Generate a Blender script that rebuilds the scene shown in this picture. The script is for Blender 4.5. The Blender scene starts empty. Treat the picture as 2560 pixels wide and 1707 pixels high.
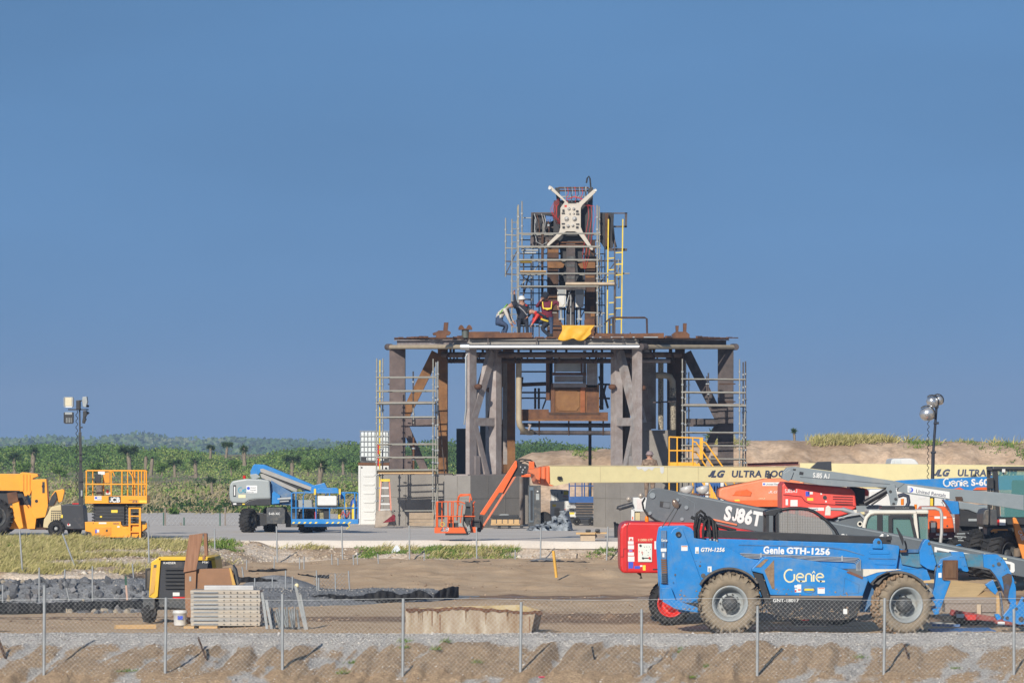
import bpy,bmesh,math,random
import numpy as np
from mathutils import Vector,Matrix
random.seed(7)
HAZE=0.00028
ORD='first second third fourth fifth sixth seventh eighth ninth tenth eleventh twelfth'.split()
scene=bpy.context.scene
col=scene.collection
R=math.radians
# ------------------------------------------------------------------ camera,sky,sun,exposure
HC=4.08
FP=11200.0
CX,HY=1280.0,1121.0
cd=bpy.data.cameras.new('camera')
cd.sensor_width=36.0
cd.lens=36.0*FP/2560.0
cd.shift_y=(HY - 853.5)/2560.0
cd.clip_start=1.0
cd.clip_end=9000.0
cam=bpy.data.objects.new('camera',cd)
cam.location=(0,0,HC)
cam.rotation_euler=(R(90),0,0)
col.objects.link(cam)
scene.camera=cam
SUN_EL,SUN_AZ=R(25.5),R(18)
world=bpy.data.worlds.new('World')
scene.world=world
world.use_nodes=True
wn=world.node_tree.nodes;wl=world.node_tree.links
wn.clear()
wo=wn.new('ShaderNodeOutputWorld');bg=wn.new('ShaderNodeBackground')
sky=wn.new('ShaderNodeTexSky');sky.sky_type='NISHITA';sky.sun_disc=False
sky.sun_elevation=SUN_EL
sky.sun_rotation=R(180)+SUN_AZ
sky.altitude=0;sky.air_density=1.0;sky.dust_density=0.2;sky.ozone_density=3.0
tc=wn.new('ShaderNodeTexCoord');mp=wn.new('ShaderNodeVectorMath');mp.operation='ADD'
mp.inputs[1].default_value=(0,0,0.42)
nm=wn.new('ShaderNodeVectorMath');nm.operation='NORMALIZE'
wl.new(tc.outputs['Generated'],mp.inputs[0]);wl.new(mp.outputs[0],nm.inputs[0]);wl.new(nm.outputs[0],sky.inputs['Vector'])
hs=wn.new('ShaderNodeHueSaturation');hs.inputs['Saturation'].default_value=1.12;hs.inputs['Value'].default_value=1.0;hs.inputs['Hue'].default_value=.495
cn=wn.new('ShaderNodeTexNoise');cn.inputs['Scale'].default_value=2.2;cn.inputs['Detail'].default_value=3
cm_=wn.new('ShaderNodeMapping');cm_.inputs['Scale'].default_value=(2.0,2.0,7.0)
wl.new(tc.outputs['Generated'],cm_.inputs[0]);wl.new(cm_.outputs[0],cn.inputs['Vector'])
cr_=wn.new('ShaderNodeMapRange');cr_.inputs[1].default_value=.3;cr_.inputs[2].default_value=.7;cr_.inputs[3].default_value=.88;cr_.inputs[4].default_value=1.10
wl.new(cn.outputs[0],cr_.inputs[0])
cv=wn.new('ShaderNodeVectorMath');cv.operation='SCALE'
wl.new(sky.outputs[0],hs.inputs['Color']);wl.new(hs.outputs[0],cv.inputs[0]);wl.new(cr_.outputs[0],cv.inputs['Scale']);wl.new(cv.outputs[0],bg.inputs[0]);wl.new(bg.outputs[0],wo.inputs[0])
bg.inputs[1].default_value=0.123
sd=bpy.data.lights.new('sun','SUN')
sd.energy=5.0;sd.angle=R(0.55);sd.color=(1.0,0.93,0.82)
sun=bpy.data.objects.new('sun',sd)
ldir=Vector((math.sin(SUN_AZ)*math.cos(SUN_EL),math.cos(SUN_AZ)*math.cos(SUN_EL),-math.sin(SUN_EL)))
sun.rotation_euler=ldir.to_track_quat('-Z','Y').to_euler()
sun.location=(-30,20,60)
col.objects.link(sun)
vs=scene.view_settings
vs.view_transform='Standard';vs.look='None';vs.gamma=1.0;vs.exposure=0.0
vs.use_curve_mapping=False
scene.cycles.max_bounces=6
scene.cycles.volume_bounces=0
scene.cycles.use_denoising=True
# ------------------------------------------------------------------ helpers:pixels to metres
def X(sx,D):return (sx - CX)*D/FP
def Z(sy,D):return HC - (sy - HY)*D/FP
def P(sx,sy,D):return Vector((X(sx,D),D,Z(sy,D)))
def px(n,D):return n*D/FP
# ------------------------------------------------------------------ helpers:noise
def _hash(ix,iy,seed):
 n=(ix.astype(np.int64)*374761393+iy.astype(np.int64)*668265263+seed*1442695041) & 0x7fffffff
 n=((n ^ (n>>13))*1274126177) & 0x7fffffff
 n=(n ^ (n>>16)) & 0x7fffffff
 return n/float(0x7fffffff)
def vnoise(x,y,seed=0):
 x=np.asarray(x,float);y=np.asarray(y,float)
 ix=np.floor(x);iy=np.floor(y);fx=x - ix;fy=y - iy
 fx=fx*fx*(3 - 2*fx);fy=fy*fy*(3 - 2*fy)
 a=_hash(ix,iy,seed);b=_hash(ix+1,iy,seed);c=_hash(ix,iy+1,seed);d=_hash(ix+1,iy+1,seed)
 return (a*(1 - fx)+b*fx)*(1 - fy)+(c*(1 - fx)+d*fx)*fy - 0.5
def fbm(x,y,seed=0,oct=4):
 s=0;a=1.0
 for k in range(oct):
  s=s+a*vnoise(x*2**k,y*2**k,seed+17*k);a*=0.5
 return s
# ------------------------------------------------------------------ helpers:materials
MATS={}
def mat(name,c,rough=0.6,metal=0.0,var=0.12,vscale=3.0,dirt=0.0,dirtc=(0.30,0.22,0.15),dscale=1.5,
  bump=0.0,bscale=40.0,c2=None,stretch=None,spec=None,grain=0.0,gscale=60.0,alpha=None):
 if name in MATS:return MATS[name]
 m=bpy.data.materials.new(name);m.use_nodes=True
 nt=m.node_tree;n=nt.nodes;l=nt.links
 b=n['Principled BSDF']
 b.inputs['Roughness'].default_value=rough;b.inputs['Metallic'].default_value=metal
 if spec is not None:b.inputs['Specular IOR Level'].default_value=spec
 t=n.new('ShaderNodeTexCoord');src=t.outputs['Object']
 if stretch:
  mpn=n.new('ShaderNodeMapping');mpn.inputs['Scale'].default_value=stretch
  l.new(src,mpn.inputs[0]);src=mpn.outputs[0]
 nz=n.new('ShaderNodeTexNoise');nz.inputs['Scale'].default_value=vscale;nz.inputs['Detail'].default_value=6
 nz.inputs['Roughness'].default_value=0.65
 l.new(src,nz.inputs['Vector'])
 rp=n.new('ShaderNodeValToRGB')
 ca=tuple(max(0,x*(1 - var)) for x in c);cb=tuple(min(1,x*(1+var)) for x in c)
 if c2 is not None:ca,cb=c,c2
 rp.color_ramp.elements[0].position=0.36;rp.color_ramp.elements[1].position=0.64
 rp.color_ramp.elements[0].color=ca+(1,);rp.color_ramp.elements[1].color=cb+(1,)
 l.new(nz.outputs[0],rp.inputs[0]);out=rp.outputs[0]
 if grain>0:
  g=n.new('ShaderNodeTexNoise');g.inputs['Scale'].default_value=gscale;g.inputs['Detail'].default_value=3
  l.new(src,g.inputs['Vector'])
  gm=n.new('ShaderNodeMapRange');gm.inputs[1].default_value=0.3;gm.inputs[2].default_value=0.7
  gm.inputs[3].default_value=1 - grain;gm.inputs[4].default_value=1+grain
  l.new(g.outputs[0],gm.inputs[0])
  mm=n.new('ShaderNodeVectorMath');mm.operation='SCALE'
  l.new(out,mm.inputs[0]);l.new(gm.outputs[0],mm.inputs['Scale']);out=mm.outputs[0]
 if dirt>0:
  d=n.new('ShaderNodeTexNoise');d.inputs['Scale'].default_value=dscale;d.inputs['Detail'].default_value=8
  d.inputs['Roughness'].default_value=0.7
  l.new(src,d.inputs['Vector'])
  dm=n.new('ShaderNodeMapRange');dm.inputs[1].default_value=0.62 - 0.34*dirt;dm.inputs[2].default_value=0.82 - 0.2*dirt
  dm.inputs[3].default_value=0;dm.inputs[4].default_value=min(1,0.25+dirt)
  l.new(d.outputs[0],dm.inputs[0])
  mx=n.new('ShaderNodeMix');mx.data_type='RGBA'
  l.new(dm.outputs[0],mx.inputs[0]);l.new(out,mx.inputs[6]);mx.inputs[7].default_value=dirtc+(1,)
  out=mx.outputs[2]
 l.new(out,b.inputs['Base Color'])
 if bump>0:
  bn=n.new('ShaderNodeTexNoise');bn.inputs['Scale'].default_value=bscale;bn.inputs['Detail'].default_value=4
  l.new(src,bn.inputs['Vector'])
  bp=n.new('ShaderNodeBump');bp.inputs['Strength'].default_value=bump;bp.inputs['Distance'].default_value=0.02
  l.new(bn.outputs[0],bp.inputs['Height']);l.new(bp.outputs[0],b.inputs['Normal'])
 if alpha is not None:b.inputs['Alpha'].default_value=alpha
 MATS[name]=m
 return m
def glass(name,tint=(0.25,0.42,0.40)):
 if name in MATS:return MATS[name]
 m=bpy.data.materials.new(name);m.use_nodes=True
 b=m.node_tree.nodes['Principled BSDF']
 b.inputs['Base Color'].default_value=tint+(1,);b.inputs['Roughness'].default_value=0.06
 b.inputs['Alpha'].default_value=0.55;b.inputs['IOR'].default_value=1.5
 MATS[name]=m
 return m
# ------------------------------------------------------------------ helpers:mesh builder
class MB:
 def __init__(self):self.v=[];self.f=[];self.m=[];self.cur=0;self.sm=[];self.smooth=False
 def add(self,vs,fs,smooth=None):
  o=len(self.v);self.v.extend([tuple(p) for p in vs])
  s=self.smooth if smooth is None else smooth
  for f in fs:self.f.append([i+o for i in f]);self.m.append(self.cur);self.sm.append(s)
  return self
 def box(self,x0,x1,y0,y1,z0,z1):
  if x0>x1:x0,x1=x1,x0
  if y0>y1:y0,y1=y1,y0
  if z0>z1:z0,z1=z1,z0
  v=[(x0,y0,z0),(x1,y0,z0),(x1,y1,z0),(x0,y1,z0),(x0,y0,z1),(x1,y0,z1),(x1,y1,z1),(x0,y1,z1)]
  return self.add(v,[(0,3,2,1),(4,5,6,7),(0,1,5,4),(1,2,6,5),(2,3,7,6),(3,0,4,7)],False)
 def bbox(self,x0,x1,y0,y1,z0,z1,b=0.02):
  if x0>x1:x0,x1=x1,x0
  if y0>y1:y0,y1=y1,y0
  if z0>z1:z0,z1=z1,z0
  b=min(b,(x1 - x0)*.45,(y1 - y0)*.45,(z1 - z0)*.45)
  bm=bmesh.new()
  bmesh.ops.create_cube(bm,size=1)
  for v in bm.verts:v.co=Vector(((x0+x1)/2+v.co.x*(x1 - x0),(y0+y1)/2+v.co.y*(y1 - y0),(z0+z1)/2+v.co.z*(z1 - z0)))
  bmesh.ops.bevel(bm,geom=list(bm.edges),offset=b,segments=2,affect='EDGES',profile=0.6)
  return self.from_bm(bm)
 def from_bm(self,bm,smooth=False):
  bm.verts.index_update()
  self.add([v.co.copy() for v in bm.verts],[[v.index for v in f.verts] for f in bm.faces],smooth)
  bm.free();return self
 def beam(self,p0,p1,w,h,up=(0,0,1)):
  p0=Vector(p0);p1=Vector(p1);d=(p1 - p0).normalized();up=Vector(up)
  s=d.cross(up)
  if s.length<1e-4:s=d.cross(Vector((0,1,0)))
  s.normalize();u=s.cross(d).normalized()
  w0,w1=w if isinstance(w,tuple) else (w,w);h0,h1=h if isinstance(h,tuple) else (h,h)
  vs_=[]
  for p,ww,hh in ((p0,w0,h0),(p1,w1,h1)):
   for a,b in ((-1,-1),(1,-1),(1,1),(-1,1)):vs_.append(p+s*a*ww/2+u*b*hh/2)
  return self.add(vs_,[(0,3,2,1),(4,5,6,7),(0,1,5,4),(1,2,6,5),(2,3,7,6),(3,0,4,7)],False)
 def ibeam(self,p0,p1,w,h,t=0.02,up=(0,0,1)):
  p0=Vector(p0);p1=Vector(p1);d=(p1 - p0).normalized();up=Vector(up)
  s=d.cross(up)
  if s.length<1e-4:s=d.cross(Vector((0,1,0)))
  s.normalize();u=s.cross(d).normalized()
  self.beam(p0+u*(h/2 - t/2),p1+u*(h/2 - t/2),w,t,u)
  self.beam(p0 - u*(h/2 - t/2),p1 - u*(h/2 - t/2),w,t,u)
  return self.beam(p0,p1,t,h - 2*t,u)
 def cyl(self,p0,p1,r,n=10,r1=None,caps=True):
  p0=Vector(p0);p1=Vector(p1);d=(p1 - p0)
  if d.length<1e-6:return self
  d.normalize();a=d.orthogonal().normalized();b=d.cross(a)
  r1=r if r1 is None else r1
  vs_=[p0+(a*math.cos(2*math.pi*i/n)+b*math.sin(2*math.pi*i/n))*r for i in range(n)]
  vs_+=[p1+(a*math.cos(2*math.pi*i/n)+b*math.sin(2*math.pi*i/n))*r1 for i in range(n)]
  fs=[(i,(i+1) % n,n+(i+1) % n,n+i) for i in range(n)]
  self.add(vs_,fs,n>6)
  if caps:
   self.add(vs_[:n],[list(range(n))[::-1]],False);self.add(vs_[n:],[list(range(n))],False)
  return self
 def tube(self,pts,r,n=8,taper=None):
  pts=[Vector(p) for p in pts]
  ref=None;rings=[]
  for i,p in enumerate(pts):
   d=(pts[min(i+1,len(pts) - 1)] - pts[max(i - 1,0)])
   if d.length<1e-9:d=Vector((0,0,1))
   d.normalize()
   if ref is None:ref=d.orthogonal().normalized()
   a=(ref - d*ref.dot(d))
   a=a.normalized() if a.length>1e-5 else d.orthogonal().normalized()
   ref=a;b=d.cross(a)
   rr=r if taper is None else r*taper[i]
   rings.append([p+(a*math.cos(2*math.pi*k/n)+b*math.sin(2*math.pi*k/n))*rr for k in range(n)])
  vs_=[q for rg in rings for q in rg];fs=[]
  for i in range(len(pts) - 1):
   for k in range(n):fs.append((i*n+k,i*n+(k+1) % n,(i+1)*n+(k+1) % n,(i+1)*n+k))
  self.add(vs_,fs,True)
  self.add(rings[0],[list(range(n))[::-1]],False);self.add(rings[-1],[list(range(n))],False)
  return self
 def prism(self,poly,y0,y1,bev=0.0,seg=2):
  bm=bmesh.new()
  vs_=[bm.verts.new((p[0],y0,p[1])) for p in poly]
  f=bm.faces.new(vs_)
  r=bmesh.ops.extrude_face_region(bm,geom=[f])
  for v in r['geom']:
   if isinstance(v,bmesh.types.BMVert):v.co.y=y1
  bmesh.ops.recalc_face_normals(bm,faces=list(bm.faces))
  if bev>0:
   bmesh.ops.bevel(bm,geom=[e for e in bm.edges],offset=bev,segments=seg,affect='EDGES',profile=0.6)
  bmesh.ops.triangulate(bm,faces=[f for f in bm.faces if len(f.verts)>4])
  return self.from_bm(bm)
 def plate(self,pts3,nrm,t):
  nrm=Vector(nrm).normalized()*t
  n=len(pts3);a=[Vector(p) for p in pts3];b=[p+nrm for p in a]
  bm=bmesh.new();va=[bm.verts.new(p) for p in a];vb=[bm.verts.new(p) for p in b]
  bm.faces.new(va);bm.faces.new(vb[::-1])
  for i in range(n):bm.faces.new((va[i],va[(i+1) % n],vb[(i+1) % n],vb[i]))
  bmesh.ops.recalc_face_normals(bm,faces=list(bm.faces))
  bmesh.ops.triangulate(bm,faces=[f for f in bm.faces if len(f.verts)>4])
  return self.from_bm(bm)
 def lathe(self,c,axis,prof,n=24,smooth=True,caps=True):
  c=Vector(c);d=Vector(axis).normalized();a=d.orthogonal().normalized();b=d.cross(a)
  vs_=[]
  for r,t in prof:
   for k in range(n):
    an=2*math.pi*k/n
    vs_.append(c+d*t+(a*math.cos(an)+b*math.sin(an))*r)
  fs=[]
  for i in range(len(prof) - 1):
   for k in range(n):fs.append((i*n+k,i*n+(k+1) % n,(i+1)*n+(k+1) % n,(i+1)*n+k))
  self.add(vs_,fs,smooth)
  if caps:self.add(vs_[:n],[list(range(n))[::-1]],False);self.add(vs_[-n:],[list(range(n))],False)
  return self
 def sphere(self,c,r,nu=12,nv=8,sc=(1,1,1)):
  c=Vector(c);vs_=[];fs=[]
  for j in range(nv+1):
   th=math.pi*j/nv
   for i in range(nu):
    ph=2*math.pi*i/nu
    vs_.append(c+Vector((r*sc[0]*math.sin(th)*math.cos(ph),r*sc[1]*math.sin(th)*math.sin(ph),r*sc[2]*math.cos(th))))
  for j in range(nv):
   for i in range(nu):fs.append((j*nu+i,(j+1)*nu+i,(j+1)*nu+(i+1) % nu,j*nu+(i+1) % nu))
  return self.add(vs_,fs,True)
 def mesh(self,name,mats,off=(0,0,0)):
  me=bpy.data.meshes.new(name)
  o=Vector(off)
  me.from_pydata([(p[0] - o.x,p[1] - o.y,p[2] - o.z) for p in self.v],[],self.f)
  for mm in (mats if isinstance(mats,(list,tuple)) else [mats]):me.materials.append(mm)
  me.polygons.foreach_set('material_index',self.m);me.polygons.foreach_set('use_smooth',self.sm)
  me.update()
  return me
 def centre(self):
  a=np.array(self.v)
  return Vector(((a[:,0].min()+a[:,0].max())/2,(a[:,1].min()+a[:,1].max())/2,a[:,2].min()))
def origin(o):
 v=Vector((0,0,0))
 while o is not None:v+=o.location;o=o.parent
 return v
def build(mb,name,mats,parent=None,label=None,kind=None):
 if not mb.v:return None
 if parent is None:
  loc=mb.centre();off=loc
 else:
  loc=Vector((0,0,0));off=origin(parent)
 o=bpy.data.objects.new(name,mb.mesh(name,mats,off))
 o.location=loc;col.objects.link(o)
 if parent is not None:o.parent=parent
 if label:o['label']=label
 if kind:o['kind']=kind
 return o
def tag(o,label,cat,group=None):
 o['label']=label;o['category']=cat
 if group:o['group']=group
 return o
def thing(name,label,cat,loc,group=None):
 o=bpy.data.objects.new(name,None);o.empty_display_size=0.2
 o.location=Vector(loc);col.objects.link(o)
 return tag(o,label,cat,group)
def kids(o):return [c for c in list(bpy.data.objects) if c.parent is o]
def copy_tree(o,parent=None,delta=None):
 c=o.copy();col.objects.link(c);c.parent=parent
 for ch in o.children:copy_tree(ch,c)
 if delta is not None:c.location=o.location+Vector(delta)
 return c
def dup_part(src,parent,loc=(0,0,0),rot=None,scale=None):
 c=src.copy();col.objects.link(c);c.parent=parent;c.location=loc
 if rot is not None:c.rotation_euler=rot
 if scale is not None:c.scale=scale
 return c
def grid_mesh(name,xs,ys,zf,mats,smooth=True):
 gx,gy=np.meshgrid(xs,ys)
 gz=zf(gx,gy)
 nx,ny=len(xs),len(ys)
 v=np.stack([gx.ravel(),gy.ravel(),gz.ravel()],1)
 i=np.arange(nx*ny).reshape(ny,nx)
 q=np.stack([i[:-1,:-1].ravel(),i[:-1,1:].ravel(),i[1:,1:].ravel(),i[1:,:-1].ravel()],1)
 me=raw_mesh(name,v,q,smooth)
 for mm in (mats if isinstance(mats,(list,tuple)) else [mats]):me.materials.append(mm)
 o=bpy.data.objects.new(name,me);col.objects.link(o)
 return o
def raw_mesh(name,v,q,smooth=False):
 me=bpy.data.meshes.new(name)
 nf,k=q.shape
 me.vertices.add(len(v));me.vertices.foreach_set('co',np.ascontiguousarray(v,dtype=np.float32).ravel())
 me.loops.add(nf*k);me.loops.foreach_set('vertex_index',np.ascontiguousarray(q,dtype=np.int32).ravel())
 me.polygons.add(nf);me.polygons.foreach_set('loop_start',np.arange(0,nf*k,k,dtype=np.int32))
 if smooth:me.polygons.foreach_set('use_smooth',np.ones(nf,dtype=bool))
 me.update(calc_edges=True)
 return me
def raw_obj(name,v,q,m,kind='stuff',smooth=False):
 me=raw_mesh(name,v,q,smooth);me.materials.append(m)
 o=bpy.data.objects.new(name,me);col.objects.link(o);o['kind']=kind
 return o
JG=[(.27,1),(.47,1),(.47,.24),(.40,.06),(.23,-.01),(.06,.05),(-.02,.24),(-.02,.32),(.17,.32),(.18,.22),(.23,.17),(.27,.23)]
def font_mesh(s,size,bold,shear,depth):
 """mesh of one line of lettering in the x-y plane, starting at x = 0; the J is drawn with its foot on the baseline"""
 if 'J' in s:
  a,b=s.split('J',1);bm=bmesh.new();x=0
  if a:me,x=font_mesh(a,size,bold,shear,depth);bm.from_mesh(me)
  vs_=[[bm.verts.new((x+size*(.08+p+shear*q),size*q,zz)) for p,q in JG] for zz in (-depth/2,depth/2)]
  bmesh.ops.triangulate(bm,faces=[bm.faces.new(vs_[1][::-1]),bm.faces.new(vs_[0])])
  for i in range(12):bm.faces.new((vs_[0][i],vs_[0][i - 1],vs_[1][i - 1],vs_[1][i]))
  bmesh.ops.recalc_face_normals(bm,faces=bm.faces)
  x+=size*.56;n0=len(bm.verts)
  if b:
   me,w=font_mesh(b,size,bold,shear,depth);bm.from_mesh(me);bm.verts.ensure_lookup_table()
   for v in bm.verts[n0:]:v.co.x+=x
   x+=w
  me=bpy.data.meshes.new('t');bm.to_mesh(me);bm.free()
  return me,x
 c=bpy.data.curves.new('t','FONT');c.body=s;c.size=size/0.70;c.offset=bold*size;c.shear=shear
 c.extrude=depth/2;c.space_character=1.0+bold*1.2;c.resolution_u=3
 tmp=bpy.data.objects.new('tmp',c);col.objects.link(tmp)
 dg=bpy.context.evaluated_depsgraph_get()
 me=bpy.data.meshes.new_from_object(tmp.evaluated_get(dg))
 bpy.data.objects.remove(tmp);bpy.data.curves.remove(c)
 return me,max([v.co.x for v in me.vertices] or [0])+size*(.05+.3*s.endswith(' '))
def text(s,x,z,y,size,m,parent,name='lettering',bold=0.0,shear=0.0,align='LEFT',rot=0.0,depth=0.004,width=1.0,tilt=None,label=None):
 """flat lettering standing on a face that looks at -y; size = cap height in metres"""
 me,_=font_mesh(s,size,bold,shear,depth)
 M=Matrix.Rotation(R(90),4,'X') @ Matrix.Diagonal((width,1,1,1))
 M=Matrix.Rotation(-rot,4,'Y') @ M
 if tilt:M=Matrix.Rotation(tilt,4,'Z') @ M
 me.transform(M)
 me.materials.clear();me.materials.append(m);me.name=name
 o=bpy.data.objects.new(name,me);col.objects.link(o)
 o.parent=parent;o.location=Vector((x,y,z)) - origin(parent)
 if label:o['label']=label
 return o
#==================================================================THE SETTING:ground,bank,pad,scrub,hills
rng=np.random.default_rng(11)
def sstep(a,b,x):
 t=np.clip((x - a)/(b - a),0,1);return t*t*(3 - 2*t)
def z_yard(x,y):
 sx=CX+x*FP/y
 hump=sstep(700,900,sx)*sstep(132,139,y)*(1 - 0.4*sstep(1300,1700,sx))
 z=0.40*sstep(127,144,y)+0.10*hump
 z=z+0.05*fbm(x*.35,y*.22,3,4)+0.05*fbm(x*1.6,y*.7,5,3)*sstep(103,112,y)
 rough=np.clip(fbm(x*.5,y*.35,9,3)+.12,0,1)
 z=z+0.10*rough*np.abs(fbm(x*2.2,y*1.1,12,4))*sstep(100.5,103,y)
 wet=wet_mask(x,y)
 z=z*(1 - .0*wet) - 0.02*wet
 for yc,w,d in ((107.6,.35,.10),(109.6,.3,.08),(112.4,.4,.05),(118.0,.4,.05)):
  yy=yc+.35*fbm(x*.12,x*0+yc,21,2)
  z=z+1.5*d*(np.abs(fbm(x*3.0,y*1.2+yc,31,4))*1.8 - .25)*np.exp(-((y - yy)/w)**2)
 z=z+0.16*np.clip(fbm(x*.7,y*.5,44,4),0,1)*sstep(126,130,y)*(1 - sstep(141,145,y))
 dm=sstep(106.5,108.5,y)*(1 - sstep(123,126,y))*(1 - sstep(1100,1250,sx));z=z*(1 - .75*dm) - .05*dm
 return z
def wet_mask(x,y):
 sx=CX+x*FP/y
 return np.clip(sstep(1080,1260,sx)*np.exp(-((y - 123.2+.8*fbm(x*.2,y*0,6,2))/2.2)**2)*1.2,0,1)
def slope_rill(x,y):
 u=x - (0.27+.12*fbm(x*.3,y*0+5,65,2))*(y - 93.5)+.32*fbm(x*.8,y*.6,61,3)
 zone=np.clip(.62+1.5*fbm(x*.22+3.1,y*.25,63,3),0,1)
 r=fbm(u*3.6,y*.25,62,4)
 return r,zone
def z_bank(x,y):
 t=np.clip((y - 93.4)/4.0,0,1)
 z=-1.0+1.0*(t**.9)
 z=np.where(y>97.4,0.0,z)
 r,zone=slope_rill(x,y)
 m=sstep(93.5,94.5,y)*(1 - sstep(96.4,97.3,y))
 z=z+m*(zone*(r*.27 - .03)+.10*fbm(x*1.1 - .4*y,y*.5,69,4))+.03*fbm(x*1.2,y*1.2,66,3)+.02*fbm(x*6,y*6,67,2)
 return z
def attr(o,name,vals):
 a=o.data.attributes.new(name,'FLOAT','POINT');a.data.foreach_set('value',np.ascontiguousarray(vals,dtype=np.float32))
def ground_mat(name,base,base2,layers=(),scale=.8,grain=.18,gscale=45,bump=.5,bscale=30,rough=.95,wet=None):
 """base/base2 mixed by noise; layers = (attribute, colour, colour2): each lies over the ones before by its own mask"""
 m=bpy.data.materials.new(name);m.use_nodes=True;n=m.node_tree.nodes;l=m.node_tree.links
 b=n['Principled BSDF'];b.inputs['Roughness'].default_value=rough;b.inputs['Specular IOR Level'].default_value=.2
 t=n.new('ShaderNodeTexCoord')
 def mixnoise(ca,cb,sc,lo=.38,hi=.62,det=8):
  z=n.new('ShaderNodeTexNoise');z.inputs['Scale'].default_value=sc;z.inputs['Detail'].default_value=det;z.inputs['Roughness'].default_value=.7
  l.new(t.outputs['Object'],z.inputs['Vector'])
  r=n.new('ShaderNodeValToRGB');r.color_ramp.elements[0].position=lo;r.color_ramp.elements[1].position=hi
  r.color_ramp.elements[0].color=tuple(ca)+(1,);r.color_ramp.elements[1].color=tuple(cb)+(1,)
  l.new(z.outputs[0],r.inputs[0]);return r.outputs[0]
 out=mixnoise(base,base2,scale)
 for (an,ca,cb) in layers:
  a=n.new('ShaderNodeAttribute');a.attribute_name=an
  nz=n.new('ShaderNodeTexNoise');nz.inputs['Scale'].default_value=3.0;nz.inputs['Detail'].default_value=8
  l.new(t.outputs['Object'],nz.inputs['Vector'])
  ad=n.new('ShaderNodeMath');ad.operation='MULTIPLY_ADD';ad.inputs[1].default_value=.9
  l.new(nz.outputs[0],ad.inputs[0]);
  sb=n.new('ShaderNodeMath');sb.operation='SUBTRACT';l.new(a.outputs['Fac'],sb.inputs[0]);sb.inputs[1].default_value=.45
  l.new(sb.outputs[0],ad.inputs[2])
  mr=n.new('ShaderNodeMapRange');mr.inputs[1].default_value=.3;mr.inputs[2].default_value=.6
  l.new(ad.outputs[0],mr.inputs[0])
  mx=n.new('ShaderNodeMix');mx.data_type='RGBA'
  l.new(mr.outputs[0],mx.inputs[0]);l.new(out,mx.inputs[6]);l.new(mixnoise(ca,cb,scale*2.3),mx.inputs[7]);out=mx.outputs[2]
 g=n.new('ShaderNodeTexNoise');g.inputs['Scale'].default_value=gscale;g.inputs['Detail'].default_value=2
 l.new(t.outputs['Object'],g.inputs['Vector'])
 gm=n.new('ShaderNodeMapRange');gm.inputs[1].default_value=.3;gm.inputs[2].default_value=.7
 gm.inputs[3].default_value=1 - grain;gm.inputs[4].default_value=1+grain;l.new(g.outputs[0],gm.inputs[0])
 mm=n.new('ShaderNodeVectorMath');mm.operation='SCALE';l.new(out,mm.inputs[0]);l.new(gm.outputs[0],mm.inputs['Scale'])
 l.new(mm.outputs[0],b.inputs['Base Color'])
 if wet:
  a=n.new('ShaderNodeAttribute');a.attribute_name=wet
  nz=n.new('ShaderNodeTexNoise');nz.inputs['Scale'].default_value=.9;nz.inputs['Detail'].default_value=5
  l.new(t.outputs['Object'],nz.inputs['Vector'])
  ml=n.new('ShaderNodeMath');ml.operation='MULTIPLY';l.new(a.outputs['Fac'],ml.inputs[0]);l.new(nz.outputs[0],ml.inputs[1])
  mr=n.new('ShaderNodeMapRange');mr.inputs[1].default_value=.42;mr.inputs[2].default_value=.55;mr.inputs[3].default_value=rough;mr.inputs[4].default_value=.12
  l.new(ml.outputs[0],mr.inputs[0]);l.new(mr.outputs[0],b.inputs['Roughness'])
 bn=n.new('ShaderNodeTexNoise');bn.inputs['Scale'].default_value=bscale;bn.inputs['Detail'].default_value=5
 l.new(t.outputs['Object'],bn.inputs['Vector'])
 bp=n.new('ShaderNodeBump');bp.inputs['Strength'].default_value=bump;bp.inputs['Distance'].default_value=.03
 l.new(bn.outputs[0],bp.inputs['Height']);l.new(bp.outputs[0],b.inputs['Normal'])
 return m
SAND=(.57,.415,.265);SAND2=(.47,.325,.20);MUD=(.29,.19,.12);MUD2=(.21,.135,.085)
GRV=(.36,.34,.315);GRV2=(.46,.435,.405)
# --- one sheet under everything,out to the horizon
g=grid_mesh('ground',np.linspace(-2600,2600,30),np.concatenate([np.linspace(-60,90,4),np.linspace(150,4400,30)]),
   lambda x,y:x*0 - 1.6+(y>100)*.1,ground_mat('dry_earth',SAND2,(.20,.19,.09)))
g['kind']='structure'
# --- verge at the very front
xs=np.arange(-20,20.01,.12)
vg=grid_mesh('verge',xs,np.arange(70,93.81,.2),lambda x,y:-1.0+.05*fbm(x*.8,y*.8,71,3) - 0*x,
   ground_mat('verge_earth',(.27,.20,.12),(.20,.17,.08)))
vg['kind']='structure'
# --- gravel bank with the road shoulder on top
xs=np.arange(-20,20.01,.05);ys=np.arange(93.3,101.01,.05)
bk=grid_mesh('gravel_bank',xs,ys,z_bank,
   ground_mat('gravel_bank',GRV,GRV2,[('earth',(.43,.31,.195),(.31,.215,.135)),('sand',SAND,SAND2)],scale=3,grain=.3,gscale=26,bump=.9,bscale=18))
bk['kind']='structure'
gx,gy=np.meshgrid(xs,ys)
r,zone=slope_rill(gx,gy)
mE=sstep(93.3,94.2,gy)*(1 - sstep(96.2,97.1,gy))
earth=np.clip(mE*(.5+.5*zone)*(1.0+1.5*r+1.3*fbm(gx*1.7,gy*1.2,64,4)),0,1)
attr(bk,'earth',earth.ravel())
sandm=sstep(98.6,99.8,gy+.5*fbm(gx*.3,gy*.3,73,3))
attr(bk,'sand',sandm.ravel())
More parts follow.
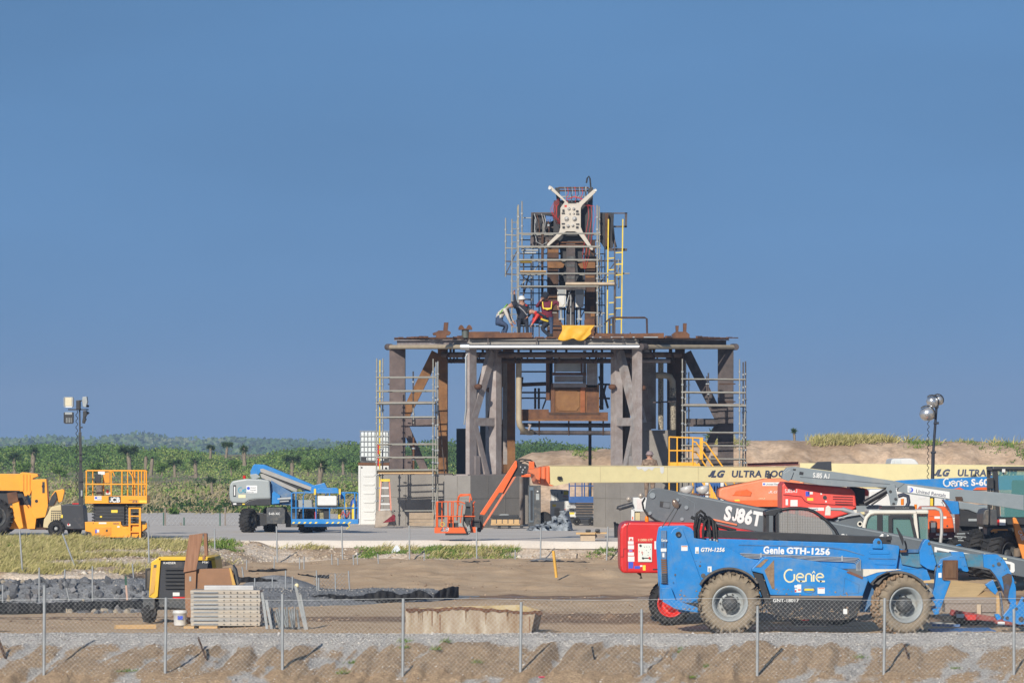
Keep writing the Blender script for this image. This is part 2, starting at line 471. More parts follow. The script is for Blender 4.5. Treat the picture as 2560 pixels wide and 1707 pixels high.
# --- the mud yard
xs=np.arange(-24,24.01,.115);ys=np.concatenate([np.arange(100.2,126,.10),np.arange(126,146.3,.13)])
yd=grid_mesh('mud_yard',xs,ys,z_yard,
   ground_mat('yard_sand',SAND,SAND2,[('mud',MUD,MUD2)],scale=.7,grain=.12,gscale=30,bump=.6,bscale=14,wet='wet'))
yd['kind']='structure'
gx,gy=np.meshgrid(xs,ys)
sx=CX+gx*FP/gy
mud=.95*np.exp(-((gy - 107.5 - .6*fbm(gx*.2,gy*0,81,2))/3.0)**2)*(1 - .75*sstep(1000,560,sx))+wet_mask(gx,gy)*.9
mud=mud+.8*np.exp(-((gy - 107.6 - .35*fbm(gx*.12,gx*0+107.6,21,2))/.5)**2)+.7*np.exp(-((gy - 109.6)/.45)**2)
mud=np.clip(mud+.5*fbm(gx*.25,gy*.35,82,3),0,1)
attr(yd,'mud',mud.ravel());attr(yd,'wet',wet_mask(gx,gy).ravel())
# --- bank below the pad and the pad itself
PADZ=1.06
def pad_edge(x):
 sx=CX+x*FP/148.0
 return 147.3+3.4*(1 - sstep(330,660,sx)) - 1.6*sstep(1240,1420,sx)
def toe(x):return 144.6 - 12.6*(1 - sstep(340,700,CX+x*FP/146.0))
def z_rise(x,y):
 e=pad_edge(x);sx=CX+x*FP/148.0
 low=.42 - .06*(1 - sstep(340,700,sx));tt=toe(x)
 hi=PADZ - .22*sstep(640,700,sx) - .02
 t=np.clip((y - tt)/np.maximum(e - tt,.5),0,1)
 z=low+(hi - low)*(t**.85) - .5*(1 - sstep(-.8,.1,y - tt))
 return z+.13*fbm(x*.6,y*.9,91,4)*(t<1)*(1 - t**4)+.05*fbm(x*2.5,y*2.5,92,3)*(1 - t**4) - .04*(t>=1)
xs=np.arange(-30,30.01,.09);ys=np.concatenate([np.arange(130.8,144,.13),np.arange(144,152.6,.09)])
rs=grid_mesh('stony_bank',xs,ys,z_rise,
   ground_mat('stony_bank',(.56,.445,.33),(.62,.53,.43),[('mud',(.36,.26,.175),(.46,.34,.23))],scale=1.2,grain=.3,gscale=14,bump=1.0,bscale=8))
rs['kind']='structure'
gx,gy=np.meshgrid(xs,ys)
attr(rs,'mud',np.clip(.4+1.2*fbm(gx*.5,gy*.5,95,4),0,1).ravel())
px_=np.concatenate([np.arange(-120,-30,6),np.arange(-30,30.01,.25),np.arange(36,121,6)])
e=pad_edge(px_)
rows=[(-.24,0.0),(0.0,0.0),(0.0,.35),(0.0,4.0),(0.0,12.0),(0,60.0)]
v=[]
for dz,dy in rows:
 for a,b in zip(px_,e):v.append((a,b+dy,PADZ+dz+(.012*math.sin(a*1.7+dy) if dy>.3 else 0)))
nx=len(px_);q=[]
for j in range(len(rows) - 1):
 for i in range(nx - 1):q.append((j*nx+i,j*nx+i+1,(j+1)*nx+i+1,(j+1)*nx+i))
me=raw_mesh('concrete_pad',np.array(v),np.array(q))
me.materials.append(ground_mat('pad_concrete',(.55,.495,.435),(.62,.57,.51),scale=.5,grain=.07,gscale=30,bump=.25,bscale=12,rough=.85))
pad=bpy.data.objects.new('concrete_pad',me);col.objects.link(pad);pad['kind']='structure'
# --- scrubland behind the pad
def z_scrub(x,y):
 sx=CX+x*FP/y
 z=.75+1.0*sstep(320,620,y)+.25*fbm(x*.05,y*.03,101,3)
 z=z+1.6*sstep(380,640,y)*np.clip(fbm(x*.018+7.7,y*.004,103,3)+.25,0,1)
 return z
xs=np.arange(-170,170,1.6);ys=np.concatenate([np.arange(200,420,1.6),np.arange(420,900,8)])
sg=grid_mesh('scrubland',xs,ys,z_scrub,
   ground_mat('scrub_ground',(.34,.27,.17),(.14,.18,.055),scale=.10,grain=.2,gscale=3,bump=.5,bscale=2))
sg['kind']='structure'
# --- far hills,seen through the haze
def z_hill(x,y):
 sx=CX+x*FP/y
 prof=np.interp(sx,[-1500,-700,0,120,220,330,430,560,700,800,900,1100,1280,1420,1560,1800,2600,4200],
     [50,48,46,51,46,58,44,48,43,35,25,15,11,12,8,4,4,4])
 return prof*2500/FP*np.exp(-((y - 2500)/520.0)**2)+HC - 6+3.2*fbm(x*.02,y*.01,111,4)+2.0*fbm(x*.09,y*.05,112,3)
xs=np.arange(-900,900,7.0);ys=np.arange(1400,3200,40.0)
hl=grid_mesh('hills',xs,ys,z_hill,ground_mat('hill_cover',(.055,.10,.035),(.12,.135,.055),scale=.02,grain=.3,gscale=.15,bump=.8,bscale=.15))
hl['kind']='structure'
# ------------------------------------------------------------------ scattered small geometry,all in numpy
def tint_mat(name,stops,rough=.8,spec=.2,trans=0.0):
 """colour from a random number carried by each leaf or stone"""
 m=bpy.data.materials.new(name);m.use_nodes=True;n=m.node_tree.nodes;l=m.node_tree.links
 b=n['Principled BSDF'];b.inputs['Roughness'].default_value=rough;b.inputs['Specular IOR Level'].default_value=spec
 a=n.new('ShaderNodeAttribute');a.attribute_name='tint'
 r=n.new('ShaderNodeValToRGB');el=r.color_ramp.elements
 for i,(p,c) in enumerate(stops):
  e_=el[i] if i<2 else el.new(p)
  e_.position=p;e_.color=tuple(c)+(1,)
 l.new(a.outputs['Fac'],r.inputs[0]);l.new(r.outputs[0],b.inputs['Base Color'])
 if trans:b.inputs['Transmission Weight'].default_value=0
 return m
def unit(v):return v/np.maximum(np.linalg.norm(v,axis=1,keepdims=True),1e-9)
def leaf_quads(c,size,rg,asp=.55,out=None):
 n=len(c)
 a=rg.normal(size=(n,3));b=rg.normal(size=(n,3))
 if out is not None:b=np.cross(unit(out)+b*.42,a)
 else:b=np.cross(a,b)
 a=unit(np.cross(b,rg.normal(size=(n,3)))) if out is None else unit(a - b*(a*b).sum(1,keepdims=True)/np.maximum((b*b).sum(1,keepdims=True),1e-9))
 b=unit(b)
 s=(np.broadcast_to(size,(n,))*rg.uniform(.6,1.3,n))[:,None]
 v=np.stack([c - a*s/2,c+b*s*asp/2,c+a*s/2,c - b*s*asp/2],1).reshape(-1,3)
 return v,np.arange(4*n).reshape(n,4)
def cloud(centres,radii,per,rg,sq=(1,1,.8),shell=.55):
 """points spread through lumpy crowns; radii per centre"""
 k=np.repeat(np.arange(len(centres)),per)
 d=unit(rg.normal(size=(len(k),3)))
 r=(shell+(1 - shell)*rg.random(len(k))**.6)
 lum=1+.28*np.sin(d[:,0]*5+k*1.3)*np.cos(d[:,1]*4+k)+.2*np.sin(d[:,2]*6+k*2.1)
 p=centres[k]+d*(radii[k]*r*lum)[:,None]*np.array(sq)
 return p,k
def leafy(name,v,q,tint,m,kind='stuff',parent=None):
 me=raw_mesh(name,v - (np.array(origin(parent)) if parent else 0),q)
 a=me.attributes.new('tint','FLOAT','POINT');a.data.foreach_set('value',np.repeat(tint,q.shape[1]).astype(np.float32))
 me.materials.append(m)
 o=bpy.data.objects.new(name,me);col.objects.link(o)
 if kind:o['kind']=kind
 if parent:o.parent=parent
 return o
def stones(name,c,size,rg,m,kind='stuff',flat=.6):
 n=len(c)
 base=np.array([(1,0,0),(0,1,0),(-1,0,0),(0,-1,0),(0,0,1),(0,0,-.6)],float)
 tri=np.array([(0,1,4),(1,2,4),(2,3,4),(3,0,4),(1,0,5),(2,1,5),(3,2,5),(0,3,5)])
 an=rg.uniform(0,6.28,n);ca,sa=np.cos(an),np.sin(an)
 jit=1+rg.uniform(-.35,.35,(n,6,3))
 v=base[None]*jit*np.array([1,.8,flat])
 x=v[:,:,0]*ca[:,None] - v[:,:,1]*sa[:,None];y=v[:,:,0]*sa[:,None]+v[:,:,1]*ca[:,None]
 v=np.stack([x,y,v[:,:,2]],2)*np.broadcast_to(size,(n,))[:,None,None]+c[:,None,:]
 q=(tri[None]+(np.arange(n)*6)[:,None,None]).reshape(-1,3)
 me=raw_mesh(name,v.reshape(-1,3),q)
 a=me.attributes.new('tint','FLOAT','POINT');a.data.foreach_set('value',np.repeat(rg.random(n),6).astype(np.float32))
 me.materials.append(m);o=bpy.data.objects.new(name,me);col.objects.link(o);o['kind']=kind
 return o
def blades(name,base,h,w,rg,m,lean=(.25,0,0),spread=.5,kind='stuff',parent=None):
 n=len(base)
 d=unit(rg.normal(size=(n,3))*np.array([spread,spread,.1])+np.array(lean)+np.array([0,0,1]))
 s=unit(np.cross(d,rg.normal(size=(n,3))))
 hh=(np.broadcast_to(h,(n,))*rg.uniform(.5,1.25,n))[:,None];ww=(np.broadcast_to(w,(n,)))[:,None]
 bend=np.array(lean)*.7
 mid=base+d*hh*.55;tip=base+d*hh+bend*hh*.5 - np.array([0,0,.12])*hh
 v=np.stack([base - s*ww/2,base+s*ww/2,mid+s*ww*.45,tip,mid - s*ww*.45],1).reshape(-1,3)
 i=np.arange(n)*5
 q=np.concatenate([np.stack([i,i+1,i+2,i+4],1),np.stack([i+4,i+2,i+3,i+3],1)])
 f=np.concatenate([np.stack([i,i+1,i+2],1),np.stack([i,i+2,i+4],1),np.stack([i+4,i+2,i+3],1)])
 me=raw_mesh(name,v - (np.array(origin(parent)) if parent else 0),f)
 a=me.attributes.new('tint','FLOAT','POINT');a.data.foreach_set('value',np.repeat(rg.random(n),5).astype(np.float32))
 me.materials.append(m);o=bpy.data.objects.new(name,me);col.objects.link(o)
 if kind:o['kind']=kind
 if parent:o.parent=parent
 return o
m_gravel=tint_mat('gravel_stone',[(0,(.20,.17,.145)),(.35,(.37,.345,.32)),(.7,(.48,.455,.425)),(1,(.70,.66,.60))])
m_bankst=tint_mat('bank_stone',[(0,(.30,.22,.15)),(.5,(.48,.39,.29)),(1,(.68,.62,.53))])
m_leaf=tint_mat('scrub_leaf',[(0,(.025,.06,.018)),(.45,(.12,.215,.045)),(1,(.29,.335,.10))])
m_hillleaf=tint_mat('hill_leaf',[(0,(.05,.11,.04)),(.6,(.11,.18,.06)),(1,(.20,.23,.11))])
m_dark=tint_mat('thicket_leaf',[(0,(.045,.095,.026)),(.6,(.115,.20,.045)),(1,(.22,.27,.075))])
m_straw=tint_mat('straw_grass',[(0,(.22,.22,.07)),(.5,(.40,.36,.14)),(1,(.56,.47,.24))])
m_grass=tint_mat('green_grass',[(0,(.07,.14,.02)),(.6,(.14,.23,.04)),(1,(.28,.31,.10))])
n=42000
gx=rng.uniform(-13.5,13.5,n);gy=np.where(rng.random(n)<.45,rng.uniform(96.6,99.2,n),rng.uniform(93.3,97.0,n))
r,zone=slope_rill(gx,gy)
mE=sstep(93.3,94.2,gy)*(1 - sstep(96.2,97.1,gy))
keep=rng.random(n)>np.clip(mE*zone*(1.1+2.2*r)*1.05,0,.93)
gx,gy=gx[keep],gy[keep]
stones('gravel',np.stack([gx,gy,z_bank(gx,gy)],1),rng.uniform(.008,.026,len(gx))*(1+.9*(rng.random(len(gx))<.08)),rng,m_gravel)
n=5000
gx=rng.uniform(-16,16,n);gy=100.5+44*rng.random(n)**1.3
k=(fbm(gx*.4,gy*.3,121,3)>.02)
gx,gy=gx[k],gy[k]
stones('clods',np.stack([gx,gy,z_yard(gx,gy)],1),rng.uniform(.015,.06,len(gx)),rng,tint_mat('clod',[(0,(.17,.11,.07)),(.6,(.34,.24,.16)),(1,(.45,.33,.23))]))
n=26000
gx=rng.uniform(-20,20,n);gy=rng.uniform(132.3,151.0,n);k=(gy<pad_edge(gx) - .1) & (gy>toe(gx));gx,gy=gx[k],gy[k]
stones('bank_stones',np.stack([gx,gy,z_rise(gx,gy)],1),rng.uniform(.02,.06,len(gx))*(1+1.6*(rng.random(len(gx))<.05)),rng,m_bankst)
def tufts(name,pts,h,per,m,w=.02,rad=.12,lean=(.25,0,0),spread=.5):
 k=np.repeat(np.arange(len(pts)),per)
 b=pts[k]+rng.normal(size=(len(k),3))*np.array([rad,rad,0])
 hh=np.repeat(np.broadcast_to(h,(len(pts),))*rng.uniform(.6,1.3,len(pts)),per)
 return blades(name,b,hh,w,rng,m,lean=lean,spread=spread)
c=[]
for _ in range(21000):
 sxx=rng.uniform(-60,1560);x=(sxx - CX)*147/FP;y=rng.uniform(132.2,151)
 if y>float(pad_edge(np.array(x))) - .05 or y<float(toe(np.array(x))) - .1:continue
 dens=np.interp(sxx,[-60,60,260,420,560,640,900,1560],[1,1,.75,.5,.35,.22,.18,.22])
 if fbm(np.array(x*.55),np.array(y*.7),131,3)>.26 - .50*dens:
  if rng.random()<.16+dens*.5:c.append((x,y,float(z_rise(np.array(x),np.array(y)))))
c=np.array(c)
tufts('straw_grass',c,.25,20,m_straw,w=.017,rad=.17,lean=(.45,-.05,0),spread=.55)
c=[]
for _ in range(2400):
 sxx=rng.uniform(0,1560);x=(sxx - CX)*147/FP;y=rng.uniform(144.9,147.6)
 if y>float(pad_edge(np.array(x))) - .1:continue
 hot=sum(math.exp(-((sxx - a)/b)**2) for a,b in ((1075,60),(930,30),(1240,35),(1500,50),(1130,30),(560,30),(60,30),(320,25)))
 if rng.random()<.30*hot:c.append((x,y,float(z_rise(np.array(x),np.array(y)))))
c=np.array(c)
tufts('green_weeds',c,.18,34,m_grass,w=.022,rad=.14,lean=(.1,0,0),spread=.8)
n=2600
gx=rng.uniform(-13,13,n);gy=rng.uniform(91.6,93.7,n);k=fbm(gx*.5,gy*.5,141,3)>-.12+.35*sstep(-4,3,gx);gx,gy=gx[k],gy[k]
tufts('verge_grass',np.stack([gx,gy,gx*0 - 1.0],1),.10,16,m_grass,w=.012,rad=.09,spread=.7)
c=np.array([(X(a,96),b,float(z_bank(np.array(X(a,96)),np.array(b)))) for a,b in
   ((1008,96.9),(1012,96.4),(1700,96.6),(1706,96.8),(1765,95.6),(1090,95.9),(880,95.7),(310,94.9),(330,95.0),(1720,94.6),(1115,96.6),(860,94.9),(1190,95.4),(2150,96.0),(2380,95.2))])
tufts('sprouts',c,.13,40,m_grass,w=.012,rad=.07,spread=.8)
# --- scrub:low bushes between the pad and the thicket
n=1900
D=214+330*rng.random(n)**1.25
sx=rng.uniform(-420,1750,n)
x=(sx - CX)*D/FP
k=(fbm(x*.09,D*.035,151,3)>-.03) & ((D>262) | (fbm(x*.12,D*.1,152,2)>-.02))
x,D=x[k],D[k]
rad=(.38+1.25*rng.random(len(x))**2.2)*(1+.35*sstep(300,480,D))
cz=z_scrub(x,D)+rad*.35
cc=np.stack([x,D,cz],1);p,kk=cloud(cc,rad,110,rng,sq=(1.3,1.1,.85),shell=.6)
tn=np.clip(.56+.9*fbm(x*.04,D*.04,153,3)[kk]+(rng.normal(size=len(rad))*.36)[kk]+rng.normal(size=len(kk))*.12,0,1)
v,q=leaf_quads(p,.19,rng,out=p - cc[kk]+[0,0,.15])
leafy('scrub',v,q,tn,m_leaf)
n=9000
D=205+200*rng.random(n);sx=rng.uniform(-200,1100,n);x=(sx - CX)*D/FP
blades('dry_scrub_grass',np.stack([x,D,z_scrub(x,D)],1),.6,.07,rng,tint_mat('dry_scrub',[(0,(.16,.17,.06)),(.5,(.30,.25,.14)),(1,(.40,.33,.21))]),spread=.8)
n=1500
D=rng.uniform(470,640,n);sx=rng.uniform(-500,1800,n);x=(sx - CX)*D/FP
top=np.interp(sx,[-500,0,110,280,420,480,560,640,760,850,1000,1150,1290,1420,1530,1800],[2,-2,6,1,-1,-8,-26,-18,-2,10,13,14,13,16,2,0])+16*fbm(sx*.011,sx*0+3,159,3)
top=HC+top*D/FP
rad=rng.uniform(1.0,2.0,n)
cz=np.minimum(z_scrub(x,D)+rng.uniform(.2,3.2,n),top - rad*.8)
cc=np.stack([x,D,cz],1);p,kk=cloud(cc,rad,130,rng,sq=(1.3,1,.85),shell=.6)
v,q=leaf_quads(p,.34,rng,out=p - cc[kk]+[0,0,.2])
tn=np.clip(.45+.9*fbm(x*.03,D*.02,157,3)[kk]+(rng.normal(size=len(rad))*.2)[kk]+rng.normal(size=len(kk))*.12,0,1)
leafy('thicket',v,q,tn,m_dark)
n=34000
x=rng.uniform(-560,380,n);D=rng.uniform(1500,2560,n)
p=np.stack([x,D,z_hill(x,D)+rng.uniform(-.5,1.6,n)],1)
v,q=leaf_quads(p,2.6,rng,asp=.9)
tn=np.clip(.5+1.1*fbm(x*.012,D*.004,161,3)+rng.normal(size=n)*.15,0,1)
leafy('hill_woods',v,q,tn,m_hillleaf)
# --- sand berm behind the stand on the right
def z_berm(x,y):
 sx=CX+x*FP/215.0
 prof=np.interp(sx,[1215,1290,1330,1400,1500,1600,1720,1850,1900,1960,2050,2140,2200,2300,2420,2520,2620,3200],
     [.5,3.5,3.85,3.92,3.96,4.1,4.2,4.45,4.38,4.42,4.30,4.45,4.42,4.34,4.40,4.30,4.42,4.2])
 s=np.where(y<215,sstep(205.5,214.2,y),1 - sstep(219,228,y))
 gul=np.abs(fbm(x*.42,y*.12,171,4))
 z=.7+(prof - .7)*s
 return z - (1.1*np.clip(.16 - gul,0,1)*4.4+.6*fbm(x*.9,y*.9,173,4))*s*(1 - s)*2.0+.12*fbm(x*1.6,y*1.6,175,4)*s+.1*fbm(x*.4,y*.4,177,2)
bm_=grid_mesh('sand_berm',np.arange(-8,42,.16),np.arange(204,229,.16),z_berm,
    ground_mat('berm_sand',(.56,.42,.30),(.46,.33,.225),[('mud',(.36,.25,.165),(.41,.29,.195))],scale=.6,grain=.18,gscale=6,bump=1.0,bscale=4))
bm_['kind']='structure'
gx,gy=np.meshgrid(np.arange(-8,42,.16),np.arange(204,229,.16));attr(bm_,'mud',np.clip(.3+fbm(gx*.5,gy*.3,178,4),0,1).ravel())
c=[]
for a,b,nn in ((2045,2110,90),(2095,2175,150),(2192,2222,26),(1785,1830,16),(2210,2560,10)):
 for _ in range(nn):
  x=X(rng.uniform(a,b),215);y=rng.uniform(213.4,216.5);c.append((x,y,float(z_berm(np.array(x),np.array(y))) - .04))
tufts('berm_grass',np.array(c),.46,30,m_straw,w=.03,rad=.25,spread=.6,lean=(.2,0,0))
c=[]
for a,b,nn in ((1800,1870,14),(2275,2330,26),(2480,2540,16),(1440,1475,8),(2400,2450,8)):
 for _ in range(nn):
  x=X(rng.uniform(a,b),214);y=rng.uniform(212.5,215.5);c.append((x,y,float(z_berm(np.array(x),np.array(y))) - .04))
tufts('berm_weeds',np.array(c),.26,26,m_grass,w=.03,rad=.2,spread=.8)
#==================================================================materials and building kits shared by the machines
def pp(D,s):
 """pixel outline 'x,y x,y ...' read at distance D -> metric (x, z) points"""
 return [(X(float(a.split(',')[0]),D),Z(float(a.split(',')[1]),D)) for a in s.split()]
def p3(D,s):return [Vector((x,D,z)) for x,z in pp(D,s)]
blue=mat('blue_paint',(.010,.195,.52),.36,var=.07,dirt=.42,dirtc=(.15,.24,.34),dscale=2.6,bump=.03)
dblue=mat('worn_blue',(.03,.13,.30),.5,var=.2,dirt=.5,dirtc=(.20,.22,.22),dscale=3)
teal=mat('greased_steel',(.05,.20,.30),.35,var=.2,dirt=.6,dirtc=(.17,.16,.14),dscale=4)
black=mat('black_paint',(.016,.017,.02),.45,var=.2,dirt=.25,dirtc=(.10,.085,.07),dscale=2)
rubber=mat('rubber',(.018,.018,.019),.8,var=.2,dirt=.35,dirtc=(.09,.075,.06),dscale=3)
muddy=mat('muddy_tyre',(.065,.058,.05),.9,var=.3,dirt=.75,dirtc=(.27,.195,.125),dscale=2.6,bump=.6,bscale=30)
mudcake=mat('caked_mud',(.30,.20,.12),.95,var=.2,vscale=7,dirt=.5,dirtc=(.20,.135,.085),dscale=5,bump=1,bscale=25)
mudside=mat('mud_sidewall',(.27,.215,.15),.9,var=.15,dirt=.6,dirtc=(.15,.13,.105),dscale=2.5,bump=.4,bscale=20)
rimgrey=mat('grey_rim',(.30,.33,.34),.45,var=.08,dirt=.45,dirtc=(.30,.25,.19),dscale=5)
hubdark=mat('dark_hub',(.05,.055,.06),.6,var=.2,dirt=.4,dirtc=(.2,.17,.13),dscale=6)
redrim=mat('red_rim',(.62,.025,.018),.4,var=.06,dirt=.15)
red=mat('red_paint',(.60,.022,.020),.33,var=.05,dirt=.10,dirtc=(.42,.10,.08),dscale=1.5)
fadedred=mat('faded_red',(.72,.070,.052),.42,var=.08,dirt=.35,dirtc=(.50,.20,.16),dscale=1.2)
grey=mat('grey_paint',(.105,.122,.135),.42,var=.06,dirt=.2,dirtc=(.22,.22,.21),dscale=1.5)
lgrey=mat('light_grey_paint',(.205,.24,.26),.45,var=.06,dirt=.25,dirtc=(.33,.30,.26),dscale=1.5)
orange=mat('orange_paint',(.72,.115,.018),.4,var=.05,dirt=.2,dirtc=(.55,.20,.10),dscale=1.5)
fadedor=mat('faded_orange',(.70,.20,.085),.5,var=.07,dirt=.3,dirtc=(.72,.30,.18),dscale=1)
cream=mat('cream_paint',(.64,.565,.31),.5,var=.04,dirt=.26,dirtc=(.60,.48,.26),dscale=.7)
yellow=mat('yellow_paint',(.80,.33,.012),.42,var=.06,dirt=.28,dirtc=(.50,.25,.06),dscale=2)
yellow2=mat('lift_yellow',(.84,.345,.010),.42,var=.04,dirt=.12,dirtc=(.6,.3,.06),dscale=2)
lemon=mat('lemon_paint',(.72,.52,.03),.5,var=.1,dirt=.35,dirtc=(.30,.25,.12),dscale=4)
white=mat('white_paint',(.62,.62,.60),.45,var=.03,dirt=.18,dirtc=(.55,.50,.43),dscale=1.5)
decal=mat('white_decal',(.70,.70,.68),.5,var=.02)
sand_d=mat('sand_decal',(.74,.66,.40),.5,var=.03)
navy=mat('navy_decal',(.045,.06,.11),.5,var=.05)
redd=mat('red_decal',(.55,.03,.02),.5,var=.05)
blued=mat('blue_decal',(.03,.08,.55),.5,var=.05)
yeld=mat('yellow_decal',(.80,.60,.05),.5,var=.05)
rust=mat('rust',(.085,.038,.022),.85,vscale=2.5,c2=(.175,.078,.036),dirt=.3,dirtc=(.06,.035,.025),dscale=4,bump=.3,bscale=30)
rustor=mat('orange_rust',(.15,.068,.026),.85,vscale=2,c2=(.25,.12,.045),dirt=.4,dirtc=(.10,.06,.035),dscale=2.5,bump=.3)
rustdk=mat('dark_rust',(.045,.026,.018),.85,vscale=2.5,c2=(.10,.05,.028),dirt=.25,dirtc=(.03,.025,.022),dscale=3,bump=.3)
steel=mat('bare_steel',(.24,.225,.22),.6,vscale=1.5,c2=(.40,.375,.365),dirt=.5,dirtc=(.20,.12,.085),dscale=1.4,grain=.08,bump=.2)
mauve=mat('primer_steel',(.26,.22,.205),.7,vscale=1.2,c2=(.42,.38,.365),dirt=.5,dirtc=(.20,.135,.11),dscale=1.3,grain=.08,bump=.25)
charred=mat('charred_steel',(.032,.028,.029),.75,vscale=1.3,c2=(.115,.09,.085),dirt=.3,dirtc=(.20,.17,.16),dscale=1.6,bump=.2)
galv=mat('galvanised',(.33,.35,.36),.5,metal=.25,var=.1,vscale=5,dirt=.2,dirtc=(.36,.33,.29),dscale=5)
scaff=mat('scaffold_tube',(.29,.285,.255),.5,metal=.2,var=.12,vscale=4,dirt=.4,dirtc=(.33,.27,.18),dscale=5)
alu=mat('aluminium',(.66,.67,.68),.3,metal=.9,var=.05,vscale=3)
wood=mat('lumber',(.52,.34,.16),.75,var=.12,vscale=5,stretch=(1,6,6),dirt=.2,dirtc=(.36,.22,.10))
oldwood=mat('weathered_wood',(.27,.225,.19),.85,var=.15,vscale=6,stretch=(.8,6,6),dirt=.3,dirtc=(.16,.13,.11))
ply=mat('plywood',(.55,.39,.20),.7,var=.1,vscale=3,stretch=(1,3,3),dirt=.25,dirtc=(.42,.27,.12))
conc=mat('concrete',(.25,.232,.21),.9,var=.08,vscale=1.2,dirt=.3,dirtc=(.18,.165,.15),dscale=1.0,grain=.10,gscale=35,bump=.35,bscale=25)
amber=mat('amber_lens',(.85,.22,.01),.2,var=.03)
redlens=mat('red_lens',(.55,.02,.015),.25,var=.03)
glass_t=glass('tinted_glass',(.16,.30,.28))
darkglass=glass('dark_glass',(.03,.05,.06))
mudpanel=mat('muddy_screen',(.25,.17,.105),.9,var=.25,vscale=8,dirt=.5,dirtc=(.17,.11,.07),dscale=6)
def make_tyre(r,w,hole,lugs=24,lug=.035,lugw=.16):
 """tyre about the y axis, centred on the origin, outer face towards -y"""
 m=MB()
 b=[(hole,-w*.40),(hole+.03,-w*.47),(r*.80,-w*.52),(r - .06,-w*.47),(r - .012,-w*.36),(r,0),(r - .012,w*.36),(r - .06,w*.47),(r*.80,w*.52),(hole+.03,w*.47),(hole,w*.40)]
 m.lathe((0,0,0),(0,1,0),b,40,caps=False)
 for k in range(lugs):
  for s in (-1,1):
   a0=2*math.pi*(k+(.5 if s>0 else 0))/lugs
   a1=a0+.16
   q=[]
   for (a,t) in ((a0,s*w*.52),(a1,s*w*.06)):
    d=Vector((math.cos(a),0,math.sin(a)));tt=Vector((-math.sin(a),0,math.cos(a)))
    ww=lugw*r*.5
    rr=r+lug
    ri=r - .03 if abs(t)<w*.3 else r - .10
    q.append([d*ri+tt*(-ww/2)+Vector((0,t,0)),d*ri+tt*(ww/2)+Vector((0,t,0)),
      d*(rr - (.02 if abs(t)>w*.3 else 0))+tt*(ww/2*.8)+Vector((0,t,0)),d*(rr - (.02 if abs(t)>w*.3 else 0))+tt*(-ww/2*.8)+Vector((0,t,0))])
   m.add(q[0]+q[1],[(0,1,2,3),(7,6,5,4),(0,4,5,1),(1,5,6,2),(2,6,7,3),(3,7,4,0)],False)
 return m
def make_rim(r,w,deep=.12):
 m=MB()
 m.lathe((0,0,0),(0,1,0),[(r,-w*.46),(r*.97,-w*.48),(r*.90,-w*.46),(r*.87,-w*.36),(r*.82,-w*.34),(r*.79,-w*.1),(r*.72,w*.06),(r*.67,w*.06),(r*.66,-w*.42+deep),(r*.40,-w*.42+deep*.8),(r*.36,-w*.42+deep*.5),(.02,-w*.42+deep*.5)],36,caps=False)
 return m
def make_hub(r,w,deep=.12):
 m=MB()
 m.lathe((0,0,0),(0,1,0),[(r*.42,-w*.42+deep*.9),(r*.42,-w*.44+deep*.2),(r*.36,-w*.48),(.01,-w*.5)],20)
 for k in range(10):
  a=2*math.pi*k/10
  c=Vector((math.cos(a)*r*.52,0,math.sin(a)*r*.52))
  m.cyl(c+Vector((0,-w*.42+deep*.65,0)),c+Vector((0,-w*.42+deep,0)),r*.045,6)
 return m
def wheel(parent,c,r,w,rimr,mt,mr,mh,yaw=0.0,lugs=22,lug=.035,deep=.12,name='wheel',label=None):
 """wheel > tyre, hub; the rim is the wheel's own mesh"""
 m=make_rim(rimr,w,deep)
 o=bpy.data.objects.new(name,m.mesh(name,mr));col.objects.link(o)
 o.parent=parent;o.location=Vector(c) - origin(parent);o.rotation_euler=(0,0,yaw)
 t=bpy.data.objects.new('tyre',make_tyre(r - lug,w,rimr,lugs,lug).mesh('tyre',mt));col.objects.link(t);t.parent=o
 h=bpy.data.objects.new('hub',make_hub(rimr,w,deep).mesh('hub',mh));col.objects.link(h);h.parent=o
 if label:o['label']=label
 return o
def sticker(parent,D,s,m,name='decal',t=.004,label=None):
 """thin printed plate; two corners 'x0,y0 x1,y1' or an outline, in the plane y = D"""
 q=pp(D,s)
 if len(q)==2:q=[(q[0][0],q[0][1]),(q[1][0],q[0][1]),(q[1][0],q[1][1]),(q[0][0],q[1][1])]
 return build(MB().prism(q,D - t,D),name,m,parent,label)
def txt(parent,s,sx,sy,D,cap,m,**k):
 """lettering with its baseline at pixel (sx, sy) and cap height in pixels"""
 return text(s,X(sx,D),Z(sy,D),D - .005,px(cap,D),m,parent,**k)
#==================================================================the blue telehandler in front
D=99.0
tele=thing('telehandler','bright blue telehandler with muddy grey-rimmed wheels parked in front of the red boom lift','telehandler',(X(1990,100),100,0))
E=D+.25
m=MB().prism(pp(D,'1649,1330 1652,1319 1660,1316 1716,1315 1728,1319 1735,1327 1737,1345 1792,1353 1866,1394 1905,1402 1905,1445 1890,1450 1760,1450 1757,1468 1747,1500 1745,1530 1690,1520 1672,1505 1660,1500 1651,1468 1646,1400 1645,1360'),D+.30,D+.42,.012)
m.prism(pp(D,'1649,1330 1652,1319 1660,1316 1716,1315 1728,1319 1735,1345 1760,1350 1780,1450 1747,1500 1745,1530 1690,1520 1651,1468 1645,1360'),D+1.30,D+1.42,.012)
m.box(X(1652,D),X(1700,D),D+.41,D+1.31,Z(1500,D),Z(1330,D))
m.box(X(1700,D),X(2300,D),D+.55,D+1.5,Z(1532,D),Z(1450,D))
build(m,'rear_frame',blue,tele)
m=MB().prism(pp(D,'1676,1350 1678,1332 1685,1322 1697,1317 1707,1322 1712,1334 1757,1458 1757,1470 1748,1488 1748,1500 1735,1503 1731,1512 1700,1508'),D+.255,D+.30,.008)
pl_=build(m,'cheek_plate',blue,tele)
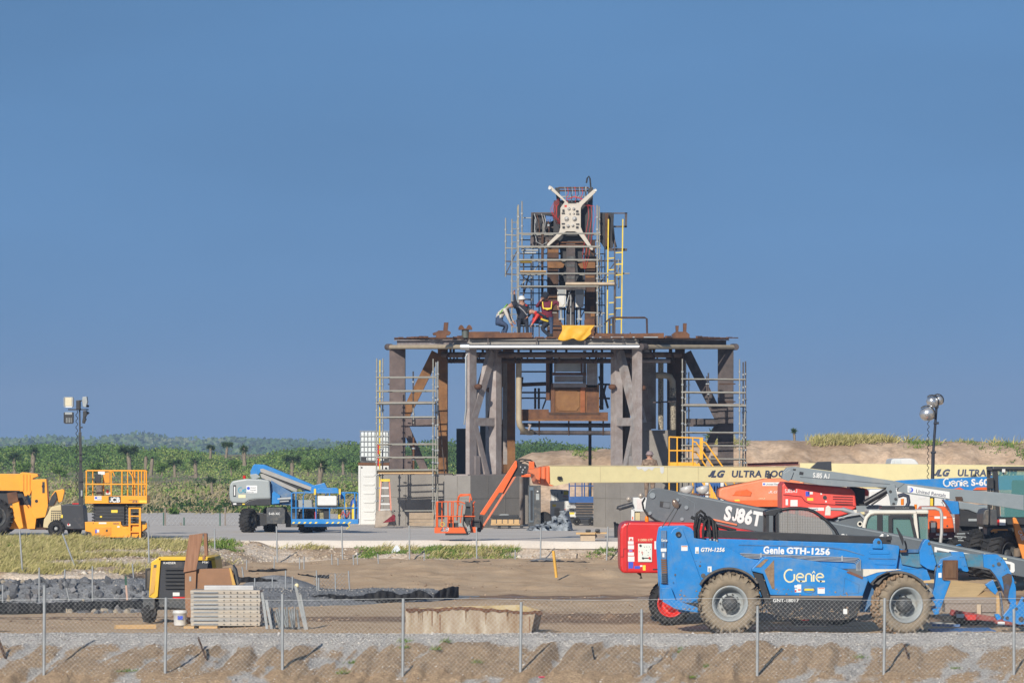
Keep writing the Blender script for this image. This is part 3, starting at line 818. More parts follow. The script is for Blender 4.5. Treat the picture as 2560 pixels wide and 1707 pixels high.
m=MB().prism(pp(D,'1654,1470 1678,1468 1690,1500 1745,1518 1745,1531 1689,1522 1658,1504'),D+.12,D+.30,.01)
build(m,'rear_bumper',blue,tele)
m=MB()
m.box(X(1690,D),X(1745,D),D+.16,D+.3,Z(1513,D),Z(1506,D))
build(m,'step',black,tele)
m=MB().lathe(P(1696,1335,D+.24),(0,1,0),[(px(7,D),0),(px(7,D),-.03),(px(5,D),-.04),(px(4,D),-.02),(.01,-.02)],20)
build(m,'pivot_pin',black,tele)
m=MB()
for (a,b,r_) in ((1688,1436,2.6),(1750,1414,3),(1758,1438,6),(1690,1421,1),(1683,1455,1),(1751,1404,1.4),(1740,1402,1)):
 m.cyl(P(a,b,D+.30),P(a,b,D+.245 if a<1700 else D+.295),px(r_,D),10)
build(m,'bolt_holes',hubdark,tele)
m=MB().box(X(1653,D),X(1667,D),D+.25,D+.302,Z(1458,D),Z(1326,D))
ls=build(m,'light_strip',dblue,tele)
for k in range(12):
 y0=1398+k*5.2
 build(MB().box(X(1653.5+k*.25,D),X(1667+k*.25,D),D+.235,D+.251,Z(y0+3.4,D),Z(y0,D)),'louvre',black if k>6 else rustor,ls)
txt(tele,'Genie',1653,1353,D+.246,7,decal,bold=.03,width=.6)
sticker(tele,D+.248,'1652,1370 1666,1378',decal)
sticker(tele,D+.248,'1656,1382 1661,1392',decal)
sticker(tele,D+.248,'1658,1357 1660,1366',navy)
m=MB().prism(pp(D,'1735,1345 1792,1347 2228,1361 2253,1365 2255,1372 2247,1424 2100,1423 1735,1408'),D+.62,D+1.1,.012)
boom=build(m,'boom',blue,tele)
for s in ('2180,1378 2226,1378 2230,1381 2229,1386 2182,1386 2178,1382','2192,1406 2230,1407 2244,1408 2243,1414 2192,1412'):
 build(MB().prism(pp(D,s),D+.605,D+.622,.006),'stiffener',blue,boom)
build(MB().prism(pp(D,'1850,1362 2060,1366 2120,1374 2166,1389 2166,1390 2118,1377 2060,1369 1850,1364'),D+.608,D+.622),'seam',dblue,boom)
build(MB().prism(pp(D,'2177,1396 2246,1398 2246,1399.5 2177,1398'),D+.608,D+.622),'seam',dblue,boom)
m=MB().prism(pp(D,'2187,1368 2188,1354 2193,1347 2203,1346 2209,1353 2212,1366 2211,1372 2186,1371'),D+.56,D+.62,.005)
lug=build(m,'lifting_lug',blue,boom)
build(MB().cyl(P(2197,1355,D+.56),P(2197,1355,D+.55),px(4.4,D),12),'lug_hole',black,lug)
m=MB().prism(pp(D,'1764,1326 1800,1326 2226,1343 2234,1344 2234,1359 2228,1361 1764,1344'),D+.66,D+1.05,.01)
m.prism(pp(D,'2222,1341 2235,1341 2236,1351 2222,1351'),D+.60,D+.70)
build(m,'hose_tray',black,tele)
for k in range(4):
 o_=k*3.3
 m=MB().tube([P(1850,1383+o_,D+.58),P(1930,1386+o_,D+.58),P(2100,1392.5+o_,D+.58),P(2146 - o_,1394.5+o_,D+.58),P(2151 - o_,1399+o_,D+.58),P(2151 - o_,1426,D+.58)],px(1.2,D),6)
 build(m,'hydraulic_line',galv,boom)
for sx_ in (1904,2108):
 build(MB().box(X(sx_,D),X(sx_+4,D),D+.555,D+.62,Z(1404 if sx_>2000 else 1398,D),Z(1390 if sx_>2000 else 1383,D)),'pipe_clamp',galv,boom)
for (a,b,c_,t_,dy) in ((1738,1355,1752,1276,.36),(1748,1358,1757,1292,.42),(1759,1358,1768,1296,.46),(1776,1350,1765,1290,.50),(1786,1350,1772,1292,.54),(1792,1352,1776,1296,.60),(1744,1352,1750,1286,.60)):
 e_=c_+(20 if a>1770 else 12)
 pts=[P(a,b,D+dy),P(a - 2,(b+t_)/2,D+dy),P(a+(c_ - a)*.3,t_+8,D+dy+.05),P(c_,t_,D+dy+.1),P(c_+10,t_+8,D+dy+.2),P(c_+18,1322,D+dy+.3),P(c_+20,1335,D+dy+.35)]
 m=MB().tube(pts,px(3.1,D),8)
 h=build(m,'hose',rubber,tele)
 build(MB().cyl(P(a,b+6,D+dy),P(a,b - 4,D+dy),px(3.3,D),8),'fitting',galv,h)
build(MB().tube([P(1728,1292,D+.8),P(1748,1300,D+.75),P(1800,1316,D+.75),P(1840,1326,D+.8)],px(4,D),8),'hose',rubber,tele)
hood=build(MB().prism(pp(D,'1880,1420 1906,1393 1914,1391 1980,1394 2048,1404 2116,1425 2169,1444 2171,1449 2156,1491 1926,1487 1908,1434 1880,1427'),D+.0,D+.60,.02,3),'engine_hood',blue,tele)
build(MB().prism(pp(D,'1912,1397 1921,1397 1902,1417 1888,1417'),D - .012,D+.02),'hood_screen',mudpanel,hood)
build(MB().prism(pp(D,'1935,1399 1936,1471 1930,1471 1911,1425'),D - .012,D+.02),'hood_screen',mudpanel,hood)
build(MB().prism(pp(D,'2117,1428 2125,1427 2158,1441 2156,1447 2117,1431'),D - .012,D+.05),'hood_grille',mat('brown_rubber',(.16,.07,.045),.7),hood)
m=MB()
for a,b in (((2112,1444),(2148,1461)),((2148,1461),(2146,1482)),((2146,1482),(2108,1484)),((2108,1484),(2112,1444))):
 m.beam(P(a[0],a[1],D - .003),P(b[0],b[1],D - .003),.006,.012,(0,1,0))
build(m,'panel_edge',dblue,hood)
lz=MB().lathe(P(2023,1473,D - .002),(0,1,0),[(px(16,D),.01),(px(16,D),-.006),(px(13,D),-.006),(px(12,D),.004),(.01,.004)],24)
lz.v=[(v[0],v[1],Z(1473,D)+(v[2] - Z(1473,D))*.55) for v in lz.v]
latch=build(lz,'latch_recess',dblue,hood)
build(MB().box(X(2011,D),X(2034,D),D - .02,D,Z(1475.5,D),Z(1470.5,D)),'latch',lemon,latch)
build(MB().box(X(1926,D),X(2157,D),D - .004,D+.5,Z(1493,D),Z(1488.5,D)),'trim_strip',mat('dusty_trim',(.24,.19,.15),.8),tele)
build(MB().prism(pp(D,'1924,1494 2157,1494.5 2148,1527 2140,1541 2125,1548 2088,1551 1969,1546 1932,1532'),D+.02,D+.6,.015),'lower_skirt',black,tele)
build(MB().prism(pp(D,'1882,1431 1906,1434 1925,1490 1937,1531 1930,1534 1917,1519 1897,1462'),D+.06,D+.6,.01),'hood_pillar',black,tele)
build(MB().prism(pp(D,'1975,1545 2080,1549 2070,1566 1990,1566'),D+.3,D+1.2),'belly_guard',black,tele)
build(MB().prism(pp(D,'2002,1547 2028,1548 2022,1552 2006,1552'),D+.28,D+.31),'reflector',redlens,tele)
build(MB().prism(pp(D,'2155,1494 2170,1446 2200,1440 2190,1500 2165,1530'),D+.35,D+1.2),'front_frame',dblue,tele)
build(MB().prism(pp(D,'2166,1443 2198,1432 2260,1424 2320,1424 2330,1450 2180,1460'),D+.30,D+.6),'fender_mount',blue,tele)
def fender(cx,cy,r0,a0,a1,w,D0,n=14,t=5):
 m=MB();top=[]
 for k in range(n+1):
  a=R(a0+(a1 - a0)*k/n)
  top.append((X(cx+r0*math.cos(a),D0),Z(cy - r0*math.sin(a),D0),X(cx+(r0 - t)*math.cos(a),D0),Z(cy - (r0 - t)*math.sin(a),D0)))
 vs_=[]
 for (x1,z1,x2,z2) in top:vs_+=[(x1,D0,z1),(x2,D0,z2),(x2,D0+w,z2),(x1,D0+w,z1)]
 fs=[]
 for k in range(n):
  b=4*k
  for j in range(4):fs.append((b+j,b+(j+1) % 4,b+4+(j+1) % 4,b+4+j))
 fs+=[(0,1,2,3),(4*n+3,4*n+2,4*n+1,4*n)]
 return m.add(vs_,fs,True)
build(fender(1824,1506,88,148,35,.5,D - .02),'fender',mat('grey_plastic',(.07,.065,.06),.7,dirt=.5,dirtc=(.2,.16,.12)),tele)
build(fender(2246,1514,87,141,37,.62,D - .12,t=6),'fender',MATS['grey_plastic'],tele)
build(MB().prism(pp(D,'2181,1457 2196,1440 2222,1428 2224,1434 2206,1446 2196,1460'),D - .12,D+.5),'fender_flap',MATS['grey_plastic'],tele)
wheel(tele,(X(1824,D+.2),D+.2,.66),.69,.42,.40,mudside,rimgrey,hubdark,0.0,20,.05,.25)
wheel(tele,(X(2257,D+.12),D+.12,.63),.69,.44,.40,mudside,rimgrey,hubdark,R(17),20,.05,.25)
for (cx_,cz,yaw,D1) in ((1824,.66,0,D+2.1),(2257,.63,R(15),D+2.1)):
 wheel(tele,(X(cx_,D+.15)+.05,D1,cz),.69,.42,.40,muddy,rimgrey,hubdark,yaw,20,.05)
rg=np.random.default_rng(5)
for (cx_,cz,yaw,Dw,span,nn) in ((1824,.66,0,D+.2,(0,6.28),150),(2257,.63,R(17),D+.12,(1.7,4.6),230)):
 m=MB()
 for k in range(nn):
  a=rg.uniform(*span);t=rg.uniform(-.21,.21)
  c=Vector((math.cos(a)*.668,t,math.sin(a)*.668))
  c.rotate(Matrix.Rotation(yaw,3,'Z'))
  s=rg.uniform(.025,.05)
  m.sphere(c+Vector((X(cx_,Dw),Dw,cz)),s,6,4,(rg.uniform(.7,1.3),rg.uniform(.7,1.3),rg.uniform(.7,1.3)))
 build(m,'caked_mud',muddy if span[0]==0 else mudcake,tele,kind='stuff')
m=MB().prism(pp(D,'2255,1377 2310,1378 2350,1382 2470,1388 2470,1419 2430,1418 2346,1416 2300,1420 2262,1412'),D+.72,D+1.0,.006)
ib=build(m,'inner_boom',teal,tele)
build(MB().prism(pp(D,'2263,1374 2302,1374 2303,1382 2263,1383'),D+.66,D+.74),'wear_pad',dblue,ib)
build(MB().prism(pp(D,'2250,1371 2268,1375 2290,1412 2340,1418 2338,1428 2252,1424 2246,1422'),D+.78,D+1.02),'boom_base',blue,ib)
for s,nm_ in (('2305,1379 2313,1359 2319,1350 2324,1348.5 2330,1351 2335,1365 2348,1411 2341,1427 2325,1423 2307,1411','boom_lug'),
  ('2384,1381 2416,1381 2429,1428 2425,1431 2402,1425 2348,1419 2358,1398 2386,1390','boom_collar'),
  ('2465,1387 2501,1387 2520,1403 2534,1430 2543,1450 2548,1472 2548,1515 2536,1513 2520,1485 2505,1454 2495,1438 2483,1424 2467,1419','boom_head')):
 o=build(MB().prism(pp(D,s),D+.62,D+1.08,.008),nm_,blue,tele)
 mm_=MB()
 if nm_=='boom_lug':sp_=[(2323,1358,4)]+[(2328+a*4,1383,.9) for a in range(3)]+[(2338,1414,1)]
 elif nm_=='boom_collar':sp_=[(2401+a*4,1392,.9) for a in range(4)]+[(2411+a*4,1414,.9) for a in range(3)]
 else:sp_=[(2497,1409,5),(2483,1413,3),(2493,1398,1),(2503,1399,1),(2511,1424,1),(2516,1421,1),(2538,1455,3)]
 for a,b,r_ in sp_:mm_.cyl(P(a,b,D+.62),P(a,b,D+.6),px(r_,D),10)
 build(mm_,'pins',hubdark,o)
hd=[c for c in tele.children if c.name.startswith('boom_head')][0]
build(MB().prism(pp(D,'2512,1443 2527,1434 2537,1437 2538,1454 2530,1480 2526,1505 2518,1490 2516,1462'),D+.606,D+.625),'grease_patch',mat('grease',(.06,.04,.03),.5,var=.4,vscale=9,dirt=.4,dirtc=(.02,.10,.25),dscale=7),hd)
m=MB().prism(pp(D,'2470,1463 2490,1450 2502,1478 2496,1488 2484,1478'),D+.6,D+.75,.006)
build(m,'cylinder_bracket',blue,tele)
m=MB().cyl(P(2500,1480,D+.68),P(2508,1545,D+.68),px(3.2,D),12)
build(m,'tilt_cylinder',mat('chrome',(.55,.56,.58),.15,metal=.9,var=.03),tele)
m=MB().prism(pp(D,'2511,1545 2530,1521 2532,1512 2540,1510 2550,1515 2562,1492 2576,1500 2576,1560 2556,1563 2530,1555 2516,1553'),D+.52,D+.62,.008)
m.prism(pp(D,'2493,1537 2504,1536 2512,1548 2500,1552'),D+.55,D+.72)
fk=build(m,'fork_carriage',blue,tele)
mm_=MB()
for a,b,r_ in ((2541,1521,4),(2518,1544,4.5),(2553,1547,7),(2560,1500,4),(2506,1542,4)):mm_.cyl(P(a,b,D+.52),P(a,b,D+.505),px(r_,D),12)
build(mm_,'pins',black,fk)
m=MB().prism(pp(D,'2344,1427 2350,1411 2358,1407 2358,1450 2379,1452 2349,1535 2331,1538 2327,1509 2339,1468'),D+.22,D+.5,.01)
og=build(m,'outrigger',blue,tele)
build(MB().bbox(X(2359,D),X(2397,D),D+.14,D+.26,Z(1449,D),Z(1400,D),.02),'stabiliser_pad',rust,og,label='rusty square stabiliser pad')
build(MB().bbox(X(2363,D),X(2393,D),D+.12,D+.15,Z(1445,D),Z(1404,D),.01),'pad_face',mat('brown_plate',(.13,.065,.03),.8,var=.3,vscale=6,stretch=(4,4,.7),dirt=.4,dirtc=(.06,.04,.03)),og)
mm_=MB().cyl(P(2347,1415,D+.22),P(2347,1415,D+.2),px(3,D),10)
build(mm_,'pins',hubdark,og)
sticker(tele,D+.218,'2346,1431 2354,1443',decal)
m=MB().prism(pp(D,'2302,1458 2324,1460 2322,1490 2308,1500'),D+.45,D+.9)
build(m,'axle_mount',blue,tele)
build(MB().box(X(2311,D),X(2319,D),D+.4,D+.46,Z(1470,D),Z(1461,D)),'marker_lamp',amber,tele)
for k in range(3):
 build(MB().tube([P(2318,1464+4*k,D+.5),P(2326,1470+3*k,D+.45),P(2336,1478+5*k,D+.5)],px(1.3,D),6),'brake_hose',galv,tele)
m=MB().box(X(2270,D),X(2345,D),D+.8,D+1.3,Z(1450,D),Z(1424,D))
build(m,'axle_beam',black,tele)
m=MB().tube([P(2264,1377,D+.6),P(2265,1366,D+.55),P(2261,1352,D+.5)],px(1.3,D),6).tube([P(2268,1377,D+.6),P(2266,1360,D+.52),P(2262,1350,D+.5)],px(1.1,D),6)
m.prism(pp(D,'2245,1319 2248,1319 2261,1340 2264,1350 2262,1365 2258,1354 2251,1336'),D+.45,D+.52,.006)
build(m,'mirror',black,tele)
build(MB().box(X(2256,D),X(2272,D),D+.55,D+.7,Z(1381,D),Z(1376,D)),'mirror_bracket',rust,tele)
m=MB().cyl(P(1655,1317,D+.3),P(1687,1267,D+.3),px(1.3,D),6).cyl(P(1669,1317,D+.36),P(1697,1267,D+.36),px(1.3,D),6)
m.cyl(P(1696,1270,D+.36),P(1702,1259,D+.36),px(2.5,D),8)
mr=build(m,'mirror',black,tele)
s=MB().sphere((0,0,0),px(13,D),16,10,(.62,.35,1.0))
Mr=Matrix.Rotation(R(-28),3,'Y')
s.v=[tuple(Mr @ Vector(v)+P(1689,1259,D+.3)) for v in s.v]
build(s,'mirror_shell',mat('mirror_brown',(.20,.145,.115),.25,metal=.3,var=.1),mr)
m=MB()
Dc=D+1.0
arc=[(1948,1278),(1956,1273),(1976,1270),(1998,1270),(2018,1272),(2036,1279),(2054,1291),(2072,1306),(2088,1324),(2098,1342)]
for dy in (0,1.0):
 m.tube([P(a,b,Dc+dy) for a,b in arc],px(4.0,D),8)
 m.box(X(1921,D),X(1929,D),Dc+dy - .04,Dc+dy+.04,Z(1400,D),Z(1280,D))
 m.box(X(1946,D),X(1953,D),Dc+dy - .04,Dc+dy+.04,Z(1400,D),Z(1276,D))
m.prism(pp(D,'1920,1289 1920,1279 1930,1276 1946,1273 1960,1270 1960,1278 1948,1284 1944,1290'),Dc - .06,Dc+1.06,.01)
m.box(X(2092,D),X(2098,D),Dc,Dc+1.0,Z(1400,D),Z(1342,D))
cab=build(m,'cab',black,tele)
m=MB()
def arcy(sx):
 for i in range(len(arc) - 1):
  if arc[i][0]<=sx<=arc[i+1][0]:
   t=(sx - arc[i][0])/(arc[i+1][0] - arc[i][0]);return arc[i][1]+t*(arc[i+1][1] - arc[i][1])
 return 1342
k=1954.0
while k<2094:m.box(X(k,D) - .0016,X(k,D)+.0016,Dc - .02,Dc - .014,Z(1345,D),Z(arcy(k),D));k+=4.2
k=1273.0
while k<1345:
 xe=2096
 for i in range(len(arc) - 1):
  if arc[i][1]<=k<=arc[i+1][1] and arc[i][0]>1990:xe=arc[i][0]+(k - arc[i][1])/(arc[i+1][1] - arc[i][1])*(arc[i+1][0] - arc[i][0])
 m.box(X(1954,D),X(xe,D),Dc - .012,Dc - .006,Z(k,D) - .0016,Z(k,D)+.0016);k+=4.2
build(m,'guard_mesh',black,cab,kind='stuff')
build(MB().box(X(1974,D),X(1980,D),Dc+.05,Dc+.09,Z(1345,D),Z(1273,D)).box(X(2002,D),X(2010,D),Dc+.9,Dc+.95,Z(1345,D),Z(1272,D)),'cab_post',black,cab)
gl=pp(D,'1955,1345 1955,1277 1976,1273 1998,1273 2018,1275 2036,1282 2054,1294 2072,1309 2086,1326 2094,1345')
build(MB().prism(gl,Dc+.02,Dc+.026),'window',glass('guard_glass',(.55,.52,.48)),cab)
m=MB().box(X(1980,D),X(2020,D),Dc+.35,Dc+.7,Z(1400,D),Z(1352,D))
build(m,'seat',black,cab)
txt(tele,'GTH-1256',1751,1378,D+.292,9.5,decal,bold=.06,shear=.2,width=.95)
txt(tele,'Genie',1908,1382,D+.612,17,decal,bold=.06,rot=R(-1.6),width=.84)
txt(tele,'GTH-1256',1966,1382.5,D+.612,15,decal,bold=.07,rot=R(-1.8),width=1.08)
def stroke_logo(parent,D0,X0,Y0,h,m_,w_=2.4):
 st=[]
 def arcp(cx,cy,rx,ry,a0,a1,n=16):return [(cx+rx*math.cos(R(a0+(a1 - a0)*k/n)),cy - ry*math.sin(R(a0+(a1 - a0)*k/n))) for k in range(n+1)]
 st.append(arcp(13,15,13,15,62,322,22));st.append([(24,11),(24,24)])
 for ex in (29,77):
  st.append([(ex+1,18.5),(ex+17,18.5)]+arcp(ex+9,19,8.6,9.5,10,300,18) )
  st.append([(ex+9,28.4),(ex+21,28.4)])
 st.append([(52,29),(52,17)]+arcp(59,17,7,7,180,0,12)+[(66,29)])
 st.append([(71,29),(71,12)])
 mm=MB();s_=h/30.0
 for pts in st:
  for i in range(len(pts) - 1):
   a,b=pts[i],pts[i+1]
   mm.beam(P(X0+a[0]*s_,Y0+a[1]*s_,D0),P(X0+b[0]*s_,Y0+b[1]*s_,D0),.006,px(w_*s_*1.55,D0),(0,0,1) if abs(a[0] - b[0])>abs(a[1] - b[1]) else (1,0,0))
 mm.prism([(X(X0+x*s_,D0),Z(Y0+y*s_,D0)) for x,y in ((66.5,9),(71,2),(75.5,9),(73.5,9),(71,6),(68.5,9))],D0 - .003,D0+.003)
 return build(mm,'lettering',m_,parent)
stroke_logo(tele,D - .004,1961,1423,31,sand_d)
txt(tele,'GNT-18017',1932,1504,D+.016,8.5,decal,bold=.03,width=1.05)
for s in ('1986,1462 1993,1468','1987,1470 2003,1480','2044,1468 2062,1483','1993,1460 2003,1470'):sticker(hood,D,s,decal)
for s in ('1987,1474 1991,1479','1995,1472 2002,1475','2046,1469 2061,1470.5'):sticker(hood,D - .004,s,redd)
sticker(tele,D+.02,'2108,1521 2118,1534',decal)
sticker(tele,D+.256,'1703,1363 1719,1376',decal);sticker(tele,D+.252,'1704,1364 1718,1366',mat('orange_decal',(.6,.2,.08),.5))
sticker(tele,D+.30,'1738,1367 1747,1383',decal);sticker(tele,D+.296,'1740,1377 1746,1382',rimgrey)
sticker(tele,D+.30,'1769,1415 1779,1429',decal);sticker(tele,D+.296,'1771,1419 1775,1428',rimgrey)
m=MB()
for (x0,x1,y0,y1,n,off) in ((1695,1752,1470,1525,40,.25),(1884,1934,1445,1530,60,.055),(1935,2148,1518,1547,110,.015),(1925,2150,1470,1490,30,-.003),(1655,1745,1505,1522,26,.115),(2330,2356,1490,1535,20,.215)):
 for _ in range(n):
  a=rg.uniform(x0,x1);b=y1 - (y1 - y0)*rg.random()**1.6
  m.sphere(P(a,b,D+off),px(rg.uniform(.5,2.2),D),6,4,(rg.uniform(.7,1.6),.12,rg.uniform(.6,1.2)))
build(m,'mud_splash',mat('mud_splash',(.27,.20,.135),.95,var=.25),tele,kind='stuff')
#==================================================================machines in the yard on the right
def oprism(poly,s0,D0,s1,D1,t,y_off=0.0):
 """an outline read on an upright plane that runs from distance D0 at column s0 to D1 at column s1; t = thickness away from the camera"""
 def dep(sx):return 1.0/(1/D0+(1/D1 - 1/D0)*(sx - s0)/(s1 - s0))
 pts=[]
 for a in poly.split():
  sx,sy=[float(q) for q in a.split(',')]
  pts.append(P(sx,sy,dep(sx)))
 d=(P(s1,1121,D1) - P(s0,1121,D0)).normalized()
 n=Vector((-d.y,d.x,0))
 if n.y<0:n=-n
 return [p+n*y_off for p in pts],n*t,n
def oplate(mb,poly,s0,D0,s1,D1,t,y_off=0.0):
 p,nt,n=oprism(poly,s0,D0,s1,D1,t,y_off)
 return mb.plate(p,n,t)
# ---- red boom lift with the grey boom
D=103.6
sky_=thing('boom_lift','red boom lift with long dark grey boom standing behind the blue telehandler','boom lift',(X(1760,105),104.8,0),'boom lifts')
body=build(MB().prism(pp(D,'1550,1330 1552,1315 1560,1307 1573,1304 1734,1306 1800,1311 1895,1330 1895,1400 1800,1428 1650,1432 1559,1432 1552,1427 1550,1412'),D,D+2.3,.06,3),'body',red,sky_)
m=MB()
m.beam(P(1573,1305,D - .004),P(1567.5,1316,D - .004),.012,.012,(0,1,0)).beam(P(1567.5,1316,D - .004),P(1567.5,1426,D - .004),.012,.012,(0,1,0))
m.beam(P(1552,1391,D - .004),P(1559,1391,D - .004),.012,.012,(0,1,0)).beam(P(1559,1391,D - .004),P(1559,1371,D - .004),.012,.012,(1,0,0)).beam(P(1559,1371,D - .004),P(1567,1371,D - .004),.012,.012,(0,1,0))
for a,b in (((1590,1356),(1633,1356)),((1590,1356),(1590,1400))):m.beam(P(a[0],a[1],D - .004),P(b[0],b[1],D - .004),.010,.010,(0,1,0))
build(m,'panel_gap',mat('dark_red',(.14,.008,.008),.5),body)
cp=build(MB().bbox(X(1595,D),X(1630,D),D - .03,D+.02,Z(1404,D),Z(1358,D),.01),'control_panel',mat('panel_white',(.66,.70,.64),.4,var=.03),body)
m=MB()
for a,b in ((1616,1375),(1621,1380),(1598,1378),(1606,1386),(1611,1366),(1617,1366),(1623,1366),(1620,1387),(1626,1372)):m.cyl(P(a,b,D - .03),P(a,b,D - .04),px(.9,D),6)
build(m,'knobs',black,cp)
build(MB().cyl(P(1601,1363,D - .03),P(1601,1363,D - .05),px(3,D),12),'gauge',black,cp)
build(MB().box(X(1606,D),X(1624,D),D - .045,D - .03,Z(1395,D),Z(1393,D)).cyl(P(1607,1394,D - .03),P(1607,1394,D - .06),px(2.5,D),10),'lever',black,cp)
build(MB().cyl(P(1624,1394,D - .03),P(1624,1394,D - .07),px(3,D),10),'stop_button',redlens,cp)
build(MB().tube([P(1604,1382,D - .033),P(1605,1377,D - .033),P(1607,1380,D - .033),P(1606,1385,D - .033)],px(.8,D),5),'mark',redd,cp)
for s,mm_ in (('1572,1342 1583,1351',decal),('1570,1352 1584,1360',decal),('1570,1362 1585,1372',decal),('1570,1380 1585,1388',decal),('1570,1390 1586,1403',decal),('1571,1404 1583,1420',blued),('1586,1414 1600,1421',blued),('1600,1412 1606,1416',decal),('1607,1412 1614,1425',yeld),('1636,1352 1645,1372',decal),('1572,1374 1581,1378',mat('violet_decal',(.25,.2,.55),.5))):
 sticker(body,D - .002,s,mm_)
build(MB().prism(pp(D,'1573,1350 1582,1350 1577.5,1344'),D - .011,D - .007),'decal',redd,body)
txt(body,'113001177',1594,1352,D - .002,6,sand_d,bold=.02,width=.95)
build(MB().cyl(P(1601,1430,D+.3),P(1603,1444,D+.3),px(1.6,D),6).cyl(P(1599,1444,D+.3),P(1606,1444,D+.3),px(1.3,D),6).cyl(P(1594,1430,D+.3),P(1602,1436,D+.3),px(3,D),8),'tow_hook',black,body)
build(MB().box(X(1632,D),X(1660,D),D - .01,D+.1,Z(1424,D),Z(1421,D)),'slot',black,body)
build(MB().cyl(P(1617,1305,D+.8),P(1617,1294,D+.8),px(5,D),12).sphere(P(1617,1294,D+.8),px(5,D),12,6),'beacon',amber,body)
m=MB().box(X(1660,D),X(2120,D),D+.7,D+2.0,.35,.75).box(X(1760,D),X(1900,D),D+.6,D+2.1,.7,1.25)
build(m,'chassis',black,sky_)
for (cx_,Dw) in ((1676,D+.05),(1676,D+2.6),(2095,D+.05),(2095,D+2.6)):
 wheel(sky_,(X(cx_,Dw),Dw,.50),.51,.40,.31,rubber,redrim,redrim,0.0,20,.035,deep=.2)
def sky_top(sx):return 1227+(sx - 1688)*(1396 - 1227)/(2560 - 1688)
Db=D+.75
bm1=MB().prism(pp(Db,'1619,1240 1621,1232 1627,1223 1636,1220 1650,1220 1688,1227 2560,1396 2700,1423 2700,1470 2560,1442 2440,1419 1920,1334 1860,1322 1700,1308 1645,1306 1634,1295 1614,1277'),Db,Db+.5,.015)
gb=build(bm1,'boom',grey,sky_)
m=MB().prism(pp(Db,'1695,1231 2560,1399 2560,1402 1695,1234'),Db - .004,Db+.01)
build(m,'boom_edge',lgrey,gb)
m=MB()
for a,b,r_ in ((1631,1238,7.5),(1716,1268,5),(1625,1282,4.4),(1705,1297,4.6),(1694,1249,4)):m.cyl(P(a,b,Db),P(a,b,Db - .035),px(r_,D),14)
build(m,'pin_caps',lgrey,gb)
build(MB().prism(pp(Db,'1650,1252 1676,1255 1675,1271 1649,1267'),Db - .004,Db+.002),'slot',black,gb)
build(MB().prism(pp(Db,'1659,1254.5 1675,1256 1674,1269 1657,1267'),Db - .008,Db - .003),'slot_plate',grey,gb)
build(MB().tube([P(1692,1232,Db - .004),P(1718,1246,Db - .004),P(1737,1257,Db - .004),P(1736,1270,Db - .004),P(1733,1310,Db - .004)],.006,5),'weld_seam',lgrey,gb)
build(MB().tube([P(1612,1245,Db+.2),P(1606,1256,Db+.1),P(1609,1272,Db),P(1618,1286,Db - .05),P(1640,1301,Db - .05),P(1668,1310,Db)],px(2.6,D),8),'hose',rubber,sky_)
txt(gb,'SJ86T',1809,1297,Db,33,decal,bold=.07,rot=-R(10.5),width=.76)
txt(gb,'SKYJACK',2096,1352,Db,20,decal,bold=.03,rot=-R(11),shear=.2,width=.8)
sticker(gb,Db,'2186,1353 2209,1329 2208,1342 2199,1357',decal);sticker(gb,Db,'2204,1356 2222,1332 2221,1346 2214,1359',decal)
m=MB()
m.prism(pp(Db,'2336,1366 2528,1404 2536,1408 2537,1426 2533,1431 2336,1388'),Db - .004,Db)
wp=build(m,'decal',decal,gb)
build(MB().prism(pp(Db,'2342,1374 2526,1410 2526,1424 2342,1386'),Db - .007,Db - .004),'decal_inner',grey,gb)
for k in range(4):sticker(gb,Db - .002,f'{2460+k*16},{1383+k*3.2} {2469+k*16},{1385+k*3.2} {2469+k*16},{1389+k*3.2} {2460+k*16},{1387+k*3.2}',mat('pale_yellow',(.8,.75,.45),.5))
m=MB().prism(pp(Db,'1755,1294 1770,1293 1842,1309 1842,1313'),Db - .05,Db+.3)
build(m,'inner_boom',fadedor,gb)
# ---- second red boom lift with the light grey knuckle boom
D=126.0
ur=thing('boom_lift','faded red boom lift with a light grey knuckle boom folded over its body','boom lift',(X(2060,127),127,.25),'boom lifts')
b2=build(MB().prism(pp(D,'1955,1290 1955,1212 1962,1204 2000,1208 2110,1217 2128,1221 2137,1230 2141,1262 2141,1268 2120,1284 2080,1296'),D,D+2.2,.05,3),'body',fadedred,ur)
m=MB()
for y_ in (1241,1247,1254,1259):m.beam(P(2082 if y_<1250 else 2088,y_,D - .006),P(2132,y_+1.5,D - .006),.012,.03,(0,0,1))
m.tube([P(1958,1236,D - .004),P(2004,1241,D - .004),P(2012,1252,D - .004),P(2024,1258,D - .004),P(2138,1264,D - .004)],.012,5)
build(m,'louvre',mat('dark_red',(.14,.008,.008)),b2)
build(MB().cyl(P(2062,1243,D+.01),P(2062,1243,D - .02),px(5,D),14),'filler_cap',black,b2)
for s,mm_ in (('2014,1228 2024,1240',blued),('2021,1229 2032,1235',decal),('2018,1244 2033,1251',yeld),('1964,1247 1970,1262',decal),('1976,1249 1994,1265',decal),('2051,1232 2055,1236',decal),('2063,1251 2067,1255',decal),('2000,1268 2060,1276',decal)):
 sticker(b2,D - .002,s,mm_)
txt(b2,'SJ85AJ',1962,1231,D,9,decal,bold=.015,width=.8)
txt(b2,'244473',2028,1275,D - .006,5,navy,bold=.01,width=.8)
build(MB().prism(pp(D,'2129,1216 2150,1218 2166,1224 2166,1268 2140,1280 2128,1270'),D+.5,D+1.8),'turntable',black,ur)
build(MB().prism(pp(D,'2160,1219 2172,1222 2177,1230 2176,1240 2163,1240'),D+.6,D+1.9,.02),'cover',fadedred,ur)
Dk=D - .5
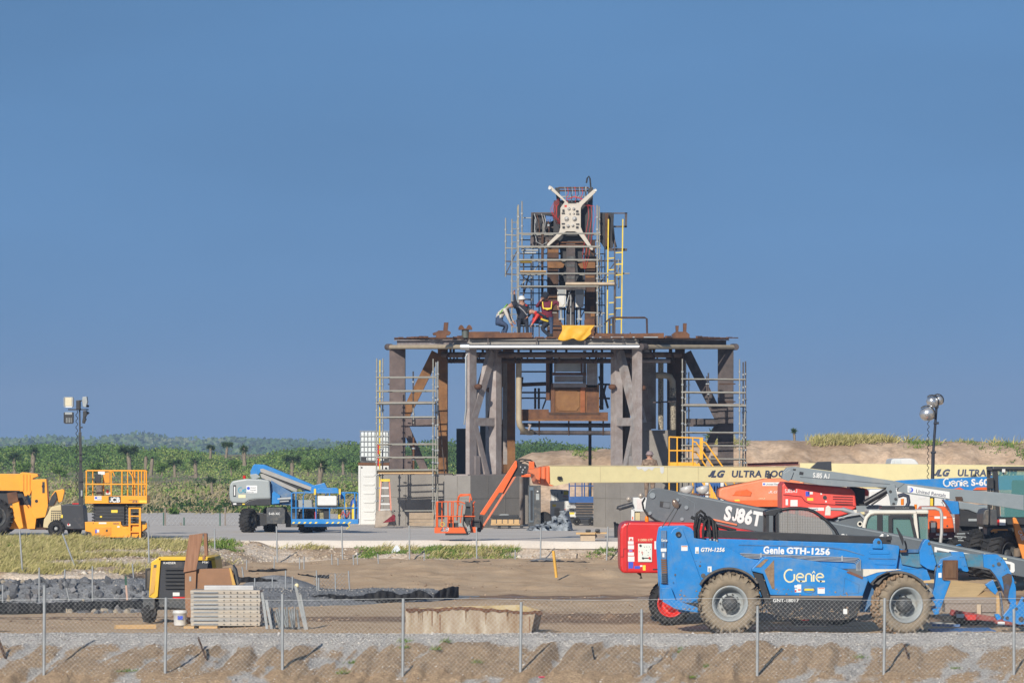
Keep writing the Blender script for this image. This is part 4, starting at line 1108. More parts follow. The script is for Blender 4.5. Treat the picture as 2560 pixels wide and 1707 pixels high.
j=build(MB().prism(pp(Dk,'1955,1196 1957,1180 1968,1168 1990,1166 2000,1168 2080,1178 2238,1202 2262,1208 2247,1219 2216,1218 2100,1216 2048,1212 1985,1200'),Dk,Dk+.45,.012),'knuckle_boom',lgrey,ur)
build(MB().prism(pp(Dk,'2000,1191 2100,1198 2225,1209 2225,1211 2100,1200 2000,1193'),Dk - .006,Dk),'boom_edge',grey,j)
build(MB().prism(pp(Dk,'1999,1178 2009,1180 2008,1187 1998,1186'),Dk - .006,Dk).prism(pp(Dk,'1983,1171 1990,1172 1989,1176 1982,1175'),Dk - .006,Dk),'slot',black,j)
build(MB().prism(pp(Dk,'1956,1197 1958,1183 1976,1172 1984,1180 1978,1196 1972,1203'),Dk - .05,Dk,.01),'knuckle',lgrey,j)
txt(j,'SJ85 AJ',2032,1193,Dk,12,decal,bold=.03,rot=-R(4),width=.72)
build(MB().prism(pp(Dk,'2026,1170 2044,1154 2079,1153 2080,1177 2040,1172'),Dk+.1,Dk+.2,.008),'bracket',mat('dark_navy',(.02,.025,.035),.5),ur)
lp=build(MB().prism(pp(Dk,'2214,1222 2222,1212 2236,1209 2243,1240 2245,1247 2241,1262 2226,1263 2222,1240'),Dk - .08,Dk - .02,.006),'link_plate',lgrey,ur)
m=MB()
for a,b in ((2226,1228),(2239,1247),(2234,1259)):m.cyl(P(a,b,Dk - .08),P(a,b,Dk - .1),px(3.6,D),12)
build(m,'pins',black,lp)
la=build(MB().prism(pp(Dk,'2245,1228 2250,1205 2256,1207 2376,1221 2471,1228 2560,1237 2560,1275 2471,1261 2376,1249 2280,1235'),Dk+.02,Dk+.42,.012),'lower_boom',lgrey,ur)
sg_=build(MB().prism(pp(Dk,'2269,1213 2374,1229 2374,1246 2269,1230'),Dk+.012,Dk+.02),'sign',decal,la)
txt(sg_,'United Rentals',2289,1231,Dk+.012,9,navy,bold=.008,rot=-R(8.6),width=.98)
build(MB().cyl(P(2277,1224,Dk+.012),P(2277,1224,Dk+.006),px(6,D),18),'emblem',blued,sg_)
build(MB().cyl(P(2274.5,1223.5,Dk+.012),P(2274.5,1223.5,Dk+.003),px(4.6,D),18),'emblem',mat('pale_grey',(.45,.47,.5),.5),sg_)
build(MB().prism(pp(Dk,'2388,1241 2405,1241 2407,1251 2390,1252'),Dk - .05,Dk+.1,.01),'junction_box',rustdk,la)
build(MB().cyl(P(2161,1258,Dk+.1),P(2218,1225,Dk+.1),px(8,D),14).cyl(P(2178,1262,Dk - .05),P(2216,1236,Dk - .05),px(2.2,D),8),'lift_cylinder',black,ur)
build(MB().prism(pp(D,'2140,1264 2205,1263 2207,1279 2142,1279'),D,D+1.5),'lower_arm',lgrey,ur)
build(MB().tube([P(2245,1240,Dk),P(2258,1236,Dk),P(2270,1240,Dk),P(2272,1255,Dk),P(2266,1268,Dk)],px(5,D),8),'hose',mat('navy_hose',(.03,.035,.06),.5),ur)
build(MB().cyl(P(2256,1262,Dk),P(2256,1246,Dk),px(4,D),10),'beacon',amber,ur)
m=MB().box(X(1960,D),X(2260,D),D+.4,D+2.0,.7,1.2).box(X(2000,D),X(2140,D),D+.5,D+1.9,1.2,2.2)
build(m,'chassis',black,ur)
for cx_ in (1985,2230):
 for Dw in (D+.1,D+2.3):wheel(ur,(X(cx_,Dw),Dw,.78),.55,.4,.32,rubber,redrim,redrim,0,18,.03)
# ---- pale excavator cab
D=117.0
ex=thing('excavator','pale cream excavator with green-tinted windows and orange beacon behind the grey boom','excavator',(X(2240,118),118,0))
fr=mat('cab_cream',(.62,.60,.53),.5,var=.04,dirt=.2)
m=MB()
m.tube([P(2160,1345,D),P(2160,1312,D),P(2166,1293,D),P(2175,1283,D),P(2186,1280,D),P(2290,1280,D)],px(5,D),10)
m.bbox(X(2172,D),X(2322,D),D+.02,D+1.5,Z(1284,D),Z(1274,D),.04)
m.prism(pp(D,'2283,1280 2291,1280 2297,1345 2300,1420 2290,1420'),D - .04,D+.06,.01)
m.prism(pp(D,'2318,1280 2323,1280 2323,1420 2318,1420'),D+.3,D+.4)
m.box(X(2158,D),X(2322,D),D+.0,D+1.5,Z(1440,D),Z(1352,D))
cabx=build(m,'cab',fr,ex)
m=MB().box(X(2193,D),X(2206,D),D+.0,D+.08,Z(1352,D),Z(1286,D))
m.prism(pp(D,'2221,1288 2224,1286 2278,1286 2281,1292 2293,1345 2285,1345 2274,1294 2231,1294 2231,1345 2221,1345'),D - .05,D+.03,.008)
build(m,'door_frame',black,cabx)
build(MB().prism(pp(D,'2165,1350 2168,1302 2176,1288 2283,1286 2292,1350'),D+.05,D+.062),'window',glass_t,cabx)
build(MB().prism([(X(2293,D),Z(1284,D)),(X(2320,D),Z(1284,D)),(X(2320,D),Z(1350,D)),(X(2299,D),Z(1350,D))],D+.2,D+.212),'window',glass_t,cabx)
build(MB().box(X(2163,D),X(2322,D),D+.9,D+.94,Z(1352,D),Z(1286,D)),'window',darkglass,cabx)
build(MB().box(X(2207,D),X(2289,D),D+.3,D+1.2,Z(1274,D),Z(1265,D)),'roof_hatch',black,cabx)
txt(cabx,'DOOSAN',2238,1271,D+.3,4,mat('dim_decal',(.25,.25,.25)),width=1.4)
build(MB().cyl(P(2289,1272,D+.4),P(2289,1260,D+.4),px(3.6,D),12),'beacon',amber,cabx)
build(MB().tube([P(2304,1270,D+.2),P(2338,1270,D+.2),P(2350,1274,D+.2),P(2354,1285,D+.2),P(2354,1330,D+.2),P(2351,1356,D+.2)],px(4.4,D),8),'guard_rail',mat('dull_alu',(.45,.44,.42),.5,metal=.2),ex)
m=MB().bbox(X(2214,D),X(2224,D),D+.5,D+.6,Z(1330,D),Z(1300,D),.02).bbox(X(2240,D),X(2270,D),D+.5,D+.9,Z(1352,D),Z(1315,D),.05)
build(m,'seat',black,cabx)
build(MB().prism(pp(D,'2092,1302 2140,1280 2160,1286 2172,1312 2172,1345 2100,1345'),D+.3,D+.9,.02),'boom_foot',grey,ex)
build(MB().cyl(P(2075,1272,D+.3),P(2112,1273,D+.3),px(4,D),10).cyl(P(2105,1272,D+.3),P(2135,1281,D+.3),px(6,D),10),'boom_cylinder',galv,ex)
build(MB().prism(pp(D,'2064,1288 2066,1268 2072,1263 2079,1268 2078,1288'),D+.25,D+.35,.01).prism(pp(D,'2134,1285 2136,1274 2144,1274 2144,1286'),D+.25,D+.35),'bracket',fr,ex)
for k in range(3):build(MB().tube([P(2095,1296 - k,D+.2),P(2130,1284+2*k,D+.2),P(2150,1281+2*k,D+.2),P(2163,1295+2*k,D+.2)],px(1.6,D),6),'hose_line',galv,ex)
build(MB().lathe(P(2150,1309,D+.1),(0,1,0),[(px(7,D),0),(px(7,D),.1),(px(4,D),.1),(px(4,D),0)],16),'work_lamp',fr,ex)
m=MB().box(X(2120,D),X(2360,D),D+.2,D+2.4,.5,1.1)
build(m,'upper_deck',grey,ex)
for dy in (.1,2.0):build(MB().bbox(X(2090,D),X(2390,D),D+dy,D+dy+.5,0.02,.62,.2),'track',black,ex)
# ---- orange boom-lift body under the cream boom,and the two cream booms
D=150.4
ob=thing('boom_lift','orange boom lift body whose long cream boom reaches left over the concrete pad','boom lift',(X(1900,152),152,PADZ),'boom lifts')
o1=build(MB().prism(pp(D,'1797,1243 1798,1224 1804,1219 1913,1196 1975,1195 2010,1200 2010,1263 1893,1263 1816,1251'),D,D+2.4,.06,3),'body',fadedor,ob)
build(MB().prism(pp(D,'1816,1251 1893,1249 2010,1249 2010,1266 1893,1266'),D - .012,D+1,.01),'lower_body',orange,o1)
build(MB().prism(pp(D,'1835,1249 1848,1248 1850,1252 1838,1252'),D - .02,D),'decal',yeld,o1)
build(MB().prism(pp(D,'1830,1238 1838,1226 1866,1222 1880,1230 1876,1240'),D - .03,D+.05,.02),'vent',orange,o1)
s_=sticker(o1,D - .004,'1906,1205 1958,1214',decal);txt(s_,'United Rentals',1914,1212,D - .008,5,navy,width=1.0)
build(MB().cyl(P(1910,1209.5,D - .008),P(1910,1209.5,D - .012),px(2.6,D),12),'emblem',blued,s_)
txt(o1,'JLG',1920,1232,D,6,decal,shear=.3,width=1.6)
txt(o1,'1350SJP',1896,1248,D - .012,4,sand_d,width=.9)
build(MB().cyl(P(1923,1196,D+.5),P(1923,1183,D+.5),px(5,D),10),'beacon',mat('dark_navy',(.02,.025,.035),.5),o1)
m=MB().box(X(1800,D),X(2100,D),D+.2,D+2.2,PADZ+.4,PADZ+.9).box(X(1850,D),X(1990,D),D+.3,D+2,PADZ+.9,2.3)
build(m,'chassis',black,ob)
for cx_ in (1820,2080):
 for Dw in (D+.1,D+2.3):wheel(ob,(X(cx_,Dw),Dw,PADZ+.6),.6,.45,.35,rubber,orange,hubdark,0,18,.03)
S0,DA,S1,DB=1330,149.0,2010,152.0
m=MB();oplate(m,'1374,1163 1600,1163.5 2015,1167 2015,1204 1800,1206 1425,1206.5 1387,1214 1376,1210',S0,DA,S1,DB,.55)
cb=build(m,'boom',cream,ob)
m=MB();oplate(m,'1332,1172 1350,1168 1374,1164 1375,1208 1386,1213 1381,1215 1362,1212 1345,1209 1342,1203 1340,1195 1337,1186 1324,1181 1322,1173',S0,DA,S1,DB,.5,.025)
ot=build(m,'boom_tip',fadedor,ob)
m=MB()
for a in (1350,1362,1372):oplate(m,f'{a},1167 {a+1.5},1167 {a+1.5},1207 {a},1207',S0,DA,S1,DB,.06,-.02)
build(m,'rib',orange,ot)
m=MB();oplate(m,'1590,1164 1660,1165 1659,1180 1655,1184 1651,1180 1650,1168 1636,1168 1630,1176 1622,1171 1612,1178 1604,1171 1596,1174 1592,1170',S0,DA,S1,DB,.01,-.01)
build(m,'paint_patch',white,cb)
m=MB();oplate(m,'1375,1163 2015,1167 2015,1168.5 1375,1164.5',S0,DA,S1,DB,.02,-.012);oplate(m,'1425,1205 2015,1202.5 2015,1204 1425,1206.5',S0,DA,S1,DB,.02,-.012);build(m,'edge_plate',mat('dusty_cream',(.50,.43,.25),.6,dirt=.5),cb)
for a,w_ in ((1500,1),(1668,1),(1745,1)):m=MB();oplate(m,f'{a},1165 {a+w_},1165 {a+w_},1205 {a},1205',S0,DA,S1,DB,.01,-.006);build(m,'weld_seam',MATS['dusty_cream'],cb)
m=MB();oplate(m,'1393,1192 1396,1190 1399,1192 1402,1190 1403,1199 1400,1198 1396,1200 1393,1198',S0,DA,S1,DB,.1,-.1);build(m,'sensor',black,cb)
def dep1(sx):return 1.0/(1/DA+(1/DB - 1/DA)*(sx - S0)/(S1 - S0))
def otxt(par,s,sx,sy,cap,m_,s0,d0,s1,d1,off=.008,**k):
 dd=1.0/(1/d0+(1/d1 - 1/d0)*(sx - s0)/(s1 - s0))
 d_=(P(s1,1121,d1) - P(s0,1121,d0));an=math.atan2(d_.y,d_.x)
 return text(s,X(sx,dd) - off*math.sin(-an)*0,Z(sy,dd),dd - off,px(cap,dd),m_,par,tilt=an,**k)
otxt(cb,'JLG',1768,1192,16,navy,S0,DA,S1,DB,bold=.08,shear=.4,width=1.1)
otxt(cb,'ULTRA BOOM',1828,1192,16,navy,S0,DA,S1,DB,bold=.05,shear=.12,width=1.1)
D=147.6
kn=build(MB().prism(pp(D,'1290,1150 1296,1148 1306,1158 1318,1160 1322,1166 1318,1183 1310,1188 1290,1190 1284,1192 1293,1166'),D+.1,D+.5,.01),'knuckle',black,ob)
build(MB().tube([P(1290,1150,D+.2),P(1306,1148,D+.1),P(1326,1150,D+.1),P(1335,1156,D+.3),P(1339,1166,D+.5)],px(2,D),7).tube([P(1300,1156,D+.1),P(1312,1152,D),P(1326,1158,D+.2)],px(1.6,D),6),'hose',rubber,kn)
build(MB().bbox(X(1322,D),X(1336,D),D,D+.4,Z(1172,D),Z(1153,D),.02).bbox(X(1303,D),X(1327,D),D+.1,D+.45,Z(1192,D),Z(1184,D),.02),'rotator',orange,ob)
m=MB()
for a,b in ((1300,1165),(1306,1172),(1311,1166),(1304,1178)):m.box(X(a,D),X(a+3,D),D+.06,D+.12,Z(b+4,D),Z(b,D))
build(m,'valve',galv,kn)
build(MB().prism(pp(D,'1288,1151 1292,1152 1293,1166 1262,1222 1257,1231 1248,1231 1211,1287 1199,1285'),D,D+.35,.012),'jib_arm',orange,ob)
build(MB().prism(pp(D,'1283,1192 1291,1190 1210,1316 1206,1324 1201,1321'),D+.1,D+.3,.01),'jib_link',mat('faded_jib_orange',(.62,.16,.07),.55,dirt=.3),ob)  # lower arm of the jib in faded orange paint
build(MB().prism(pp(D,'1293,1166 1296,1176 1262,1228 1256,1232 1260,1222'),D+.12,D+.3),'jib_cylinder',black,ob)
build(MB().prism(pp(D,'1199,1288 1208,1291 1205,1322 1201,1330 1192,1328 1196,1306'),D+.05,D+.4,.01),'jib_foot',black,ob)
bk_=thing('lift_basket','','',P(1130,1331,D));
for k_ in ('label','category'):del bk_[k_]
bk_.name='basket';bk_.parent=ob;bk_.location=P(1130,1331,D) - origin(ob)
tr=px(1.6,D)
def rail(mb,pts,r=None):mb.tube(pts,r or tr,6)
w0,w1=D - .7,D+.25
def bar(name,pts,m_=orange,r=None):mb=MB();rail(mb,pts,r);return build(mb,name,m_,bk_)
for yy in (w0,w1):
 o_=3 if yy==w1 else 0
 bar('top_rail',[P(1091+o_,1318,yy),P(1091+o_,1254,yy),P(1148,1253,yy),P(1163,1258,yy)])
 bar('mid_rail',[P(1091+o_,1290,yy),P(1188,1290,yy)])
 for a in ((1094,1120,1133) if yy==w0 else (1102,1126,1166)):bar('post',[P(a+o_,1318,yy),P(a+o_,1254,yy)])
bar('top_rail',[P(1091,1254,w0),P(1094,1254,w1)])
bar('console_frame',[P(1142,1300,w1),P(1146,1248,w1),P(1150,1236,w1),P(1176,1235,w1),P(1179,1250,w1)],r=tr*1.3)
bar('console_frame',[P(1150,1262,w0+.3),P(1143,1258,w0+.3),P(1146,1240,w0+.3),P(1174,1237,w0+.3),P(1174,1256,w0+.3)],r=tr*1.2)
bar('entry_post',[P(1184,1322,w1),P(1184,1256,w1),P(1188,1253,w1)])
bar('entry_post',[P(1150,1318,w0),P(1156,1262,w0)]);bar('entry_post',[P(1177,1322,w0+.3),P(1183,1270,w0+.3),P(1180,1258,w0+.3)])
build(MB().box(X(1087,D),X(1166,D),w0 - .02,w1+.02,Z(1331,D),Z(1317,D)).box(X(1166,D),X(1190,D),w0+.2,w1,Z(1330,D),Z(1316,D)),'toe_board',orange,bk_)
text('JLG',X(1101,D),Z(1326,D),w0 - .026,px(8,D),decal,bk_,bold=.14,shear=.3,width=1.0)
text('JLG',X(1101,D),Z(1326,D),w0 - .034,px(8,D),navy,bk_,bold=.03,shear=.3,width=1.0)
build(MB().box(X(1119,D),X(1135,D),w0+.3,w0+.34,Z(1312,D),Z(1290,D)),'tool_box',orange,bk_)
build(MB().box(X(1118,D),X(1146,D),w0+.1,w0+.5,Z(1317,D),Z(1306,D)),'battery_box',black,bk_)
build(MB().prism(pp(D,'1163,1252 1181,1256 1181,1266 1164,1265'),w0 - .05,w0+.3,.01),'console',hubdark,bk_)
build(MB().prism(pp(D,'1160,1300 1165,1264 1176,1264 1178,1300 1170,1316'),w0+.05,w0+.3),'hose_bundle',black,bk_)
build(MB().box(X(1147,D),X(1156,D),w0 - .03,w0+.02,Z(1314,D),Z(1306,D)),'meter',rimgrey,bk_)
build(MB().tube([P(1160,1285,w0),P(1158,1310,w0 - .1),P(1166,1330,w0 - .1),P(1178,1326,w0),P(1172,1300,w0)],px(1.8,D),7),'cable',rubber,bk_)
build(MB().prism(pp(D,'1166,1312 1178,1310 1180,1322 1174,1334 1166,1335'),w0+.05,w0+.2,.02),'rotator_hub',rimgrey,bk_)
build(MB().box(X(1178,D),X(1200,D),w0+.4,w1,Z(1318,D),Z(1300,D)),'bracket',black,bk_)
build(MB().box(X(1114,D),X(1170,D),w0,w1,Z(1336,D),Z(1331,D)),'floor_frame',black,bk_)
bar('coil',[P(1106+5*math.cos(t/3),1310+5*math.sin(t/3),w0+.2) for t in range(0,40)],lemon,px(.9,D))
D=146.0
cb2=thing('boom','second cream lift boom with dark JLG lettering behind the blue S-60 boom','boom',(X(2300,147),146.3,2.5))
S0,DA,S1,DB=1990,147.0,2600,143.0
m=MB();oplate(m,'2000,1157 2560,1163 2640,1164 2640,1196 2560,1197 2260,1202 2000,1205',S0,DA,S1,DB,.6)
b_=build(m,'boom_section',cream,cb2)
otxt(b_,'JLG',2333,1189,16,navy,S0,DA,S1,DB,bold=.08,shear=.4,width=1.05)
otxt(b_,'ULTRA BOOM',2393,1189,16,navy,S0,DA,S1,DB,bold=.05,shear=.12,width=1.05)
m=MB().box(X(2150,D),X(2240,D),D+.1,D+.5,PADZ,Z(1203,D));build(m,'boom_rest',cream,cb2)
m=MB().box(X(2600,D),X(2640,D),D - .5,D+.5,PADZ,Z(1196,D));build(m,'boom_pedestal',black,cb2)
# ---- white truck roof behind the second boom
D=158.0
wt=thing('box_truck','white truck whose pale rounded roof shows above the cream boom','truck',(X(2262,D),D+1.5,PADZ))
build(MB().prism(pp(D,'2226,1160 2229,1148 2234,1146 2276,1145 2288,1148 2297,1159 2297,1240 2226,1240'),D,D+2.2,.05,3),'cab',white,wt)
build(MB().prism(pp(D,'2229,1158 2231,1149 2238,1148 2236,1158'),D - .01,D+.01).prism(pp(D,'2238,1158 2240,1148 2252,1148 2254,1158'),D - .008,D+.01),'panel',mat('roof_grey',(.55,.58,.57),.4),wt)  # roof panels slightly greyer than the white cab
for cx_ in (2238,2285):wheel(wt,(X(cx_,D),D+.2,PADZ+.45),.45,.3,.26,rubber,white,hubdark,0,18,.02)
# ---- blue boom with Genie S-60
D=133.0
gb2=thing('boom_lift','blue boom lift marked Genie S-60 with blue counterweight beside the wheel loader','boom lift',(X(2420,D),D+1,.4),'boom lifts')
o=build(MB().prism(pp(D,'2200,1206 2256,1200 2470,1191 2560,1187 2560,1223 2440,1226 2300,1224 2200,1216'),D,D+.5,.012),'boom',blue,gb2)
stroke_logo(o,D - .005,2359,1196,19,decal,3.4)
txt(o,'S-60',2428,1213,D,16,decal,bold=.05,width=1.0)
build(MB().prism(pp(D,'2357,1248 2395,1253 2398,1284 2380,1285 2370,1266'),D - .1,D+.5,.01),'counterweight_plate',blue,gb2)
build(MB().prism(pp(D,'2396,1252 2450,1262 2472,1262 2472,1282 2440,1282 2420,1274 2398,1272'),D - .05,D+1.6,.03),'turret_cover',lgrey,gb2)
build(MB().prism(pp(D,'2398,1272 2420,1275 2440,1283 2458,1283 2456,1316 2400,1314'),D,D+1.5),'turret',black,gb2)
build(MB().box(X(2421,D),X(2442,D),D - .02,D+.01,Z(1302,D),Z(1296,D)),'plate',rimgrey,gb2)
build(MB().prism(pp(D,'2380,1222 2398,1218 2412,1225 2380,1226'),D - .2,D+.2).prism(pp(D,'2432,1224 2440,1218 2472,1217 2474,1224'),D - .2,D+.2),'tool_tray',orange,gb2)
m=MB().box(X(2380,D),X(2560,D),D+.2,D+1.6,.75,1.2).box(X(2400,D),X(2450,D),D+.3,D+1.5,1.2,1.8)
build(m,'chassis',black,gb2)
m=MB()
for a,b,c_,d_ in ((2392,1334,2452,1332),(2386,1340,2448,1345),(2395,1350,2440,1352)):m.cyl(P(a,b,D - .1),P(c_,d_,D - .1),px(1.8,D),6)
build(m,'hose_line',rimgrey,gb2)
for cx_ in (2400,2550):
 for Dw in (D+.1,D+1.9):wheel(gb2,(X(cx_,Dw),Dw,.95),.5,.4,.3,rubber,blue,hubdark,0,18,.03)
build(MB().tube([P(2400+6*math.cos(t),1342+4*math.sin(t) ,D - .15) for t in [k*.4 for k in range(9)]],px(1.2,D),5).tube([P(2425+9*math.cos(t),1340+4*math.sin(t),D - .15) for t in [k*.4 for k in range(9)]],px(1.2,D),5),'hose',galv,gb2)
# ---- orange engine housing and white tank behind the excavator
D=136.5
og_=thing('boom_lift','orange boom lift engine housing with white decal right of the excavator cab','boom lift',(X(2350,D),D+1,.4),'boom lifts')
b_=build(MB().prism(pp(D,'2300,1282 2312,1266 2363,1265 2373,1279 2381,1292 2387,1330 2322,1331 2300,1330'),D,D+1.8,.04,3),'body',orange,og_)
build(MB().prism(pp(D,'2322,1330 2388,1330 2392,1336 2392,1344 2322,1344'),D - .03,D+1.5),'lower_body',mat('dark_maroon',(.10,.02,.025),.6),og_)
build(MB().prism(pp(D,'2322,1289 2380,1291 2380,1292.5 2322,1290.5'),D - .006,D),'panel_gap',mat('dark_orange',(.35,.06,.02)),b_)
sticker(b_,D - .003,'2336,1290 2366,1296',decal);sticker(b_,D - .003,'2382,1294 2393,1297',decal);sticker(b_,D - .003,'2383,1299 2393,1302',decal);sticker(b_,D - .003,'2384,1304 2393,1307',decal)
sticker(og_,D - .034,'2340,1333 2348,1338',decal);sticker(og_,D - .034,'2358,1333 2367,1338',decal)
m=MB().tube([P(2326,1332,D - .08),P(2324,1304,D - .08),P(2328,1302,D - .08),P(2340,1303,D - .08),P(2340,1330,D - .08)],px(1.6,D),6)
build(m,'mirror_frame',black,og_)
build(MB().box(X(2327,D),X(2338,D),D - .07,D - .05,Z(1330,D),Z(1305,D)),'mirror',mat('mirror_grey',(.33,.34,.35),.2,metal=.5),og_)
build(MB().cyl(P(2368,1314,D),P(2368,1314,D - .02),px(2.4,D),8),'latch',black,b_)
m=MB().box(X(2300,D),X(2400,D),D+.2,D+1.6,.8,1.3);build(m,'chassis',black,og_)
for cx_ in (2315,2385):wheel(og_,(X(cx_,D),D+.1,.85),.45,.35,.28,rubber,orange,hubdark,0,16,.03)
D=141.0
tk=thing('water_tank','white storage tank standing behind the folded grey knuckle boom','tank',(X(2260,D),D+1,.5))
build(MB().bbox(X(2172,D),X(2372,D),D,D+1.8,Z(1300,D),Z(1222,D),.08),'tank_shell',white,tk)
m=MB().box(X(2172,D),X(2372,D),D+.1,D+1.7,.42,Z(1300,D));build(m,'skid',black,tk)
build(MB().box(X(2295,D),X(2313,D),D - .012,D,Z(1246,D),Z(1238,D)),'hatch',mat('pale_line',(.6,.6,.6)),tk)
# ---- wheel loader at the right edge
D=128.0
wlz=thing('wheel_loader','black and orange wheel loader with large glass cab at the right edge','wheel loader',(X(2540,D),D+1,.40))
m=MB()
m.bbox(X(2480,D),X(2640,D),D - .1,D+1.6,Z(1176,D),Z(1166,D),.04)
m.prism(pp(D,'2481,1172 2494,1172 2500,1290 2490,1292'),D - .05,D+.05).prism(pp(D,'2481,1172 2490,1172 2490,1292 2484,1292'),D+1.5,D+1.6)
m.box(X(2488,D),X(2640,D),D,D+1.6,Z(1310,D),Z(1292,D))
cabl=build(m,'cab',black,wlz)
build(MB().prism(pp(D,'2495,1174 2640,1174 2640,1294 2503,1294 2499,1240'),D+.0,D+.012),'window',glass('loader_glass',(.10,.26,.25)),cabl)
build(MB().prism(pp(D,'2484,1176 2491,1176 2491,1290 2486,1290'),D+.4,D+.412),'window',MATS['loader_glass'],cabl)
build(MB().bbox(X(2520,D),X(2570,D),D+.5,D+1.0,Z(1300,D),Z(1240,D),.08).bbox(X(2535,D),X(2570,D),D+.5,D+.7,Z(1245,D),Z(1200,D),.06),'seat',black,cabl)
build(MB().tube([P(2515+9*math.cos(t),1256+4*math.sin(t),D+.35+.1*math.sin(t)) for t in [k*.45 for k in range(15)]],px(1.3,D),6).cyl(P(2515,1256,D+.4),P(2522,1285,D+.5),px(1.8,D),6),'steering_wheel',black,cabl)
build(MB().box(X(2504,D),X(2512,D),D - .13,D - .06,Z(1180,D),Z(1172,D)),'roof_lamp',white,cabl)
build(MB().bbox(X(2465,D),X(2483,D),D - .25,D - .15,Z(1222,D),Z(1193,D),.03),'mirror',black,cabl)
build(MB().tube([P(2483,1176,D - .05),P(2470,1180,D - .15),P(2469,1194,D - .2)],px(1.4,D),6).cyl(P(2473,1222,D - .2),P(2472,1315,D - .2),px(1.5,D),6).cyl(P(2479,1222,D - .1),P(2478,1270,D - .1),px(2,D),6),'mirror_rod',black,cabl)
build(MB().prism(pp(D,'2457,1310 2457,1285 2462,1274 2474,1271 2492,1274 2494,1316 2460,1318'),D - .1,D+1.7,.03),'engine_side',mat('charcoal',(.045,.05,.055),.5,var=.1,dirt=.3),wlz)
build(MB().prism(pp(D,'2466,1319 2528,1319 2530,1350 2520,1353 2510,1347 2485,1346 2475,1352 2468,1378 2462,1372'),D - .2,D+.5,.02),'fender',MATS['charcoal'],wlz)
build(MB().prism(pp(D,'2474,1326 2482,1321 2516,1321 2519,1328 2518,1336 2512,1339 2480,1336'),D - .26,D - .15,.015),'side_panel',mat('loader_orange',(.72,.24,.03),.45,var=.05,dirt=.2),wlz)
build(MB().box(X(2496,D),X(2511,D),D - .3,D - .1,Z(1312,D),Z(1297,D)),'headlamp',mat('lamp_glass',(.7,.7,.68),.2),wlz)
build(MB().box(X(2491,D),X(2496,D),D - .29,D - .1,Z(1311,D),Z(1298,D)),'marker_lamp',redlens,wlz)
arm=build(MB().prism(pp(D,'2529,1295 2532,1292 2537,1294 2562,1345 2580,1390 2590,1420 2560,1420 2552,1390 2535,1335'),D - .32,D - .1,.01),'lift_arm',MATS['loader_orange'],wlz)
text('CASE',X(2541,D),Z(1326,D),D - .33,px(8,D),decal,arm,bold=.02,rot=-R(66))
wheel(wlz,(X(2501,D),D - .1,1.05),.72,.62,.38,rubber,hubdark,hubdark,R(50),22,.05)
wheel(wlz,(X(2455,D+1.9),D+1.9,1.05),.72,.62,.38,rubber,hubdark,hubdark,R(50),22,.05)
wheel(wlz,(X(2640,D),D,1.05),.72,.62,.38,rubber,hubdark,hubdark,0,22,.05)
wheel(wlz,(X(2640,D+1.9),D+1.9,1.05),.72,.62,.38,rubber,hubdark,hubdark,0,22,.05)
build(MB().cyl(P(2543,1372,D - .25),P(2543,1388,D - .2),px(9,D),12),'axle_end',mat('mud_grey',(.2,.16,.12),.9,dirt=.5),wlz)
build(MB().box(X(2470,D),X(2660,D),D+.2,D+1.5,1.0,1.9),'chassis',black,wlz)
#==================================================================the steel test stand on its concrete blocks
DC=177.0
XC=X(1403,DC);ROT=-3.5
def hx(r,a,z,t=0.0):
 """point at radius r and bearing a of the six-sided stand, t metres sideways"""
 b=R(a+ROT)
 y=DC+r*math.sin(b)+t*math.cos(b)
 return Vector((XC+r*math.cos(b) - t*math.sin(b),y,z+(.021*(y - 171.3) if z>7.3 else 0)))
def hbox(mb,r0,r1,t0,t1,z0,z1,a):
 v=[hx(r,a,z,t) for z in (z0,z1) for r,t in ((r0,t0),(r1,t0),(r1,t1),(r0,t1))]
 return mb.add(v,[(0,3,2,1),(4,5,6,7),(0,1,5,4),(1,2,6,5),(2,3,7,6),(3,0,4,7)],False)
ZB,ZU,ZD=3.05,7.94,8.26
stand=thing('test_stand','six-legged rusty steel test stand standing on concrete blocks with a tower on its deck','test stand',(XC,DC,PADZ))
blk={0:'right',60:'b',120:'b',180:'left',240:'f',300:'f'}
for a in blk:
 m=MB();hbox(m,3.9,7.3,-.60,.60,PADZ - .1,ZB,a)
 cbk=build(m,'concrete_block',conc,stand)
 if a>=180:
  m=MB()
  for r_ in (4.9,6.1):hbox(m,r_,r_+.035,-.606,.606,PADZ,ZB - .02,a)
  hbox(m,3.9,7.306,-.606,.606,2.16,2.185,a);hbox(m,7.29,7.306,-.02,.02,PADZ,ZB - .02,a)
  build(m,'form_line',MATS.get('form_line') or mat('form_line',(.19,.175,.155),.9),cbk,kind='stuff')
purple=mat('purple_brown_steel',(.06,.045,.045),.7,vscale=1.2,c2=(.15,.11,.10),dirt=.3,dirtc=(.11,.06,.045),dscale=1.5,bump=.2)
cmat={180:(purple,rustor,purple),240:(mauve,mauve,mauve),300:(mauve,mauve,steel),0:(charred,rustdk,charred),60:(steel,rustdk,steel),120:(steel,rustor,rustdk)}
